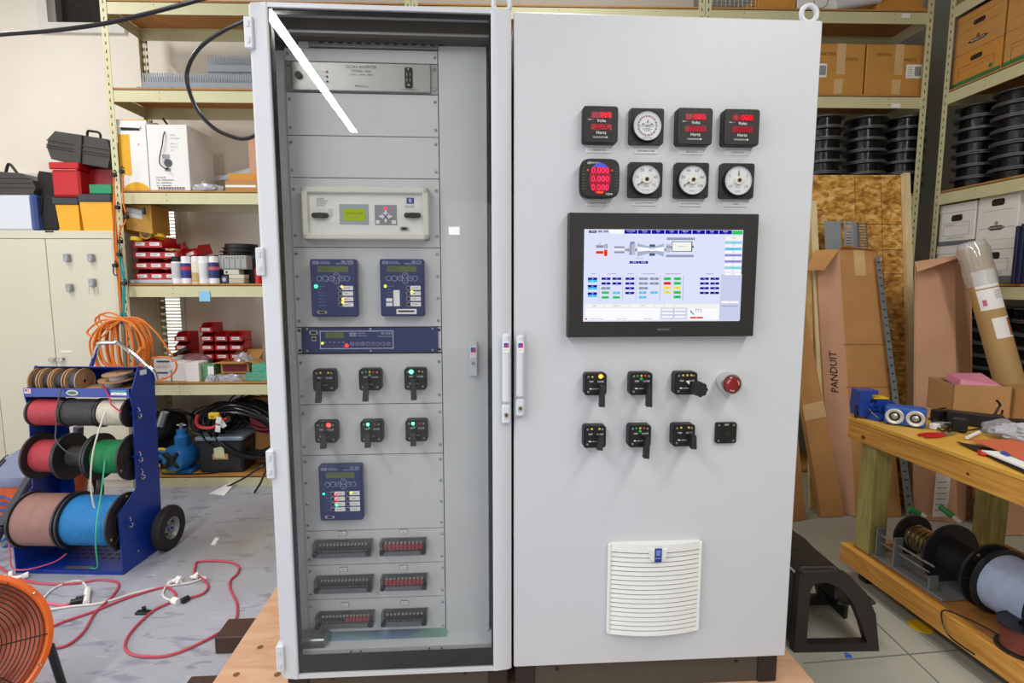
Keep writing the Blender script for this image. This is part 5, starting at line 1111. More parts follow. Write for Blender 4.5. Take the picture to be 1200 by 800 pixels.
pbox('pink_marked_carton', 'brown carton with a pink stripe leaning at the back right of the bottom shelf', 'box', 294, 322, z0s, .50, 4.01, .09, M['card'], .002, lambda t, W, h, d: MB().hexa([(-W*.5, -.002, h*.55), (W*.5, -.002, h*.40), (W*.5, 0, h*.40), (-W*.5, 0, h*.55), (-W*.5, -.002, h*.78), (W*.5, -.002, h*.55), (W*.5, 0, h*.55), (-W*.5, 0, h*.78)], mat('pink_red_print', '#c4455a', .6)).build('printed_stripe', t))
# ---------------------------------------------------------------- slotted wiring ducts on the upper shelf
dg = mat('duct_grey', '#8b9198', .5, var=.04)
def duct(x0, x1, y, z, w_, h, label, flip=False):
    t = thing('wiring_duct', label, 'wiring duct', ((x0+x1)/2, y, z)); t['group'] = 'grey slotted wiring ducts on the upper left shelf'; L = (x1-x0)/2
    b = MB(); b.bx(-L, L, 0, w_, 0, .003, dg)
    for yy_ in (0, w_-.003): b.bx(-L, L, yy_, yy_+.003, 0, h*.42, dg)
    b.build('duct_base', t)
    for yy_ in (0, w_-.003):
        b = MB(); x = -L+.004
        while x < L-.01: b.bx(x, x+.009, yy_, yy_+.003, h*.42, h, dg); x += .0155
        b.build('slotted_wall', t)
    return t
z4 = LV[4]+DK; X = lambda px, Y: Xat(px, Y, z4+.05)
duct(X(167, 3.78), X(330, 3.78), 3.775, z4, .07, .10, 'grey slotted wiring duct lying at the shelf front, longest one')
duct(X(207, 3.87), X(330, 3.87), 3.86, z4, .07, .125, 'grey slotted wiring duct lying behind the longest one')
duct(X(244, 3.94), X(330, 3.94), 3.94, z4, .06, .17, 'grey slotted wiring duct at the back, under the short upper one')
duct(X(244, 3.94), X(330, 3.94), 3.945, z4+.171, .05, .11, 'short grey slotted wiring duct stacked on top at the back')
b = MB(); b.bx(X(160, 3.76), X(200, 3.76), 3.757, 3.772, z4, z4+.006, dg); b.build('duct_cover', label='thin grey duct cover strip at the very edge of the upper shelf', cat='wiring duct')
# ---------------------------------------------------------------- putty storage cabinets at far left
cabm = mat('locker_putty', '#d5d1bd', .5, var=.02, scale=2)
ztop = at_y(60, 270, 3.72).z; xa, xb = at_y(-10, 400, 3.72).x, -2.57
def locker(x0, x1, y, label, split, knobs):
    t = thing('storage_cabinet', label, 'cabinet', ((x0+x1)/2, y, 0)); W = x1-x0
    b = MB(); b.bx(-W/2, W/2, .018, .45, 0, ztop, cabm, .003); b.bx(-W/2, W/2, 0, .02, ztop-.052, ztop, cabm, .002); b.bx(-W/2, -W/2+.012, 0, .02, 0, ztop-.05, cabm); b.bx(W/2-.012, W/2, 0, .02, 0, ztop-.05, cabm); b.build('cabinet_body', t)
    sx = -W/2+split*W
    for u0, u1 in ((-W/2+.014, sx-.002), (sx+.002, W/2-.014)):
        b = MB(); b.bx(u0, u1, .002, .018, .06, ztop-.055, cabm, .002); d_ = b.build('door', t)
    if knobs:
        for px in (63, 73):
            q = at_y(px, 421, y); b = MB(); b.lathe([(0, -.035), (.016, -.034), (.019, -.025), (.012, -.012), (.018, 0)], (q.x-(x0+x1)/2, .002, q.z), (0, 1, 0), M['chrome'], 18); b.build('door_handle', t)
        q = at_y(78, 412, y); b = MB(); b.bx(q.x-(x0+x1)/2-.04, q.x-(x0+x1)/2+.04, -.001, .002, q.z-.006, q.z+.006, M['paper'], .0005); b.build('door_sticker', t)
        q = at_y(58, 271.2, y); b = MB(); b.bx(q.x-(x0+x1)/2-.028, q.x-(x0+x1)/2+.028, -.002, .001, q.z-.005, q.z+.005, M['ink']); b.build('maker_plate', t)
    return t
locker(xa, xb, 3.72, 'putty coloured two-door steel storage cabinet with totes on top', .48, True)
locker(xa-.95, xa-.01, 3.73, 'second putty storage cabinet at the very left edge', .5, False)
for k, (px, py) in enumerate(((80, 302), (108, 302), (83, 337), (109.5, 331))):
    q = at_y(px, py, 3.72); b = MB(); b.bx(q.x-.018, q.x+.018, 3.695, 3.7205, q.z-.026, q.z+.026, mat('magnet_grey', '#9a9ca0', .4, .4), .004); b.bx(q.x-.012, q.x+.012, 3.692, 3.696, q.z-.022, q.z-.004, M['zinc'])
    b.build('magnet_clip', label='grey magnetic clip on the cabinet door, %s' % ('upper left', 'upper right', 'lower left', 'lower right with two dangling wires')[k], cat='clip', group='magnetic clips on the putty cabinet')
for s in (-6, 0, 5):
    q = at_y(110+s, 336, 3.70); b = MB() if s == -6 else b; b.tube([q, q-V(0, 0, .05)], .0012, M['greyink'], 4, 1)
b.build('dangling_wires', label='thin wires dangling below the lower right magnetic clip', cat='wire')
# things on the cabinet
def px_box(name, label, cat, x0, x1, y0, y1, Y, depth, m, bev=.006, lid=None, taper=None, zbase=None):
    """front face given by photo pixels, standing exactly on zbase"""
    a_ = at_y(x0, (y0+y1)/2, Y); c_ = at_y(x1, (y0+y1)/2, Y); zt_ = at_y((x0+x1)/2, y0, Y).z; zb_ = at_y((x0+x1)/2, y1, Y).z if zbase is None else zbase
    t = thing(name, label, cat, ((a_.x+c_.x)/2, Y, zb_)); W = c_.x-a_.x; h = zt_-zb_; lh = 0
    if lid: lh = lid[1]
    b = MB()
    if taper: b.hexa([(-W/2*taper, .01, 0), (W/2*taper, .01, 0), (W/2*taper, depth-.01, 0), (-W/2*taper, depth-.01, 0), (-W/2, 0, h-lh), (W/2, 0, h-lh), (W/2, depth, h-lh), (-W/2, depth, h-lh)], m)
    else: b.bx(-W/2, W/2, 0, depth, 0, h-lh, m, bev)
    b.build('body', t)
    if lid: q_ = MB(); q_.bx(-W/2-.006, W/2+.006, -.008, depth+.008, h-lh, h, lid[0], .006); q_.build('lid', t)
    return t, W, h
navy = mat('lid_dark_slate', '#363944', .5); yb = mat('bin_yellow', '#f0b020', .45, var=.04)
px_box('yellow_bin', 'yellow bin with dark lid, left one of two on the putty cabinet', 'bin', 64, 92.5, 231, 269, 3.78, .3, yb, lid=(navy, .05), taper=.9, zbase=ztop)
px_box('yellow_bin', 'yellow bin with dark lid, right one beside the shelving post', 'bin', 94, 131, 227.5, 269, 3.73, .3, yb, lid=(navy, .05), taper=.93, zbase=ztop)
zl = at_y(75, 231, 3.78).z+.001
t, W, h = px_box('red_toolbox', 'red plastic toolbox standing on the yellow bins under a black case', 'toolbox', 60, 93, 190, 231, 3.76, .36, M['red'], .012, lid=(M['red'], .045), zbase=zl)
b = MB(); b.bx(W/2-.01, W/2+.20, .10, .35, 0, h*.93, mat('deep_red_plastic', '#a3151b', .4), .01); b.build('toolbox_side', t)
b = MB(); b.bx(-W*.47, W*.47, -.010, -.006, h-.052, h-.049, mat('seam_pale', '#e8a7a0', .5)); b.build('lid_seam', t)
q0, q1 = at_y(104, 216, 3.74), at_y(131, 228, 3.74); b = MB(); b.bx(q0.x, q1.x, 3.74, 3.80, at_y(110, 227.3, 3.73).z+.004, q0.z, mat('green_plastic', '#1f9160', .45), .003); b.build('green_case', label='small green case on the right yellow bin', cat='case')
# black tool case: tilted ribbed case
t = thing('black_tool_case', 'long black plastic tool case lying tilted on top of the red toolbox', 'tool case', at_y(90.5, 191, 3.78)); t.rotation_euler = (0, R(9), R(-4))
tc_ = mat('case_charcoal', '#3d3b3a', .5, var=.08)
L_, H_, D_ = .42, .185, .24
prof = [(-L_/2+.03, -.0), (L_/2, 0), (L_/2+.01, .06), (L_/2+.01, .12), (L_/2-.02, H_), (-L_/2+.045, H_), (-L_/2, H_-.055), (-L_/2-.005, .07)]
b = MB(); b.prism(prof, 0, D_, tc_, 'y'); b.build('case_body', t)
b = MB()
for z in (.07, .085, .115): b.bx(-L_/2-.008, L_/2+.012, -.006, .0, z, z+.008, tc_, .002)
b.bx(-.02, .03, -.012, 0, .0, H_, tc_, .003); b.build('case_ribs', t)
b = MB(); b.tube([(-.03, .10, H_), (-.028, .10, H_+.045), (0, .10, H_+.05), (.055, .10, H_+.045), (.065, .10, H_)], .008, M['black'], 8, 4); b.build('handle', t)
# clear tote with blue clasp and black case on it
ct = film('tote_clear', '#e6ecf4', .12, 2.0, veil=.8, veilcol='#e8eef8')
t, W, h = px_box('clear_tote', 'translucent white tote with a blue end clasp at the left edge', 'tote', -30, 38, 227, 269, 3.75, .35, ct, .015, zbase=ztop)
b = MB(); b.bx(W/2-.012, W/2+.035, -.015, .28, .0, h-.002, mat('clasp_blue', '#3c5190', .4), .015); b.build('end_clasp', t)
t = thing('ribbed_case', 'dark grey ribbed case with handle lying on the clear tote', 'case', at_y(0, 227.5, 3.75)+V(0, 0, .002)); L_ = .42
b = MB(); b.prism([(-.3, 0), (.215, 0), (.235, .04), (.22, .09), (.15, .135), (-.3, .165)], 0, .3, tc_, 'y'); b.build('case_body', t)
b = MB()
for z in (.04, .07, .1): b.bx(-.3, .225, -.005, 0, z, z+.006, tc_, .002)
b.build('case_ribs', t); b = MB(); b.tube([(-.04, .1, .14), (-.01, .1, .215), (.03, .1, .17), (.045, .1, .14)], .009, M['black'], 8, 4); b.build('handle', t)
t = thing('black_bag', 'black nylon bag slumped between the tote and the red toolbox', 'bag', (at_y(52, 250, 3.76).x, 3.78, ztop))
nyl = mat('black_nylon', '#1f1c1c', .8, var=.2, bump=.3, bscale=12)
b = MB(); q0, q1 = at_y(43, 240, 3.78).x-t.location.x, at_y(63, 240, 3.78).x-t.location.x; zz = at_y(50, 229, 3.78).z-ztop
b.bx(q0, q1+.03, 0, .3, 0, zz, nyl, .02); b.prism([(q0+.012, zz-.03), (q1+.03, zz-.03), (q1+.02, zz+.15), (q0+.02, zz+.165), (q0+.005, zz+.13)], .02, .1, nyl, 'y'); b.build('bag_body', t)
b = MB(); b.tube([(q0+.01, -.004, .0), (q0+.03, -.008, zz*.6), (q0+.05, -.004, zz)], .006, M['black'], 6); b.build('strap', t)
# ---------------------------------------------------------------- cords on the shelving post
ox = lambda p, Y=3.70: at_y(p[0], p[1], Y)
b = MB(); b.tube([ox(p) for p in ((134, 205), (133.5, 225), (133, 260), (134, 290), (137, 320), (140, 345), (142, 368))], .005, M['orange'], 7); b.tube([ox(p) for p in ((133, 215), (135, 240), (136, 270), (137, 300), (140, 330), (142, 365))], .004, M['orange'], 7)
b.tube([ox(p) for p in ((144, 205), (144, 225), (145, 240), (148, 252), (146, 262), (141, 268), (139, 290), (141, 330))], .005, M['orange'], 7); b.build('orange_cord', label='orange cords running down the left shelving post', cat='cord')
b = MB(); b.tube([ox(p) for p in ((140, 285), (141, 310), (145, 330), (144.5, 350), (144, 376))], .006, M['teal'], 7); b.tube([ox(p) for p in ((142, 300), (146, 325), (146, 352), (144, 372))], .0045, M['teal'], 7); b.tube([ox(p, 3.56) for p in ((142.5, 366), (142, 373), (143.5, 380), (146, 373), (146, 366))], .009, M['teal'], 7); b.build('teal_strap', label='teal cord tied down the post and holding the orange coil', cat='cord')
for k, (x, y) in enumerate(((134, 205), (143, 201), (138, 243), (148, 254), (141, 283), (140, 298), (135, 311), (146, 332))):
    q = ox((x, y), 3.69); b = MB(); b.bx(q.x-.014, q.x+.014, 3.675, 3.702, q.z-.012, q.z+.012, M['black'], .004); b.tube([q+V(.006, -.01, .01), q+V(.016, -.02, .03), q+V(.024, -.01, .012)], .003, M['black'], 5, 4)
    if k == 6: b.tube([q+V(-.004, -.01, -.01), q+V(-.008, -.01, -.05), q+V(.004, -.01, -.065), q+V(.02, -.01, -.06)], .004, M['black'], 5, 4)
    b.build('cable_clip', label='black cable clip on the shelving post, %s' % ('beside the red toolbox', 'at the foot of the PRIORITY carton', 'level with the yellow bins', 'beside the hanging box', 'left of the red bins, upper', 'left of the red bins, lower', 'hook hanging over the cabinet corner', 'where the teal cord starts')[k], cat='clip', group='black cable clips on the left post')
t = thing('extension_cord_coil', 'large hanging coil of orange extension cord tied to the shelving post', 'extension cord', at_y(144, 430, 3.57))
b = MB(); rnd = random.Random(5); top = at_y(144, 374, 3.57)-t.location
for i in range(15):
    w_ = rnd.uniform(.05, .205); dr = rnd.uniform(.32, .42); yo = rnd.uniform(-.05, .03); sk_ = rnd.uniform(-.03, .03)
    b.tube([top+V(0, yo, 0), top+V(w_*.6, yo, -.03), top+V(w_+sk_, yo-.01, -dr*.45), top+V(w_*.75+sk_, yo, -dr*.9), top+V(sk_, yo, -dr), top+V(-w_*.75+sk_, yo-.01, -dr*.88), top+V(-w_+sk_, yo, -dr*.42), top+V(-w_*.6, yo, -.03)], .0062, M['orange'], 7, 5, True)
for pts in (((144, 373), (128, 366), (113, 372), (114, 381), (128, 384), (144, 374)), ((140, 376), (120, 375), (104, 386), (104, 392), (118, 396), (134, 380)), ((146, 373), (126, 371), (118, 368), (116, 374), (124, 382), (140, 376)),
            ((146, 372), (165, 374), (185, 392), (196, 408), (202, 417))):
    b.tube([at_y(*p, 3.53)-t.location for p in pts], .006, M['orange'], 7, 5)
b.tube([at_y(*p, 3.53)-t.location for p in ((178, 420), (190, 418), (203, 421), (207, 430), (200, 440), (185, 445), (176, 440), (177, 455), (178, 468))], .006, M['orange'], 7, 5)
b.build('coil', t)
b = MB(); q = at_y(164, 413, 3.49)-t.location; b.cyl(q+V(-.03, 0, -.03), q+V(.015, 0, .03), .014, M['orange'], 10); b.build('plug_end', t)
# ================================================================ reels
fbk = mat('reel_black_plastic', '#201f22', .42, var=.12)
def ridged(r, x0, x1, wr):
    """wound wire: one bump per turn"""
    pr = []; n = max(3, int((x1-x0)/wr))
    for i in range(n):
        a_ = x0+(x1-x0)*i/n; w_ = (x1-x0)/n; pr += [(r-wr*.5, a_), (r, a_+w_*.3), (r, a_+w_*.7)]
    return pr+[(r-wr*.5, x1)]
def spool(name, label, cat, c, axis, R_, rw, W, wm_, wr=.004, flange=fbk, ft=.008, group=None, core=.02, parent=None, spokes=0):
    """wire reel centred at c: two flanges, winding"""
    ax = Vector(axis).normalized()
    t = thing(name, label, cat, c, 0, group)
    for s in (-1, 1):
        b = MB(); h0 = s*W/2; h1 = s*(W/2-ft)
        b.lathe([(core, h0), (R_*.93, h0), (R_*.95, h0+s*.002), (R_, h0+s*.002), (R_, h1), (core, h1)], (0, 0, 0), ax, flange, 40, True)
        u = ax.orthogonal().normalized(); w2 = ax.cross(u)
        if spokes:
            for k in range(spokes):
                an = 2*math.pi*k/spokes; dv = u*math.cos(an)+w2*math.sin(an); b.cyl(ax*h0+dv*core*1.4, ax*h0+dv*R_*.9, .004, flange, 6)
            b.lathe([(R_*.55, h0), (R_*.55, h0+s*.004), (R_*.58, h0+s*.004), (R_*.58, h0)], (0, 0, 0), ax, flange, 32, True)
        b.build('flange', t)
        if R_ > .09:
            b = MB()
            for k in range(3):
                an = 2*math.pi*k/3+.7; dv = (u*math.cos(an)+w2*math.sin(an))*R_*.86; b.cyl(ax*h0+dv, ax*(h0+s*.003)+dv, R_*.045, mat('reel_bolt', '#a58a6a', .5), 8)
            b.build('flange_bolts', t)
    b = MB(); b.lathe([(core, -W/2+ft)]+[(r, h) for r, h in ridged(rw, -W/2+ft, W/2-ft, wr)]+[(core, W/2-ft)], (0, 0, 0), ax, wm_, 40); b.build('wire_winding', t)
    return t
def wmt(n, c): return mat(n, c, .42, var=.08, scale=25)
# ---- blue reel cart
cart = thing('wire_reel_cart', 'blue steel wire reel cart with three rows of reels and a chrome handle', 'cart', (-1.86, 2.57, 0), R(-3.4))
bp = M['blue']
PR = [(0, 0), (0, .31), (.13, .395), (.15, .80), (.135, .87), (.21, 1.015), (.29, .985), (.32, .96), (.29, 0)]
for u in (0, -.545):
    b = MB(); b.prism(PR, u-.0025, u+.0025, bp, 'x')
    sg = 1 if u == 0 else -1
    for v, z in ((.17, .76), (.155, .55), (.16, .44), (.11, .11), (.11, .07)): b.cyl((u+sg*.002, v, z), (u+sg*.004, v, z), .007, M['steel'] if z < .2 else M['ink'], 10)
    b.build('side_panel', cart)
b = MB(); b.bx(-.545, 0, 0, .29, .008, .012, bp); b.bx(-.545, 0, 0, .003, .0, .02, bp)
for i in range(8):
    for k in range(4): b.bx(-.40+i*.045, -.375+i*.045, .13+k*.04, .145+k*.04, .0122, .0126, M['ink'])
b.bx(-.33, -.19, .03, .055, .0122, .013, M['zinc']); b.build('bottom_plate', cart)
b = MB(); b.bx(-.545, 0, .132, .135, .868, .912, bp); b.bx(-.545, 0, .135, .315, .866, .870, bp); b.bx(-.545, 0, .312, .315, .868, .97, bp); b.build('top_tray', cart)
b = MB(); b.hexa([(-.545, .205, 1.008), (0, .205, 1.008), (0, .32, .962), (-.545, .32, .962), (-.545, .205, 1.012), (0, .205, 1.012), (0, .32, .966), (-.545, .32, .966)], bp); b.build('top_plate', cart)
b = MB(); b.prism([(-.545, .57), (-.545, .95), (-.47, .95), (-.46, .62), (-.47, .57)], .283, .286, bp, 'y'); b.bx(-.545, -.46, .283, .286, .05, .6, bp); b.build('rear_brace', cart)
b = MB()
for z, v in ((.78, .17), (.554, .155), (.25, .055)): b.cyl((-.56, v, z), (.02, v, z), .006, bp, 10)
b.build('axle_rods', cart)
for z, v in ((.78, .17), (.554, .155), (.25, .055), (.46, .16)):
    b = MB(); b.tube([(.012, v, z+.028), (.016, v+.006, z+.01), (.014, v, z), (.02, v+.012, z-.015), (.014, v+.004, z-.03), (.014, v-.008, z-.015)], .0025, M['chrome'], 6, 4); b.build('hitch_pin', cart, label='chrome hitch pin')
b = MB(); b.tube([(-.35, .30, .96), (-.315, .29, 1.0), (-.255, .27, 1.105), (-.235, .265, 1.125), (-.16, .265, 1.128), (-.13, .27, 1.12), (-.02, .30, 1.0), (.01, .31, .965), (.012, .32, .92)], .0105, M['chrome'], 10, 5); b.build('handle', cart, label='chrome tube handle')
for x in (-.60, .052):
    b = MB(); b.lathe([(.06, -.022), (.085, -.026), (.108, -.022), (.117, -.010), (.117, .010), (.108, .022), (.085, .026), (.06, .022)], (x, .275, .1175), (1, 0, 0), M['rubber'], 36)
    for k in (-.012, 0, .012): b.lathe([(.1175, k-.002), (.119, k), (.1175, k+.002)], (x, .275, .1175), (1, 0, 0), M['rubber'], 36)
    wh = b.build('wheel', cart, label='black rubber wheel')
    b = MB(); b.lathe([(.0, .012), (.02, .022), (.022, .006), (.048, .004), (.062, .020), (.064, -.02), (0, -.02)], (x, .275, .1175), (1, 0, 0), M['zinc'], 30)
    for k in range(4): an = R(45+90*k); b.cyl((x+.005, .275+math.cos(an)*.036, .1175+math.sin(an)*.036), (x+.008, .275+math.cos(an)*.036, .1175+math.sin(an)*.036), .008, M['ink'], 10)
    b.cyl((x+.01, .275, .1175), (x+.026, .275, .1175), .007, bp, 8); b.build('wheel_hub', wh)
b = MB(); b.cyl((-.60, .275, .1175), (.05, .275, .1175), .008, M['zinc'], 8); b.build('wheel_axle', cart)
b = MB(); b.bx(-.537, -.505, .129, .132, .885, .908, M['paper']); b.bx(-.534, -.522, .1285, .129, .897, .905, mat('flag_blue', '#2f3f8f', .5, var=0))
for k in range(4): b.bx(-.534, -.508, .1286, .129, .888+k*.005, .8905+k*.005, mat('flag_red', '#c23040', .5, var=0))
b.build('flag_sticker', cart)
b = MB(); b.prism([(-.29+.032*math.cos(t*math.pi/12), .889+.014*math.sin(t*math.pi/12)) for t in range(24)], .129, .132, mat('emblem_silver', '#b9bcb0', .4, .3), 'y'); b.prism([(-.29+.022*math.cos(t*math.pi/12), .889+.008*math.sin(t*math.pi/12)) for t in range(24)], .1285, .129, mat('emblem_green', '#4c5f48', .5), 'y'); b.build('oval_emblem', cart)
b = MB(); b.bx(-.09, -.01, .129, .132, .878, .900, M['paper']); b.bx(-.09, -.01, .1285, .132, .892, .904, mat('sticker_teal', '#3d8fa8', .5)); b.text('REEL CART', .010, FM(-.05, .883, .1283), M['greyink']); b.build('name_sticker', cart)
b = MB(); b.bx(.0026, .0036, .215, .262, .965, .99, M['paper']); b.build('side_sticker', cart)
CR = Matrix.Translation((-1.86, 2.57, 0)) @ Matrix.Rotation(R(-3.4), 4, 'Z')
def cw(u, v, z): return CR @ Vector((u, v, z))
cax = CR.to_3x3() @ Vector((1, 0, 0))
redw, blkw, whw, grw, brw, blw = wmt('wire_red', '#c04a55'), wmt('wire_charcoal', '#4a4848'), wmt('wire_cream', '#d9d3c2'), wmt('wire_green', '#1f8a52'), wmt('wire_brown_rose', '#a8827a'), wmt('wire_sky_blue', '#2f8ac9')
def cartspool(u, v, z, R_, rw, W, m_, label, **k): return spool('wire_reel', label, 'wire reel', cw(u, v, z), cax, R_, rw, W, m_, .0065, group='wire reels on the blue cart', **k)
cartspool(-.435, .17, .78, .074, .068, .170, redw, 'reel of red wire in the top row of the blue cart')
cartspool(-.262, .17, .78, .074, .069, .172, blkw, 'reel of charcoal wire in the middle of the cart\'s top row')
cartspool(-.095, .17, .78, .074, .066, .145, whw, 'reel of cream wire at the right of the cart\'s top row')
cartspool(-.432, .155, .554, .118, .082, .160, redw, 'half-used reel of red wire in the middle row of the cart', core=.03)
cartspool(-.275, .155, .554, .118, .050, .150, blkw, 'nearly empty black reel in the centre of the cart\'s middle row', core=.03)
cartspool(-.105, .155, .554, .118, .085, .175, grw, 'reel of green wire in the middle row of the cart', core=.03, spokes=8)
cartspool(-.400, .075, .25, .140, .128, .230, brw, 'large reel of rose brown wire at the bottom left of the cart', core=.03)
cartspool(-.145, .075, .25, .140, .122, .255, blw, 'large reel of sky blue wire at the bottom right of the cart', core=.03, spokes=8)
# small cardboard reels in the tray
cf = mat('reel_fibre_brown', '#a8825c', .7, var=.08)
for k, (u, w_, wm__) in enumerate(((-.50, .045, blkw), (-.44, .05, blkw), (-.375, .06, blkw), (-.305, .055, mat('wire_blue_grey', '#55606e', .4)))):
    spool('small_wire_reel', 'small brown-flanged reel standing in the cart tray, %s' % ('leftmost', 'second from left', 'third from left', 'fourth, with blue-grey wire')[k], 'wire reel', cw(u, .20, .937), cax, .066, .048, w_, wm__, .003, cf, .004, 'small reels in the cart tray', core=.01)
for k, (u, v, z, r_, w_) in enumerate(((-.20, .205, .889, .064, .034), (-.075, .21, .889, .062, .034), (-.14, .215, .925, .066, .034), (-.10, .20, .9615, .068, .036))):
    t_ = spool('small_wire_reel', 'brown-flanged reel lying flat in the cart tray, %s' % ('lower left', 'lower right', 'resting across the two lowest', 'on top of the flat pile')[k], 'wire reel', cw(u, v, z), (.06*(-1)**k, -.10, 1), r_, r_*.6, w_, (blkw, blkw, mat('wire_pale', '#bdbcc0', .4), mat('wire_pale', '#bdbcc0', .4))[k], .003, cf, .004, 'small reels in the cart tray', core=.01)
# wire tails
def tail(pts, r, m, name, label): b = MB(); b.tube(pts, r, m, 6, 6); return b.build(name, label=label, cat='wire')
tail([cw(-.10, .095, .80), cw(-.105, .02, .65), cw(-.12, .0, .5), cw(-.118, .0, .36), cw(-.10, .01, .33)], .004, whw, 'wire_tail', 'cream wire tail hanging from the top row reel')
tail([cw(-.10, .07, .56), cw(-.09, .02, .42), cw(-.05, -.07, .3), cw(-.06, -.075, .18), cw(-.10, -.03, .06), cw(-.19, .03, .016)], .0035, wmt('wire_mint', '#35b98a'), 'wire_tail', 'green wire tail curving down to the cart floor plate')
tail([cw(-.555, .05, .27), cw(-.55, -.01, .24), cw(-.545, -.02, .12), cw(-.54, -.02, .04), cw(-.48, .0, .022), cw(-.40, .06, .03), cw(-.36, .09, .06)], .0035, wmt('wire_pink', '#e0607e'), 'wire_tail', 'pink wire tail looping at the left side of the cart')
tail([cw(-.12, .12, .93), cw(-.10, .125, .88), cw(-.06, .09, .84), cw(-.02, .10, .80)], .0035, wmt('wire_magenta', '#c81f50'), 'wire_tail', 'magenta wire dropping from the tray beside the sticker')
tail([cw(-.28, .22, 1.0), cw(-.33, .15, .95), cw(-.34, .10, .85), cw(-.345, .08, .72), cw(-.33, .06, .66), cw(-.27, .06, .6), cw(-.22, .1, .57)], .003, blkw, 'wire_tail', 'dark wire tail running from the tray down to the middle row')
# ---------------------------------------------------------------- vacuum cleaner
vo = mat('vacuum_orange', '#e0622c', .4, var=.04); vg = mat('vacuum_grey', '#7b83a0', .4, var=.05)
vx = at_y(49, 590, 3.12); t = thing('shop_vacuum', 'orange drum shop vacuum with grey head, behind the blue cart', 'vacuum cleaner', (vx.x, 3.14, 0)); zr_ = at_y(49, 563, 2.95).z
b = MB(); b.lathe([(0, .05), (.17, .05), (.19, .07), (.225, zr_), (0, zr_)], (0, 0, 0), (0, 0, 1), vo, 36); b.build('drum', t)
b = MB(); b.lathe([(.235, zr_-.02), (.24, zr_), (.235, zr_+.03), (.19, zr_+.06), (.15, zr_+.10), (.10, zr_+.125), (0, zr_+.13)], (0, 0, 0), (0, 0, 1), vg, 36)
b.build('motor_head', t)
b = MB()
for k in range(5):
    an = R(-165+k*11); dr = V(math.cos(an), math.sin(an), 0); tn = V(-math.sin(an), math.cos(an), 0)*.005
    p, q = dr*.186+V(0, 0, zr_+.066), dr*.152+V(0, 0, zr_+.101); n = dr*.002+V(0, 0, .002)
    b.hexa([p-tn, p+tn, q+tn, q-tn, p-tn+n, p+tn+n, q+tn+n, q-tn+n], M['ink'])
b.build('vent_slots', t)
for k in range(4):
    an = R(45+90*k); b = MB(); b.cyl((.16*math.cos(an), .16*math.sin(an)-.015, .03), (.16*math.cos(an), .16*math.sin(an)+.015, .03), .03, M['dark'], 14); b.cyl((.16*math.cos(an), .16*math.sin(an), .03), (.16*math.cos(an), .16*math.sin(an), .07), .012, M['dark'], 8); b.build('caster', t)
hm = mat('hose_dark_grey', '#3a3c44', .4, var=.05)
b = MB(); b.cyl(at_y(40, 553, 2.93), at_y(2, 616, 2.75), .025, hm, 16); b.tube([at_y(2, 616, 2.75), at_y(-12, 640, 2.72), at_y(-30, 645, 2.8)], .025, hm, 12); b.build('vacuum_hose', label='dark grey vacuum wand slanting down at the left edge', cat='hose')
b = MB(); b.tube([at_y(92, 500, 3.25), at_y(93, 530, 3.25), at_y(110, 556, 3.25), at_y(116, 575, 3.2), at_y(108, 600, 3.15), at_y(90, 618, 3.1)], .026, hm, 12)
b.build('vacuum_hose', label='dark grey vacuum hose bending behind the cart', cat='hose')
b = MB(); bc = mat('blue_hose', '#1f66b4', .4)
for k in range(5): c = at_y(-8+k*1.5, 600+k*8, 2.9); b.tube([c+V(.10*math.cos(a), .03*math.sin(2*a), .085*math.sin(a)) for a in [2*math.pi*i/12 for i in range(12)]], .007, bc, 7, 3, True)
b.build('blue_air_hose', label='coiled blue air hose at the left edge behind the wand', cat='hose')
# ---------------------------------------------------------------- drum fan
fo = mat('fan_orange', '#e8691c', .38, var=.04, coat=.3); fin = mat('fan_inner_salmon', '#cf7a62', .45, var=.05); fw_ = mat('fan_wire_black', '#1b1614', .4)
fc = V(0, 0, CH)+V(*ray(-52, 768))*1.62
fd = (V(.15, .0, 1.15)-fc).normalized()  # the fan faces up towards the cabinets' front
t = thing('drum_fan', 'orange drum fan with black wire guard at the lower left corner', 'fan', (fc.x, fc.y, 0)); C0 = fc-t.location; RR = .222
b = MB(); b.lathe([(RR, -.03), (RR+.006, -.015), (RR+.006, .0), (RR-.008, .008), (RR-.018, .002), (RR-.02, -.03)], C0, fd, fo, 60, True); b.build('rim', t)
b = MB(); b.lathe([(RR-.004, -.02), (RR-.004, -.16), (RR-.012, -.16), (RR-.012, -.02)], C0, fd, fo, 60, True); b.lathe([(0, -.155), (.10, -.15), (RR-.012, -.10)], C0, fd, fin, 48); b.build('drum_shell', t)
u = fd.orthogonal().normalized(); w2 = fd.cross(u)
# align u with screen right
rt = V(1, -.03, 0); u = (rt-fd*rt.dot(fd)).normalized(); w2 = fd.cross(u)
b = MB(); r = .03
while r < RR-.01:
    b.tube([C0+fd*(.004+.02*(1-(r/RR)**2))+(u*math.cos(a)+w2*math.sin(a))*r for a in [2*math.pi*i/48 for i in range(48)]], .0016, fw_, 5, 1, True); r += .0115
for a in (72, 12, -30, -75, -120, 130, 190):
    dv = u*math.cos(R(a))+w2*math.sin(R(a)); b.tube([C0+fd*.026+dv*.02, C0+fd*.018+dv*.13, C0+fd*.004+dv*(RR-.004)], .002, fw_, 5, 2)
b.build('wire_guard', t)
for a in (50, 2-14):
    dv = u*math.cos(R(a))+w2*math.sin(R(a)); b = MB(); b.lathe([(0, .01), (.004, .009), (.006, .004), (.006, 0)], C0+dv*(RR-.006)+fd*.004, fd, M['chrome'], 10); b.build('rim_bolt', t)
b = MB()
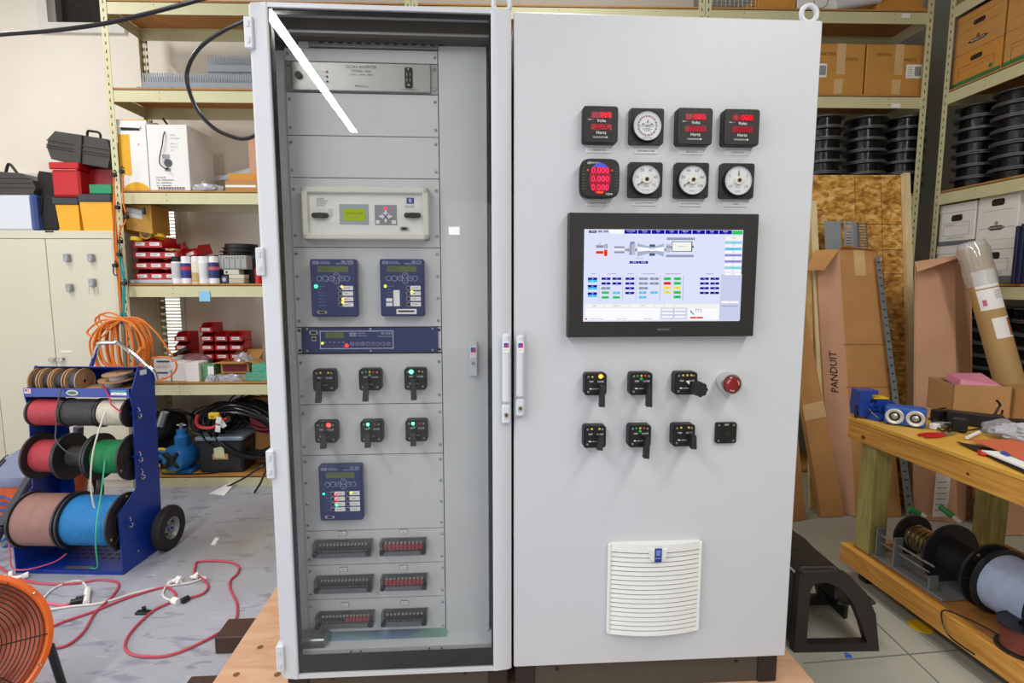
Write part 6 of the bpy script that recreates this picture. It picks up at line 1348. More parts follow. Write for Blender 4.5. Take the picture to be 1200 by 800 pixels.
for k in range(5):
    a = 2*math.pi*k/5+.5; dv = u*math.cos(a)+w2*math.sin(a); dn = u*math.cos(a+.55)+w2*math.sin(a+.55)
    P = [C0-fd*.08+dv*.04, C0-fd*.08+dn*.04, C0-fd*.05+dn*.17, C0-fd*.10+dv*.17]; b.hexa(P+[p+fd*.002 for p in P], mat('fan_blade_alu', '#c47a62', .5, .1))
b.cyl(C0-fd*.11, C0-fd*.05, .045, M['dark'], 20); b.build('blades', t)
b = MB(); s0 = at_z(74, 806, .015)-t.location; s1 = C0+u*(RR+.012)-fd*.06
b.tube([s1, (s1+s0)/2+V(.0, 0, 0), s0], .013, M['black'], 10, 2); s2 = C0-u*(RR+.012)-fd*.06; b.tube([s2, V(s2.x-.03, s2.y-.1, .015)], .013, M['black'], 10, 1)
b.tube([s0, V(s0.x-.25, s0.y+.02, .015), V(s2.x-.03, s2.y-.1, .015)], .013, M['black'], 10, 1); b.build('stand', t)
# ---------------------------------------------------------------- cords and bits on the floor
def fcord(pts, r, m, name, label, cat='cord', z=None): 
    b = MB(); b.tube([at_z(p[0], p[1], (p[2] if len(p) > 2 else r+.001)) for p in pts], r, m, 8, 6); return b.build(name, label=label, cat=cat)
rc = mat('red_cord', '#c0475a', .4, var=.05); wc_ = mat('white_cord', '#dcdcd6', .45)
fcord([(-20, 652), (5, 668), (30, 680), (60, 684), (90, 683), (115, 679), (135, 681), (139, 687), (130, 700), (112, 717), (98, 740), (80, 755), (62, 760), (40, 768)], .0055, rc, 'red_extension_cord', 'red extension cord looping on the floor right of the orange fan', 'extension cord')
fcord([(50, 739), (75, 728), (110, 716), (150, 700), (190, 688), (200, 690), (206, 697), (200, 705), (180, 715), (158, 735), (147, 752), (150, 764), (170, 769), (200, 767), (235, 753), (262, 738)], .0055, rc, 'red_extension_cord', 'red extension cord making a big loop towards the dark timber block', 'extension cord')
fcord([(232, 715), (242, 700), (244, 688), (238, 670), (229, 664), (232, 658), (255, 657), (272, 659), (280, 664), (278, 672), (270, 680), (270, 690), (277, 705), (278, 718), (276, 727)][4:], .0055, rc, 'red_extension_cord', 'red extension cord arching past the corner of the plywood skid', 'extension cord')
b = MB(); b.tube([at_z(*p, .008) for p in ((229, 664), (228, 671), (240, 680), (244, 687), (238, 695), (222, 700))], .0055, rc, 8, 5); p = at_z(213, 704, .014); q = at_z(221, 700, .014); b.cyl(p, q, .013, M['black'], 10); b.build('black_plug', label='black plug on the end of the red cord, joined to the white socket', cat='plug')
fcord([(240, 676), (225, 682), (200, 686), (160, 694), (120, 706), (85, 710), (55, 714), (47, 710), (50, 702), (62, 690), (80, 682), (95, 681), (102, 688)], .0048, wc_, 'white_extension_cord', 'white cord curling across the floor between the cart and the fan')
fcord([(240, 676), (241, 678), (232, 674), (222, 676)], .0048, wc_, 'white_extension_cord', 'short white cord end joined to the crumpled plug')
fcord([(195, 686), (191, 694), (193, 700), (203, 704)], .0048, wc_, 'white_extension_cord', 'short white lead between the two white plugs')
def plug(pts, label, w_=.02, h=.02):
    b = MB(); p, q = at_z(*pts[0], .012), at_z(*pts[1], .012); b.cyl(p, q, w_, M['boxwhite'], 8); b.build('white_plug', label=label, cat='plug')
plug(((103, 690), (101, 706)), 'white oblong plug joined to the black plug near the fan', .013); plug(((203, 703), (209, 705)), 'white socket end meeting the black plug in mid floor', .016)
b = MB(); p = at_z(210, 680, .01)
for k in range(7): c = p+V(random.uniform(-.05, .05), random.uniform(-.03, .03), 0); b.cyl(c, c+V(random.uniform(-.035, .035), random.uniform(-.03, .03), random.uniform(0, .02)), .009, M['boxwhite'], 6)
b.build('white_plug_cluster', label='cluster of white plugs lying on the floor beyond the white cord', cat='plug')
b = MB(); p = at_z(18, 677, .01)
for k in range(6): c = p+V(random.uniform(-.05, .05), random.uniform(-.02, .02), 0); b.cyl(c, c+V(random.uniform(-.04, .04), random.uniform(-.03, .03), random.uniform(0, .015)), .010, M['boxwhite'], 6)
b.build('white_plug_cluster', label='white taped plug joint at the foot of the blue cart', cat='plug')
b = MB(); p, q = at_z(83, 706, .014), at_z(97, 703, .014); b.cyl(p, q, .014, M['black'], 10); b.cyl(p+V(0, .03, 0), q+V(0, .03, 0), .010, M['black'], 8); b.build('black_plug', label='black plug on the floor beside the white oblong plug', cat='plug')
fcord([(30, 692), (42, 695), (48, 704), (60, 707), (75, 709), (84, 706)], .006, wmt('wire_pink', ''), 'pink_extension_cord', 'twisted pink and black cord beside the orange fan rim')
b = MB(); p = at_z(168, 717, .006); b.bx(p.x-.03, p.x+.03, p.y-.015, p.y+.012, 0.001, .012, M['black'], .003); b.cyl(p+V(-.02, .02, .004), p+V(-.008, .03, .004), .008, M['black'], 8); b.build('black_scrap', label='small black scrap on the floor inside the red cord loop', cat='scrap')
b = MB(); P = [at_z(*p_, .003) for p_ in ((247, 637.5), (252, 638), (257, 630), (252, 629.5))]; b.hexa([p_-V(0, 0, .0028) for p_ in P]+P, M['paper']); b.build('paper_scrap', label='small white paper strip on the bare floor near the shelving', cat='paper')
# thick black cable overhead and its loop into the cabinet
b = MB(); b.tube([at_y(*p, 1.55) for p in ((-40, 46), (0, 40.5), (60, 36), (120, 28), (160, 19), (200, 9), (240, -2), (290, -16))], .0055, M['wire'], 10); b.build('hanging_cable', label='thick black cable crossing the upper left corner overhead', cat='cable')
b = MB(); b.tube([at_y(*p, 1.72) for p in ((298, 18), (286, 25), (262, 36), (235, 55), (221, 78), (220, 100), (232, 130), (252, 151), (275, 161), (290, 162), (300, 157), (306, 145))], .0058, M['wire'], 10); b.build('hanging_cable_loop', label='black cable hanging in a loop left of the glass cabinet', cat='cable')
# ================================================================ right side
rack_unit(1.83, .46, LV, 3.32, 'putty steel shelving along the right wall, with archive boxes and wire reels', loc=(3.0, 3.70, 0), rz=R(-90))
# small labels on the beams
for (px, py) in ((1062, 18.5), (1050, 124)):
    q = at_y(px, py, SY-.002); b = MB(); b.bx(q.x-.03, q.x+.03, SY-.003, SY-.0005, q.z-.014, q.z+.014, M['paper']); b.build('shelf_tag', label='white shelf tag on the %s beam above the oriented strand board' % ('top' if py < 50 else 'lower'), cat='tag')
# taped cartons
cbrown = mat('carton_golden', '#c48f45', .8, var=.05)
def tcarton(px0, px1, py0, label, tapex, lab_side):
    z0 = LV[4]+DK; x0 = Xat(px0, 3.80, z0+.1); x1 = Xat(px1, 3.80, z0+.1); h = at_y((px0+px1)/2, py0, 3.80).z-z0
    t = thing('taped_carton', label, 'box', ((x0+x1)/2, 3.80, z0)); W = x1-x0
    b = MB(); b.bx(-W/2, W/2, 0, .30, 0, h, cbrown, .004); b.build('body', t)
    b = MB(); x = tapex*W; b.bx(x-.03, x+.03, -.0012, 0, h*.42, h*1.0, M['tape']); b.bx(x-.04, x+.02, -.0012, 0, 0, h*.33, M['tape']); b.bx(x-.03, x+.03, 0, .3, h, h+.001, M['tape']); b.build('packing_tape', t)
    b = MB(); x = lab_side*W; b.bx(x-.055, x+.055, -.0014, 0, h*.36, h*.62, M['paper']);
    for k in range(14): b.bx(x+.005+k*.0032, x+.005+k*.0032+(.0012 if k % 3 else .002), -.002, -.001, h*.40, h*.58, M['ink'])
    for k in range(5): b.bx(x-.045, x-.01, -.002, -.001, h*(.40+.04*k), h*(.41+.04*k), M['greyink'])
    b.build('shipping_label', t)
    b = MB(); b.text('MATRIX', .03, FM(-W*.2, h*.8, -.0015), mat('marker_brown', '#6e4f24', .8, var=0)); b.text('PARTS', .03, FM(W*.25 if tapex < .2 else -W*.2, h*.70, -.0015), mat('marker_brown', '', .8)); b.build('handwriting', t)
tcarton(950, 1012, 51, 'brown taped carton on the back shelving, left one next to the cabinet edge', .05, -.36)
tcarton(1014, 1081.5, 52, 'brown taped carton on the back shelving, right one with barcode label', .06, .33)
# things on the topmost shelf
z5 = LV[5]+DK
t = thing('paper_carton', 'white printed carton on the topmost back shelf beside the eye bolt', 'box', (Xat(972, 3.80, 3.3), 3.80, z5)); b = MB(); b.bx(-.22, .10, 0, .3, 0, .16, M['boxwhite'], .003); b.build('body', t)
b = MB(); b.prism(circ(-.06, .07, .05, 24), -.0012, 0, M['greyink'], 'y'); b.prism(circ(-.06, .07, .044, 24), -.0018, -.001, M['boxwhite'], 'y'); b.build('printed_label', t)
t = thing('brown_carton', 'brown carton on the topmost back shelf at the corner', 'box', (Xat(1062, 3.80, 3.3), 3.80, z5)); b = MB(); b.bx(-.20, .12, 0, .3, 0, .15, M['card2'], .003); b.build('body', t); b = MB(); b.bx(-.22, .13, -.03, .0, .0, .02, M['card2']); b.build('flap', t)
b = MB(); b.cyl((Xat(1000, 3.8, 3.3)-.12, 3.82, z5+.045), (Xat(1030, 3.8, 3.3), 3.80, z5+.10), .04, mat('film_roll_white', '#d4d4da', .3), 16); b.build('film_roll', label='rolled white plastic film leaning on the topmost brown carton', cat='roll')
t = thing('wire_basket', 'grey wire mesh basket peeking over the top beam behind the cabinet', 'basket', (Xat(858, 3.80, 3.3), 3.80, z5)); b = MB()
for i in range(12): b.cyl((-.16+i*.029, 0, 0), (-.16+i*.029, 0, .12), .002, M['zinc'], 5)
for k in range(6): b.cyl((-.16, 0, .01+k*.02), (.16, 0, .01+k*.02), .002, M['zinc'], 5)
b.bx(-.16, .16, .002, .2, 0, .004, M['zinc']); b.bx(-.16, .16, .19, .2, 0, .12, M['zinc']); b.build('mesh', t)
t = thing('brown_carton', 'brown carton peeking over the top beam behind the cabinet', 'box', (Xat(912, 3.80, 3.3), 3.80, z5)); b = MB(); b.bx(-.14, .12, 0, .3, 0, .12, M['card2'], .003); b.build('body', t)
# ---- black reels: one prototype copied
rp = mat('reel_glossy_black', '#19191c', .25, var=.1, coat=.3)
def make_reel(label, R_=.135, H_=.077):
    t = thing('black_wire_reel', label, 'wire reel')
    for z in (.003, H_-.007):
        b = MB(); b.lathe([(.03, 0), (R_, 0), (R_, .007), (.03, .007)], (0, 0, z-.003), (0, 0, 1), mat('reel_flange_grey_edge', '#55565a', .35, var=.1), 36, True); b.build('flange', t)
    b = MB(); b.lathe([(.03, .004)]+ridged(R_*.80, .005, H_-.009, .006)+[(.03, H_-.009)], (0, 0, 0), (0, 0, 1), rp, 36); b.build('wire_winding', t)
    return t
ord_ = ('bottom', 'second', 'third', 'fourth', 'fifth', 'sixth', 'seventh')
r0_ = None
def reels(spots, n, z, place, grp, s=1.):
    global r0_
    for c, (x, y, nm) in enumerate(spots):
        for k in range(n):
            lab = 'black wire reel, %s in the %s stack %s' % ('lowest' if k == 0 else ord_[k]+' up', nm, place)
            jx, jy = random.uniform(-.006, .006), random.uniform(-.006, .006)
            if r0_ is None: r0_ = make_reel(lab); o = r0_; o.location = (x+jx, y+jy, z+k*.0775*s)
            else: o = dup(r0_, (x+jx, y+jy, z+k*.0775*s), (0, 0, random.uniform(0, 6)), lab, scale=(s, s, s))
            o['group'] = grp
zz = LV[3]+.0002+DK
reels([(Xat(963, 3.93, 2.3), 3.93, 'left'), (Xat(1012, 3.93, 2.3), 3.93, 'middle'), (Xat(1056, 3.93, 2.3), 3.93, 'right')], 7, zz, 'behind the strand board top', 'black wire reels on the back shelving')
YR = [3.63, 3.345, 3.06]
reels([(3.205, YR[0], 'farthest'), (3.205, YR[1], 'middle'), (3.205, YR[2], 'nearest')], 7, zz, 'on the right shelving below brown boxes', 'black wire reels on the right shelving')
reels([(3.205, YR[0]-.0, 'far'), (3.17, YR[1]-.02, 'central'), (3.17, YR[2]-.02, 'near')], 7, LV[1]+DK+.0002, 'low on right shelving behind the tube', 'black wire reels low on the right shelving')
# ---- archive boxes on the right shelving (fronts face -x)
def abox(y0, y1, z0, h, m, label, kind_, lidh=.0, name='archive_box', green=False, d=.385):
    """front face at x=3.02 spanning y0 (near) .. y1 (far)"""
    t = thing(name, label, 'box', (3.04, (y0+y1)/2, z0)); W = y1-y0; hh = h-lidh
    def PM(a, z, dx): return Matrix(((0, 0, -1, dx), (-1, 0, 0, -a), (0, 1, 0, z), (0, 0, 0, 1)))
    b = MB(); b.bx(0, d, -W/2+.003, W/2-.003, 0, hh, m, .003)
    if kind_ != 'closed': b.prism(rrect(0, hh-.05, .085, .03 if kind_ == 'slot' else .042, .014), -.0012, 0, mat('hand_hole_dark', '#2c2218' if kind_ == 'slot' else '#8a6f45', .8, var=0), 'x')
    b.build('body', t)
    if lidh: b = MB(); b.bx(-.004, d+.004, -W/2, W/2, hh-.012, h, m, .002); b.build('lid', t)
    b = MB(); ink = mat('box_print_brown', '#7a5a30', .7, var=0) if m in (M['card2'], cb2) else M['greyink']; dk_ = M['ink']
    if kind_ == 'form' or green:
        for q in ((-W*.36, W*.36, hh*.18, hh*.19), (-W*.36, W*.36, hh*.60, hh*.61), (-W*.36, -W*.355, hh*.18, hh*.6), (W*.355, W*.36, hh*.18, hh*.6), (-W*.36, W*.36, hh*.48, hh*.485)): b.bx(-.0012, 0, q[0], q[1], q[2], q[3], ink)
        if not green: b.text('STORE YOUR FILES', .016, PM(0, hh*.1, -.0014), ink); b.text('CONTENTS', .014, PM(-W*.2, hh*.53, -.0014), ink)
    else:
        b.prism([(-W*.22, hh*.26), (-W*.12, hh*.31), (W*.12, hh*.31), (W*.22, hh*.26), (W*.12, hh*.21), (-W*.12, hh*.21)], -.0012, 0, mat('emblem_dark', '#3a2a20', .6, var=0), 'x'); b.text('BANKERS BOX', .015, PM(0, hh*.26, -.0016), M['paper']); b.prism(circ(0, hh*.36, .012, 12), -.0012, 0, ink, 'x')
        for sgn in (-1, 1): b.bx(-.0012, 0, sgn*W*.26, sgn*W*.42, hh*.255, hh*.265, mat('emblem_grey_blue', '#7c8a90', .6, var=0))
        b.bx(-.0012, 0, -W*.40, W*.34, hh*.64, hh*.645, ink)
    if green:
        b.bx(-.0012, 0, -W/2+.004, W/2-.004, 0, hh*.17, mat('green_band', '#2f7d4a', .6, var=.03)); b.prism(circ(-W*.30, hh*.30, .014, 12), -.0012, 0, mat('green_band', '', .6), 'x'); b.bx(-.0012, 0, -W*.31, -W*.29, hh*.16, hh*.28, mat('yellow_stem', '#d8b040', .6))
    b.build('printing', t)
    return t
cb2 = mat('archive_box_tan', '#c9934f', .75, var=.04)
z4_, z3_, z2_ = LV[4]+DK, LV[3]+DK, LV[2]+DK
Yb = [at_x(1103, 80, 3.0).y, at_x(1148, 80, 3.0).y, at_x(1196, 70, 3.0).y]; w_ = .36
ya = 3.69
abox(ya-.36, ya, z4_, .205, M['card2'], 'tan archive box with a green bottom band, far lower one on the right shelving', 'slot', green=True)
abox(ya-.73, ya-.37, z4_, .205, cb2, 'tan archive box with a green bottom band, near lower one at the frame edge', 'slot', green=True)
abox(ya-.36, ya, z4_+.206, .245, cb2, 'tan archive box with lid and emblem, far upper one under the top beam', 'slot', .03)
abox(ya-.73, ya-.37, z4_+.206, .245, cb2, 'tan archive box with emblem, near upper one at the frame edge', 'slot', .0)
t = thing('grey_tray', 'flat dark tray under the white archive boxes', 'tray', (3.2, 3.3, z2_)); b = MB(); b.bx(-.18, .2, -.42, .34, 0, .045, mat('tray_slate', '#6f7680', .5), .004); b.build('body', t)
zz = z2_+.046
yb = [3.73, at_x(1141, 290, 3.04).y, at_x(1190, 290, 3.04).y]
abox(yb[1]+.005, yb[0]-.04, zz, .21, M['boxwhite'], 'white lidded archive box, lower far one partly behind the mailing tube', 'form', .045)
abox(yb[2], yb[1]-.005, zz, .22, M['boxwhite'], 'white lidded archive box, lower near one right of the mailing tube', 'form', .045)
b = MB(); b.bx(3.03, 3.38, yb[1]+.03, yb[0]-.06, zz+.2105, zz+.235, mat('tray_slate', '', .5)); b.build('dark_folder', label='dark flat folder between the two far white boxes', cat='folder')
abox(yb[1]+.005, yb[0]-.04, zz+.236, .245, M['boxwhite'], 'white lidded archive box, upper far one with a printed form', 'form', .045)
abox(yb[2], yb[1]-.005, zz+.221, .275, M['boxwhite'], 'tall white archive box with oval hand hole and emblem, no lid', 'oval', .0)
t = thing('steel_angle_bars', 'dark blue steel bars standing at the right edge beside the white boxes', 'metal bars', (3.0, yb[2]-.05, z2_)); sbm = mat('steel_blue_black', '#313a5c', .35, .4)
for k in range(5): b = MB(); b.bx(-.02+.01*k, .0+.01*k, -.022*k-.02, -.022*k, 0, .33+.01*(k % 2), sbm, .002); b.build('bar', t)
b = MB()
for k in range(3): b.cyl((3.03+.01*k, 3.62-.03*k, z2_), (3.03+.01*k, 3.62-.03*k, z2_+.16), .011, M['ink'], 10); b.lathe([(.0115, .08), (.0115, .10)], (3.03+.01*k, 3.62-.03*k, z2_), (0, 0, 1), M['paper'], 10)
b.build('marker_bottles', label='small black bottles with white bands beside the shelving post', cat='bottle')
# ---------------------------------------------------------------- leaning boards
def osb():
    m = mat('oriented_strand_board', '#c08a3c', .65, var=0); nt = m.node_tree; N = nt.nodes; L = nt.links; tc = N.new('ShaderNodeTexCoord')
    outs = []
    for rz_, sc in ((.5, 1.), (-.7, 1.25), (1.9, .9)):
        mp = N.new('ShaderNodeMapping'); mp.inputs['Rotation'].default_value = (0, rz_, 0); mp.inputs['Scale'].default_value = (26*sc, 20*sc, 48*sc)
        v = N.new('ShaderNodeTexVoronoi'); v.inputs['Scale'].default_value = 1.; L.new(tc.outputs['Object'], mp.inputs[0]); L.new(mp.outputs[0], v.inputs['Vector']); outs.append(v)
    n = N.new('ShaderNodeTexNoise'); n.inputs['Scale'].default_value = 6; n.inputs['Detail'].default_value = 3; L.new(tc.outputs['Object'], n.inputs['Vector'])
    m1 = N.new('ShaderNodeMixRGB'); L.new(n.outputs['Fac'], m1.inputs[0]); L.new(outs[0].outputs['Color'], m1.inputs[1]); L.new(outs[1].outputs['Color'], m1.inputs[2])
    m2 = N.new('ShaderNodeMixRGB'); m2.inputs[0].default_value = .4; L.new(m1.outputs[0], m2.inputs[1]); L.new(outs[2].outputs['Color'], m2.inputs[2])
    bw_ = N.new('ShaderNodeRGBToBW'); L.new(m2.outputs[0], bw_.inputs[0]); r = N.new('ShaderNodeValToRGB')
    cs = [(.25, '#8d5b1f'), (.42, '#bb8634'), (.55, '#d29d48'), (.75, '#eac27a')]
    while len(r.color_ramp.elements) < 4: r.color_ramp.elements.new(.5)
    for e, (p_, c_) in zip(r.color_ramp.elements, cs): e.position = p_; e.color = (*lin(c_), 1)
    L.new(bw_.outputs[0], r.inputs[0]); L.new(r.outputs[0], N['Principled BSDF'].inputs['Base Color']); return m
def lean(name, label, cat, bl_, br, tr, tl, th, m, fn=None):
    """slab from four front corners (bottom left/right, top right/left); thickness goes away from the viewer"""
    P = [Vector(p) for p in (bl_, br, tr, tl)]; nrm = (P[1]-P[0]).cross(P[3]-P[0]).normalized()
    if nrm.y < 0: nrm = -nrm
    nrm = nrm*th; o = (P[0]+P[1])/2+Vector((0, 0, -min(P[0].z, P[1].z)))
    t = thing(name, label, cat, (o.x, o.y, 0)); P = [p-t.location for p in P]
    b = MB(); b.hexa([P[0], P[1], P[1]+nrm, P[0]+nrm, P[3], P[2], P[2]+nrm, P[3]+nrm], m); b.build('body' if fn else 'board', t)
    if fn: fn(t, P, nrm)
    return t
Yt = 3.69
TL, TR = at_y(938, 205, Yt), at_y(1055, 205, Yt); bz = .006
BL, BR = Vector((TL.x-.01, 3.30, bz)), Vector((Xat(1066, 3.30, .01), 3.30, bz))
def osbl(t, P, n):
    b = MB(); lm = mat('osb_marking_line', '#5b3c14', .7, var=0); off = -n.normalized()*.0006
    def pt(u, v): return P[0].lerp(P[1], u).lerp(P[3].lerp(P[2], u), v)+off
    W = (P[1]-P[0]).length; H_ = (P[3]-P[0]).length
    for u in (.54, .80): b.add([pt(u-.0025, 0), pt(u+.0025, 0), pt(u+.0025, 1), pt(u-.0025, 1)], [(0, 1, 2, 3)], lm)
    for v in (.845, .765, .69, .45, .25): b.add([pt(0, v-.001), pt(1, v-.001), pt(1, v+.001), pt(0, v+.001)], [(0, 1, 2, 3)], lm)
    b.build('marking_lines', t)
lean('strand_board', 'tall oriented strand board panel leaning against the back shelving', 'board', BL, BR, TR, TL, .012, osb(), osbl)
pine = wood('pale_pine', '#e8d5a8', '#dcc493', 4, 2, .6, 10.)
d1 = V(0, -.03, 0)
lean('pine_stud', 'pale pine stud leaning along the right edge of the strand board', 'board', BR+V(.004, -.03, 0), BR+V(.045, -.03, 0), TR+V(.045, -.03, .01), TR+V(.004, -.03, .01), .04, pine)
lean('pine_stud', 'pale pine stud leaning left of the strand board, nearest the cabinet', 'board', at_z(979, 604, 0)+V(-.02, .10, .004), at_z(979, 604, 0)+V(.035, .10, .004), at_y(957, 235, 3.59), at_y(950, 235, 3.59), .03, pine)
lean('pine_stud', 'second pale pine board leaning behind the first, left of the strand board', 'board', at_z(966, 604, 0)+V(-.03, .10, .004), at_z(966, 604, 0)+V(.012, .10, .004), at_y(949.5, 245, 3.59), at_y(943, 245, 3.59), .02, wood('tan_pine', '#c9a86a', '#b9965a', 4, 2, .6, 10.))
# tall carton with raised flaps holding ducts
def hexbox(name, label, cat, foot, top, m, m2=None, flaps=()):
    """carton from footprint (front-left, front-right, back-right, back-left) and matching top points; open top"""
    F_ = [Vector(p) for p in foot]; T_ = [Vector(p) for p in top]; o = sum(F_, Vector())/4; o.z = min(p.z for p in F_)
    t = thing(name, label, cat, o); F_ = [p-o for p in F_]; T_ = [p-o for p in T_]
    b = MB()
    for i in range(4):
        k = (i+1) % 4; c = (sum(F_, Vector())+sum(T_, Vector()))/8; mid = (F_[i]+F_[k]+T_[i]+T_[k])/4; n = (F_[k]-F_[i]).cross(T_[i]-F_[i]).normalized()*.005
        if n.dot(mid-c) > 0: n = -n
        b.hexa([F_[i], F_[k], F_[k]+n, F_[i]+n, T_[i], T_[k], T_[k]+n, T_[i]+n], (m2 if (m2 and i == 3) else m))
    b.hexa([*F_, *[p+Vector((0, 0, .005)) for p in F_]], m); b.build('body', t)
    for i, (d0, d1_) in flaps:
        k = (i+1) % 4; b = MB(); q = [T_[i], T_[k], T_[k]+Vector(d1_), T_[i]+Vector(d0)]; n = Vector((.0, .0, .004)); b.hexa(q+[p+n for p in q], m); b.build('flap', t)
    return t, F_, T_
f0 = at_z(1001, 605, 0)+V(0, 0, .003); f1 = at_z(1052, 603, 0)+V(0, 0, .003); g0 = at_y(983.5, 293, 3.40); g1 = at_y(1027, 292, 3.40); g0.z = g1.z = (g0.z+g1.z)/2
dd = V(-.05, .13, 0)
f3 = at_z(998-13, 597, 0)+V(0, .02, .003); g3 = at_y(971, 312, 3.46); g3.z = g0.z
f0 = V(f0.x, 3.12, .003); f1 = V(f1.x, 3.12, .003); f3 = f0+V(-.085, .12, 0); f2 = f1+V(-.06, .12, 0); g3 = g0+V(-.085, .12, 0); g2 = g1+V(-.06, .12, 0)
t, F_, T_ = hexbox('tall_open_carton', 'tall brown open carton with raised flaps holding grey ducts, leaning on the strand board', 'box', (f0, f1, f2, f3), (g0, g1, g2, g3), M['card'], M['cardpink'], ((3, ((-.085, -.05, -.13), (-.10, -.02, -.13))), (0, ((.0, -.03, .02), (.16, .0, -.02)))))
b = MB(); c = T_[0].lerp(T_[1], .52); e_ = F_[0].lerp(F_[1], .52)
for a0_, a1_ in ((.0, .10), (.36, .362), (.52, .522)):
    p, q = c.lerp(e_, a0_), c.lerp(e_, a1_); wv = V(.035 if a1_ == .10 else .15, 0, 0); b.hexa([q-wv+V(0, -.002, 0), q+wv+V(0, -.002, 0), q+wv, q-wv, p-wv+V(0, -.002, 0), p+wv+V(0, -.002, 0), p+wv, p-wv], M['tape'] if a1_ == .10 else mat('card_crease', '#8f6236', .8, var=0))
b.build('packing_tape', t)
# brand lettering printed down the left side of that carton
mid = (T_[0]+T_[3]).lerp(F_[0]+F_[3], .47)/2; ex_ = (F_[0]-T_[0]).normalized(); ey_ = (T_[0]-T_[3]).normalized(); ez_ = ex_.cross(ey_).normalized()
if ez_.y > 0: ez_ = -ez_
Mx = Matrix(((-ex_.x, -ey_.x, ez_.x, mid.x), (-ex_.y, -ey_.y, ez_.y, mid.y), (-ex_.z, -ey_.z, ez_.z, mid.z), (0, 0, 0, 1)))
Mx.translation += ez_*.003
b = MB(); b.text('PANDUIT', .062, Mx @ Matrix.Rotation(0, 4, 'Z'), M['ink']); b.build('printing', t)
# ducts standing in it
def vduct(pxb0, pxb1, ytop, label, m, slot, yy_=3.50):
    a0, a1 = at_y(pxb0, ytop, yy_), at_y(pxb1, ytop, yy_); t = thing('wiring_duct', label, 'wiring duct', ((a0.x+a1.x)/2+.05, yy_-.05, .9)); P = t.location
    b = MB(); s_ = V(.05, -.05, .9); a0_, a1_ = a0-P, a1-P; b0 = a0_+V(.06, -.08, -(a0.z-.9)); b1 = a1_+V(.06, -.08, -(a1.z-.9)); n = V(0, .004, 0)
    if not slot: b.hexa([b0, b1, b1+n, b0+n, a0_, a1_, a1_+n, a0_+n], m)
    else:
        k = .0; L = (a0_-b0).length
        for u0, u1 in ((0, .12), (.88, 1)): b.hexa([b0.lerp(b1, u0), b0.lerp(b1, u1), b0.lerp(b1, u1)+n, b0.lerp(b1, u0)+n, a0_.lerp(a1_, u0), a0_.lerp(a1_, u1), a0_.lerp(a1_, u1)+n, a0_.lerp(a1_, u0)+n], m)
        N__ = int(L/.018)
        for i in range(N__):
            v0, v1 = i/N__, (i+.55)/N__; q = lambda u, v: b0.lerp(b1, u).lerp(a0_.lerp(a1_, u), v)
            b.hexa([q(.05, v0), q(.95, v0), q(.95, v0)+n, q(.05, v0)+n, q(.05, v1), q(.95, v1), q(.95, v1)+n, q(.05, v1)+n], m)
    b.build('duct_strip', t); return t
dl = mat('duct_light', '#9aa4b4', .45, var=.04)
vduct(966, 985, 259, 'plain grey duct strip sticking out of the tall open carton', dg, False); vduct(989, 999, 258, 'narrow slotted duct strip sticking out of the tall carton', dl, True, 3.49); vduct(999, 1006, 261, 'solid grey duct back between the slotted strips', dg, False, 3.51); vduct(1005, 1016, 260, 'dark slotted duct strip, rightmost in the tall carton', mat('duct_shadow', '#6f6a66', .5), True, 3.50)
# perforated strut
t = thing('perforated_strut', 'long grey perforated steel strut leaning on the strand board', 'strut', (at_z(1060, 604, 0).x, 3.07, 0)); a_ = V(at_z(1061, 606, 0).x, 3.07, .003)-t.location; c_ = at_y(1028.5, 300, 3.36)-t.location; 
b = MB(); L = (c_-a_).length; dv = (c_-a_).normalized(); sw = V(.024, 0, 0)
b.hexa([a_-sw, a_+sw, a_+sw+V(0, .004, 0), a_-sw+V(0, .004, 0), c_-sw*.5, c_+sw*.5, c_+sw*.5+V(0, .004, 0), c_-sw*.5+V(0, .004, 0)], mat('strut_grey', '#7d8790', .45, .3, var=.04))
k = .04
while k < L-.04: q = a_+dv*k; b.hexa([q-sw*.3+V(0, -.001, 0), q+sw*.3+V(0, -.001, 0), q+sw*.3+V(0, .001, 0), q-sw*.3+V(0, .001, 0), q-sw*.3+V(0, -.001, .008), q+sw*.3+V(0, -.001, .008), q+sw*.3+V(0, .001, .008), q-sw*.3+V(0, .001, .008)], M['ink']); k += .05
b.build('strip', t)
# flat cartons leaning behind the cabinet
p1_, p2_ = at_z(963, 607, 0)+V(0, 0, .004), at_z(990, 605, 0)+V(0, 0, .004)
def ftape(t, P, n):
    b = MB(); o = -n.normalized()*.001; q = lambda u, v: P[0].lerp(P[1], u).lerp(P[3].lerp(P[2], u), v)+o
    b.add([q(-.02, .455), q(1.02, .455), q(1.02, .53), q(-.02, .53)], [(0, 1, 2, 3)], M['tape']); b.build('packing_tape', t)
tl_ = at_y(921, 360, 3.32); tr_ = at_y(942, 352, 3.36)
lean('flat_carton', 'long flat brown carton leaning towards the grey cabinet, taped in the middle', 'box', p1_, p2_, tr_, tl_, .035, M['card'], ftape)
lean('flat_carton', 'narrow brown carton end standing close to the right edge of the cabinet', 'box', at_z(925, 612, 0)+V(0, 0, .004), at_z(945, 609, 0)+V(0, 0, .004), at_y(931, 470, 3.15), at_y(912, 470, 3.15), .06, M['card'])
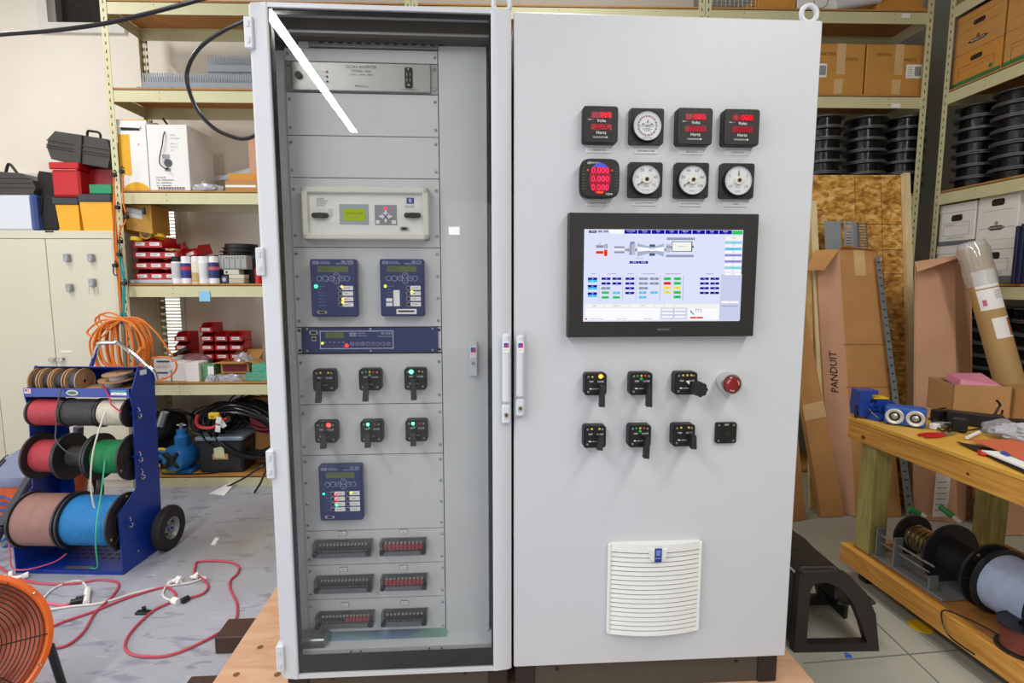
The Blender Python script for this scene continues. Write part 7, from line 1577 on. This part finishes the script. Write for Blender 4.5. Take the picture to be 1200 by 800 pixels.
# tall pink-brown carton behind the bench
c1_ = V(2.745, 3.0, .003); c0_ = V(2.615, 3.085, .003)
c1_ = at_z(1121.5, 613, 0)+V(0, 0, .003); c0_ = V(Xat(1070, c1_.y+.07, .01), c1_.y+.07, .003); c2_ = c1_+V(.16, .07, 0); c3_ = c0_+V(.16, .07, 0)
ht = at_y(1119, 306, c1_.y).z; up_ = V(-.03, .08, ht)
t, F_, T_ = hexbox('tall_carton', 'tall pale brown carton with one flap folded out, standing behind the bench', 'box', (c0_, c1_, c2_, c3_), (V(at_y(1071, 320, c0_.y+.08).x, c0_.y+.08, ht), V(at_y(1119, 305, c1_.y+.08).x, c1_.y+.08, ht), V(at_y(1119, 305, c1_.y+.08).x+.16, c1_.y+.15, ht), V(at_y(1071, 320, c0_.y+.08).x+.16, c0_.y+.15, ht)), M['cardpink'], None, ((0, ((-.06, -.10, -.06), (.0, -.10, .04))),))
b = MB(); q = F_[0].lerp(F_[1], .55)+V(0, -.004, .03); b.bx(q.x-.04, q.x+.05, q.y-.008, q.y-.006, q.z, q.z+.28, M['paper']); 
for k in range(6): b.bx(q.x-.03, q.x+.03, q.y-.009, q.y-.0075, q.z+.04+.035*k, q.z+.045+.035*k, M['greyink'])
b.build('shipping_label', t)
pb = V(2.84, 2.90, .003); t = thing('floor_carton', 'pale brown carton on the floor under the bench, behind the wire reels', 'box', (2.98, 2.86, .002)); b = MB(); b.bx(-.16, .35, 0, .12, 0, .42, M['cardpink'], .004); b.build('body', t)
# ---------------------------------------------------------------- workbench
BO, BR_ = V(1.696, 2.502, 0), R(4.1)
BM = Matrix.Translation(BO) @ Matrix.Rotation(BR_, 4, 'Z')
def bwp(x, y, z): return BM @ Vector((x, y, z))
bench = thing('workbench', 'wooden workbench with yellow plywood top and a lower shelf, at the right edge', 'workbench', BO, BR_)
wfront = wood('bench_pine', '#dba24c', '#bb7d30', 3, 1, .5, 14.); wtop = wood('bench_plywood', '#e0b04e', '#d3a03e', 4, 1, .45, 5.); wpost = wood('treated_post', '#b0a768', '#948a4c', 4, 2, .65, 10.)
BW, BLN = .80, 1.75
b = MB(); b.bx(-.004, BW, -BLN, .004, .782, .80, wtop, .002); b.build('bench_top', bench)
for x0, x1, y0, y1, zz0, zz1, nm in ((0, .038, -BLN, 0, .693, .781, 'apron'), (BW-.04, BW-.002, -BLN, 0, .693, .781, 'apron'), (.04, BW-.042, -.038, 0, .693, .781, 'apron'), (0, .038, -BLN, 0, .07, .1595, 'lower_rail'), (BW-.04, BW-.002, -BLN, 0, .07, .1595, 'lower_rail'), (.04, BW-.042, -.038, 0, .07, .1595, 'lower_rail')):
    b = MB(); b.bx(x0, x1, y0, y1, zz0, zz1, wfront, .003); b.build(nm, bench)
b = MB(); b.bx(0.04, BW-.042, -BLN, -.04, .145, .1598, wood('shelf_ply_brown', '#a9743a', '#97642f', 4, 1, .6, 4.)); b.build('lower_shelf', bench)
for x, y in ((.041, -.130), (BW-.132, -.130), (.041, -BLN+.02), (BW-.132, -BLN+.02)):
    b = MB(); b.bx(x, x+.09, y, y+.09, .1605, .692, wpost, .003)
    if y > -.5: b.build('leg', bench)
    else: b.build('leg', bench)
for x, y in ((.06, -.11), (BW-.11, -.11), (.06, -BLN+.04), (BW-.11, -BLN+.04)): b = MB(); b.bx(x, x+.04, y, y+.05, .002, .069, M['dark']); b.build('foot', bench)
b = MB(); b.hexa([(BW-.13, -.45, .16), (BW-.09, -.45, .16), (BW-.09, -.54, .16), (BW-.13, -.54, .16), (BW-.13, -.20, .69), (BW-.09, -.20, .69), (BW-.09, -.29, .69), (BW-.13, -.29, .69)], wpost); b.build('brace', bench)
b = MB()
for (y, z, r) in ((-.10, .722, .011), (-.62, .735, .006)): b.prism([(y+r*1.2*math.cos(k*.7), z+r*math.sin(k*.7)) for k in range(9)], -.0008, 0, mat('wood_knot', '#6a3512', .6), 'x')
b.build('knots', bench)
# yellow reminder on floor edge
def bth(name, label, cat, x, y, z, rz=0., group=None): p = bwp(x, y, z); return thing(name, label, cat, p, BR_+rz, group)
# vise
vb = mat('vise_blue', '#1c3f9e', .35, var=.05, coat=.2)
t = bth('bench_vise', 'small blue bench vise clamped at the far corner of the workbench', 'vise', .085, -.045, .8015, R(-8))
b = MB(); b.lathe([(0, 0), (.055, 0), (.055, .012), (.045, .022), (.025, .03), (0, .03)], (.01, -.02, 0), (0, 0, 1), vb, 28); b.build('swivel_base', t)
b = MB(); b.bx(-.06, .03, -.02, .035, .03, .075, vb, .008); b.prism([(-.078, .01), (-.045, .01), (-.04, .075), (-.025, .105), (-.03, .125), (-.08, .12), (-.085, .06)], -.03, .045, vb, 'y'); b.bx(-.085, .005, -.028, .042, .115, .135, vb, .004); b.build('fixed_jaw', t)
b = MB(); b.bx(.01, .085, -.03, .025, .025, .065, vb, .008); b.prism([(-.01, .06), (.06, .06), (.085, .075), (.06, .088), (.0, .092)], -.03, .035, vb, 'y'); b.build('moving_jaw', t)
b = MB(); b.bx(-.015, .055, -.024, .03, .0925, .1, M['yellow'], .002); b.build('yellow_pad', t)
b = MB(); b.cyl((-.055, -.045, .055), (-.01, -.065, .012), .004, M['chrome'], 8); b.build('lever_bar', t)
b = MB(); b.cyl((-.085, -.01, -.0), (-.085, -.01, .06), .006, M['dark'], 8); b.build('clamp_screw', t)
# speaker
t = bth('portable_speaker', 'blue rectangular speaker with two silver cones on the workbench', 'speaker', .101, -.211, .8015, R(-42.7-4.1+4))
sp_ = mat('speaker_blue', '#2457ae', .45, var=.05); W, H_, D_ = .152, .082, .09
p0 = V(*loc0) if False else None
b = MB(); b.bx(-W/2, W/2, 0, D_, 0, H_, sp_, .008); b.build('cabinet', t)
for s in (-1, 1):
    b = MB(); b.lathe([(.034, -.001), (.035, -.004), (.031, -.006), (.021, -.002), (.019, .002)], (s*.038, 0, H_/2), (0, 1, 0), mat('speaker_ring', '#d8dcdc', .35, .3), 32); b.lathe([(.021, -.0025), (.018, -.001), (0, -.0005)], (s*.038, 0, H_/2), (0, 1, 0), M['ink'], 28)
    b.lathe([(0, -.007), (.010, -.005), (.014, -.001)], (s*.038, 0, H_/2), (0, 1, 0), M['alu'], 24); b.build('speaker_cone', t)
t.rotation_euler = (0, 0, math.atan2(at_z(1083, 503, .8).y-at_z(1037, 497, .8).y, at_z(1083, 503, .8).x-at_z(1037, 497, .8).x)); mid = (at_z(1083, 503, .8)+at_z(1037, 497, .8))/2; t.location = (mid.x, mid.y, .8015)
# adapters and cables
def bz(px, py, z=.8): return at_z(px, py, z)
def bbox_(name, label, cat, px, py, sx, sy, sz, m, rz=0, bev=.004, z=.8015):
    p = bz(px, py); p.z = z; b = MB(); b.M = Matrix.Translation(p) @ Matrix.Rotation(R(rz), 4, 'Z'); b.bx(-sx/2, sx/2, -sy/2, sy/2, 0, sz, m, bev); return b.build(name, label=label, cat=cat)
bbox_('power_adapter', 'black power adapter behind the blue speaker', 'power adapter', 1100, 494, .06, .04, .055, M['black'], 10)
bbox_('power_adapter', 'grey and silver connector block among the cables', 'adapter', 1108, 501, .10, .035, .022, mat('adapter_grey', '#8e9090', .45), -15)
bbox_('power_adapter', 'white plug block lying in front of the black adapter', 'adapter', 1095, 503, .035, .03, .025, M['boxwhite'], 20)
bbox_('charger_box', 'black charger box standing upright on the bench, left one', 'power adapter', 1124, 506, .035, .05, .060, M['black'], 35)
bbox_('charger_box', 'long black charger bar on the bench beside the bag', 'power adapter', 1141, 499, .20, .05, .058, M['black'], -38)
b = MB(); 
for pts in (((1090, 490), (1100, 486), (1110, 485), (1120, 480), (1135, 482), (1148, 490), (1152, 502), (1140, 509), (1122, 507)), ((1098, 495), (1106, 500), (1112, 505), (1105, 508), (1098, 502), (1104, 494)), ((1100, 500), (1108, 494), (1114, 500), (1110, 508), (1120, 509)), ((1088, 497), (1094, 499), (1099, 497))):
    b.tube([bz(*p, .803+.004*math.sin(p[0])) +V(0, 0, .02+.012*math.sin(p[1])) for p in pts], .0038, M['black'], 6, 5)
b.build('tangled_cable', label='tangled thin black cable between the speaker and the chargers', cat='cable')
t = thing('antenna_clamp', 'black bent rods rising from the chargers on the bench', 'bracket', bz(1160, 497)); o = t.location
b = MB(); b.tube([bz(1158, 499)-o+V(0, 0, .006), at_y(1170, 478, o.y)-o, at_y(1172, 474, o.y)-o, at_y(1168, 469, o.y)-o], .005, M['black'], 8, 3); b.tube([bz(1163, 498)-o+V(0, 0, .006), at_y(1166, 487, o.y)-o, at_y(1173, 486, o.y)-o, at_y(1175, 480, o.y)-o], .004, M['black'], 8, 3); b.build('rods', t)
bbox_('black_bar', 'black flat device with red end at the right edge of the bench', 'device', 1185, 502, .16, .05, .04, M['black'], -12)
b = MB(); p = bz(1201, 506); b.cyl(p+V(-.03, 0, .03), p+V(.04, -.01, .035), .006, M['red'], 8); b.build('red_grip', label='short red grip at the right frame edge on the bench', cat='tool')
q = bz(1172, 506); blob(q+V(0, 0, .0), (.085, .05, .05), pbag, 'plastic_bag', 'clear plastic bag heaped over the chargers on the bench', 'bag', 12)
# pliers
def pliers(px0, py0, px1, py1, label, openg=.012, tip=True):
    p, q = bz(px0, py0)+V(0, 0, .008), bz(px1, py1)+V(0, 0, .008); t = thing('pliers', label, 'pliers', p.lerp(q, .5)-V(0, 0, .0065)); o = t.location; dv = (q-p).normalized(); s = V(-dv.y, dv.x, 0)
    j = p.lerp(q, .62)
    for sg in (-1, 1): b = MB(); b.tube([p+s*sg*openg-o, p.lerp(j, .5)+s*sg*(openg+.006)-o, j+s*sg*.004-o], .0065, M['red'], 8, 4); b.build('grip', t)
    b = MB(); b.cyl(j-dv*.005-o, j+dv*.03-o, .009, M['zinc'], 10, .006); b.cyl(j+dv*.02-o, q-o, .006, M['zinc'], 8, .002); b.build('jaws', t)
pliers(1080, 512.5, 1121, 510, 'red handled needle nose pliers lying open to view on the bench'); pliers(1146, 532, 1172, 536, 'red handled pliers half under the papers at the bench edge', .014)
# papers
def sheet(pts, z0, label, m, name='paper_sheet', cat='paper', th=.0015):
    P = [bz(*p, z0) for p in pts]; n = V(0, 0, th); b = MB(); b.hexa(P+[p+n for p in P], m); return b.build(name, label=label, cat=cat)
sheet(((1121, 518), (1196, 552), (1300, 600), (1230, 540)), .805, 'black folder at the bottom of the paper pile on the bench', M['dark'], 'folder', 'folder', .003)
sheet(((1150, 529), (1196, 548), (1280, 585), (1240, 535)), .812, 'white papers in the pile on the bench', M['paper'], th=.006)
sheet(((1136, 515), (1200, 540), (1280, 560), (1200, 515)), .820, 'orange-red folder on top of the paper pile', mat('folder_orange_red', '#d06a48', .6), 'folder', 'folder', .002)
sheet(((1172, 530), (1181, 534), (1185, 533), (1176, 528)), .8225, 'small blue tab on the orange folder', mat('tab_blue', '#2c50b0', .5), 'tab', 'tab', .001)
p = bz(1188, 516); blob(V(p.x+.06, p.y-.02, .8235), (.13, .10, .05), film('bubble_wrap', '#e6e8ee', .1, 4., veil=.55, veilcol='#e2e2e8'), 'bubble_wrap', 'crumpled bubble wrap on top of the papers at the frame edge', 'bubble wrap', 21, n=4, jag=.25)
b = MB(); b.cyl(bz(1133, 516)+V(0, 0, .012), bz(1147, 511)+V(0, 0, .018), .007, M['boxwhite'], 8); b.build('white_marker', label='white marker lying at the corner of the orange folder', cat='pen')
# cartons on the bench
p = bwp(.555, -.10, .8015)
t = bth('bench_carton', 'open brown carton with pink paper on the far end of the bench', 'box', .62, .0, .8015, R(-18)); mm_ = mat('carton_dusty', '#b58a5a', .8, var=.06)
b = MB(); W, D_, H_ = .24, .22, .155; 
for q in ((-W/2, W/2, -D_/2, -D_/2+.005), (-W/2, W/2, D_/2-.005, D_/2), (-W/2, -W/2+.005, -D_/2, D_/2), (W/2-.005, W/2, -D_/2, D_/2)): b.bx(*q, 0, H_, mm_)
b.bx(-W/2, W/2, -D_/2, D_/2, 0, .005, mm_); b.build('body', t)
b = MB(); b.hexa([(-W*.35, -D_*.4, H_-.02), (W*.4, -D_*.45, H_-.03), (W*.4, D_*.3, H_-.01), (-W*.3, D_*.3, H_), (-W*.3, -D_*.3, H_+.02), (W*.35, -D_*.42, H_+.0), (W*.35, D_*.3, H_+.035), (-W*.25, D_*.3, H_+.03)], mat('pink_antistatic', '#d2829a', .5, var=.08)); 
b.M = Matrix.Translation(p); b.M = BM @ Matrix.Translation((.62, .0, .8015)) @ Matrix.Rotation(R(-18), 4, 'Z') if False else Matrix()
o = b.build('pink_wrap', t, label='pink wrapping')
t = bth('bench_carton', 'larger open brown carton with a flap folded forward at the right frame edge', 'box', .86, -.17, .8015, R(-6)); W, D_, H_ = .30, .24, .15; b = MB()
for q in ((-W/2, W/2, -D_/2, -D_/2+.005), (-W/2, W/2, D_/2-.005, D_/2), (-W/2, -W/2+.005, -D_/2, D_/2), (W/2-.005, W/2, -D_/2, D_/2)): b.bx(*q, 0, H_, mm_)
b.bx(-W/2, W/2, -D_/2, D_/2, 0, .005, mm_); b.build('body', t)
b = MB(); b.hexa([(-W*.4, -D_/2-.005, .02), (W*.1, -D_/2-.07, .01), (W*.1, -D_/2-.066, .01), (-W*.4, -D_/2-.001, .02), (-W*.2, -D_/2-.02, .12), (W*.35, -D_/2-.01, .10), (W*.35, -D_/2-.006, .10), (-W*.2, -D_/2-.016, .12)], M['card2']); b.build('flap', t)
b = MB(); b.tube([(-W*.38, -D_*.48, H_+.0), (-W*.38, -D_*.48, H_+.035), (-W*.22, -D_*.48, H_+.035), (-W*.22, -D_*.48, H_+.0)], .003, M['boxwhite'], 6, 1); b.bx(-W*.38, -W*.22, -D_*.49, -D_*.47, H_+.012, H_+.016, M['boxwhite']); b.build('white_bracket', t)
# mailing tube
ka, kb = at_y(1184, 452, 2.72), at_y(1127, 283, 2.92); kb = at_y(1138, 285, 2.95); ka = at_y(1184, 452, 2.80); kr = mat('kraft_tube', '#b5935f', .6, var=.05)
t = thing('mailing_tube', 'long kraft cardboard mailing tube leaning, top wrapped in clear film with labels', 'tube', ka); o = t.location; dv = (kb-ka).normalized(); LT = (kb-ka).length; rt_ = .066
lo_ = ka-dv*((ka.z-.02)/dv.z) if False else ka
b = MB(); b.lathe([(0, -.02), (rt_, -.02), (rt_, LT*.97), (rt_*.9, LT*.97), (0, LT*.965)], (0, 0, 0), dv, kr, 36); b.build('tube_body', t)
b = MB(); b.lathe([(rt_*1.03, LT*.70), (rt_*1.12, LT*.78), (rt_*1.06, LT*.86), (rt_*1.15, LT*.95), (rt_*.9, LT*1.01), (rt_*.4, LT*1.0)], (0, 0, 0), dv, film('film_wrap', '#eceef0', .10, 4., veil=.3, veilcol='#f4f4f2'), 28); b.build('film_wrap', t)
# labels: curved patches facing the camera
uu = V(1, 0, 0)-dv*dv.x; uu.normalize(); vv = V(0, -1, 0)-dv*V(0, -1, 0).dot(dv)-uu*V(0, -1, 0).dot(uu); vv.normalize()
def patch(b, a0, a1, h0, h1, m, r): 
    n = 10; vs = []
    for i in range(n+1):
        a = R(a0+(a1-a0)*i/n); d_ = vv*math.cos(a)+uu*math.sin(a); vs += [dv*h0+d_*r, dv*h1+d_*r]
    b.add(vs, [(2*i, 2*i+2, 2*i+3, 2*i+1) for i in range(n)], m)
b = MB(); patch(b, -75, 30, LT*.68, LT*.80, M['paper'], rt_*1.01); patch(b, -75, 30, LT*.53, LT*.67, M['paper'], rt_*1.01)
for k in range(5): patch(b, -10, 20, LT*(.60+.012*k), LT*(.604+.012*k), M['greyink'], rt_*1.02)
patch(b, -60, -45, LT*.56, LT*.60, mat('stamp_pink', '#d06a80', .6), rt_*1.02); b.build('shipping_label', t)
b = MB(); patch(b, -45, 35, LT*.33, LT*.47, M['paper'], rt_*1.01); patch(b, 15, 32, LT*.34, LT*.46, mat('label_rust', '#b0562c', .6), rt_*1.02); b.build('pouch_label', t)
# ---------------------------------------------------------------- reels under the bench
t = bth('reel_stand', 'grey metal reel stand on the lower shelf of the bench', 'stand', .125, -.345, .1605); sg_ = mat('stand_grey', '#8f9294', .4, .5, var=.05)
b = MB(); b.bx(-.075, .16, -.17, .21, 0, .012, sg_, .002); b.build('base_plate', t)
for y in (.185, .085, -.10): b = MB(); b.bx(-.07, -.03, y-.004, y+.004, .012, .145 if y > 0 else .07, sg_); b.build('upright_plate', t)
b = MB(); b.cyl((-.05, .20, .11), (-.05, -.10, .11), .005, M['zinc'], 10); b.cyl((-.05, .20, .075), (-.05, -.08, .075), .004, M['zinc'], 10); b.build('support_rods', t)
bax = BM.to_3x3() @ V(0, 1, 0)
spool('wire_reel', 'reel with a shiny pale drum and small black flange, farthest under the bench', 'wire reel', bwp(.215, -.275, .275), bax, .095, .058, .19, mat('tinned_copper', '#a08f70', .2, .9, var=.1), .02, fbk, .008, 'wire reels under the workbench', core=.02)
spool('wire_reel', 'reel of black wire with large flanges under the bench', 'wire reel', bwp(.20, -.475, .291), bax, .130, .075, .18, wmt('wire_glossy_black', '#18181a'), .006, fbk, .009, 'wire reels under the workbench', core=.025, spokes=8)
spool('wire_reel', 'reel of pale grey-blue wire under the bench at the right frame edge', 'wire reel', bwp(.205, -.70, .291), bax, .130, .112, .20, wmt('wire_pale_blue', '#a9b4cc'), .005, fbk, .009, 'wire reels under the workbench', core=.025)
q = bwp(.20, -.475-.095, .291); b = MB(); p_ = BM.to_3x3(); b.M = Matrix.Translation(q) @ BM.to_3x3().to_4x4(); b.bx(-.09, .01, -.003, -.001, -.045, .015, M['alu']); b.build('foil_label', label='crinkled silver label on the flange of the black wire reel', cat='label')
spool('wire_reel', 'copper brown wire reel lying flat at the bench shelf edge', 'wire reel', bwp(.085, -.80, .1605+.048), (0, 0, 1), .078, .064, .092, wmt('wire_copper_brown', '#7e3f33'), .006, fbk, .005, 'wire reels under the workbench', core=.02)
b = MB(); b.tube([bwp(.04, -.78, .19), bwp(.02, -.66, .185), bwp(-.01, -.58, .17), bwp(-.018, -.62, .10), bwp(-.01, -.72, .09)], .003, M['wire'], 7, 6); b.build('wire_tail', label='black wire end looping over the lower rail of the bench', cat='wire')
for k, (px, py, px1, py1) in enumerate(((1102, 594, 1118, 606), (1065, 596, 1078, 602))):
    b = MB(); c0_, c1_ = at_z(px, py, .30), at_z(px1, py1, .28); b.cyl(c0_, c1_, .014, mat('green_grip', '#1f8a4a', .4), 12); b.cyl(c1_, c1_+(c1_-c0_)*.5, .012, M['boxwhite'], 10, .008); b.build('screwdriver_grip', label=('green handled tool behind the large reels', 'green handled tool behind the small flange')[k], cat='tool')
t = thing('yellow_dot', 'yellow paper disc on the floor under the bench rail', 'disc', at_z(1079, 734, .001)); b = MB(); b.cyl((0, 0, 0), (0, 0, .003), .045, M['yellow'], 24); b.build('disc', t)
# ---------------------------------------------------------------- step stool
sbk = mat('stool_black_plastic', '#262322', .5, var=.15, bump=.15, bscale=60)
t = thing('step_stool', 'black plastic two-step stool on the floor right of the cabinet', 'step stool', (1.32, 1.93, 0), R(0))
X0, X1, XM, ZT, ZL, DY = -.165, .175, .07, .345, .185, .34
def side(y):
    b = MB(); out = [(X0, 0), (X0+.005, ZT-.02), (X0+.02, ZT), (X0+.13, ZT), (X0+.20, ZT-.03), (X0+.27, ZT-.10), (X0+.315, ZT-.19), (X1, 0)]
    inn = [(X0+.048, .035), (X0+.05, ZT-.09), (X0+.065, ZT-.06), (X0+.11, ZT-.055), (X0+.165, ZT-.08), (X0+.22, ZT-.14), (X0+.262, ZT-.23), (X1-.05, .035)]
    n = len(out)
    for i in range(n):
        k = (i+1) % n; q = [out[i], out[k], inn[k], inn[i]]
        b.hexa([(q[0][0], y, q[0][1]), (q[1][0], y, q[1][1]), (q[2][0], y, q[2][1]), (q[3][0], y, q[3][1]), (q[0][0], y+.035, q[0][1]), (q[1][0], y+.035, q[1][1]), (q[2][0], y+.035, q[2][1]), (q[3][0], y+.035, q[3][1])], sbk)
    b.build('side_frame', t)
side(0); side(DY-.035)
b = MB(); b.bx(X0+.0, X0+.165, -.002, DY+.002, ZT-.035, ZT+.004, sbk, .014)
for i in range(10):
    for k in range(16): b.cyl((X0+.02+i*.0135, .02+k*.02, ZT+.003), (X0+.02+i*.0135, .02+k*.02, ZT+.0055), .003, sbk, 5)
b.bx(X0+.045, X0+.075, .13, .23, ZT+.0035, ZT+.006, M['ink']); b.build('top_step', t)
b = MB(); b.bx(X0+.19, X1+.005, .036, DY-.002, ZL-.02, ZL, sbk, .008); b.bx(X1-.012, X1+.008, .2, DY, .0, ZL, sbk, .005); b.bx(X0+.17, X0+.185, .036, DY-.04, .20, ZT-.03, sbk); b.build('lower_step', t)
b = MB(); b.bx(X0, X0+.012, .036, DY-.036, 0.02, ZT-.04, sbk, .004); b.build('back_panel', t)
b = MB(); P_ = [at_z(*p, .003) for p in ((990, 764), (996, 766), (999, 770), (991, 770))]; b.hexa([p-V(0, 0, .002) for p in P_]+P_, mat('blue_scrap', '#2f6bd0', .5)); b.build('blue_scrap', label='tiny blue scrap on the floor by the step stool', cat='scrap')
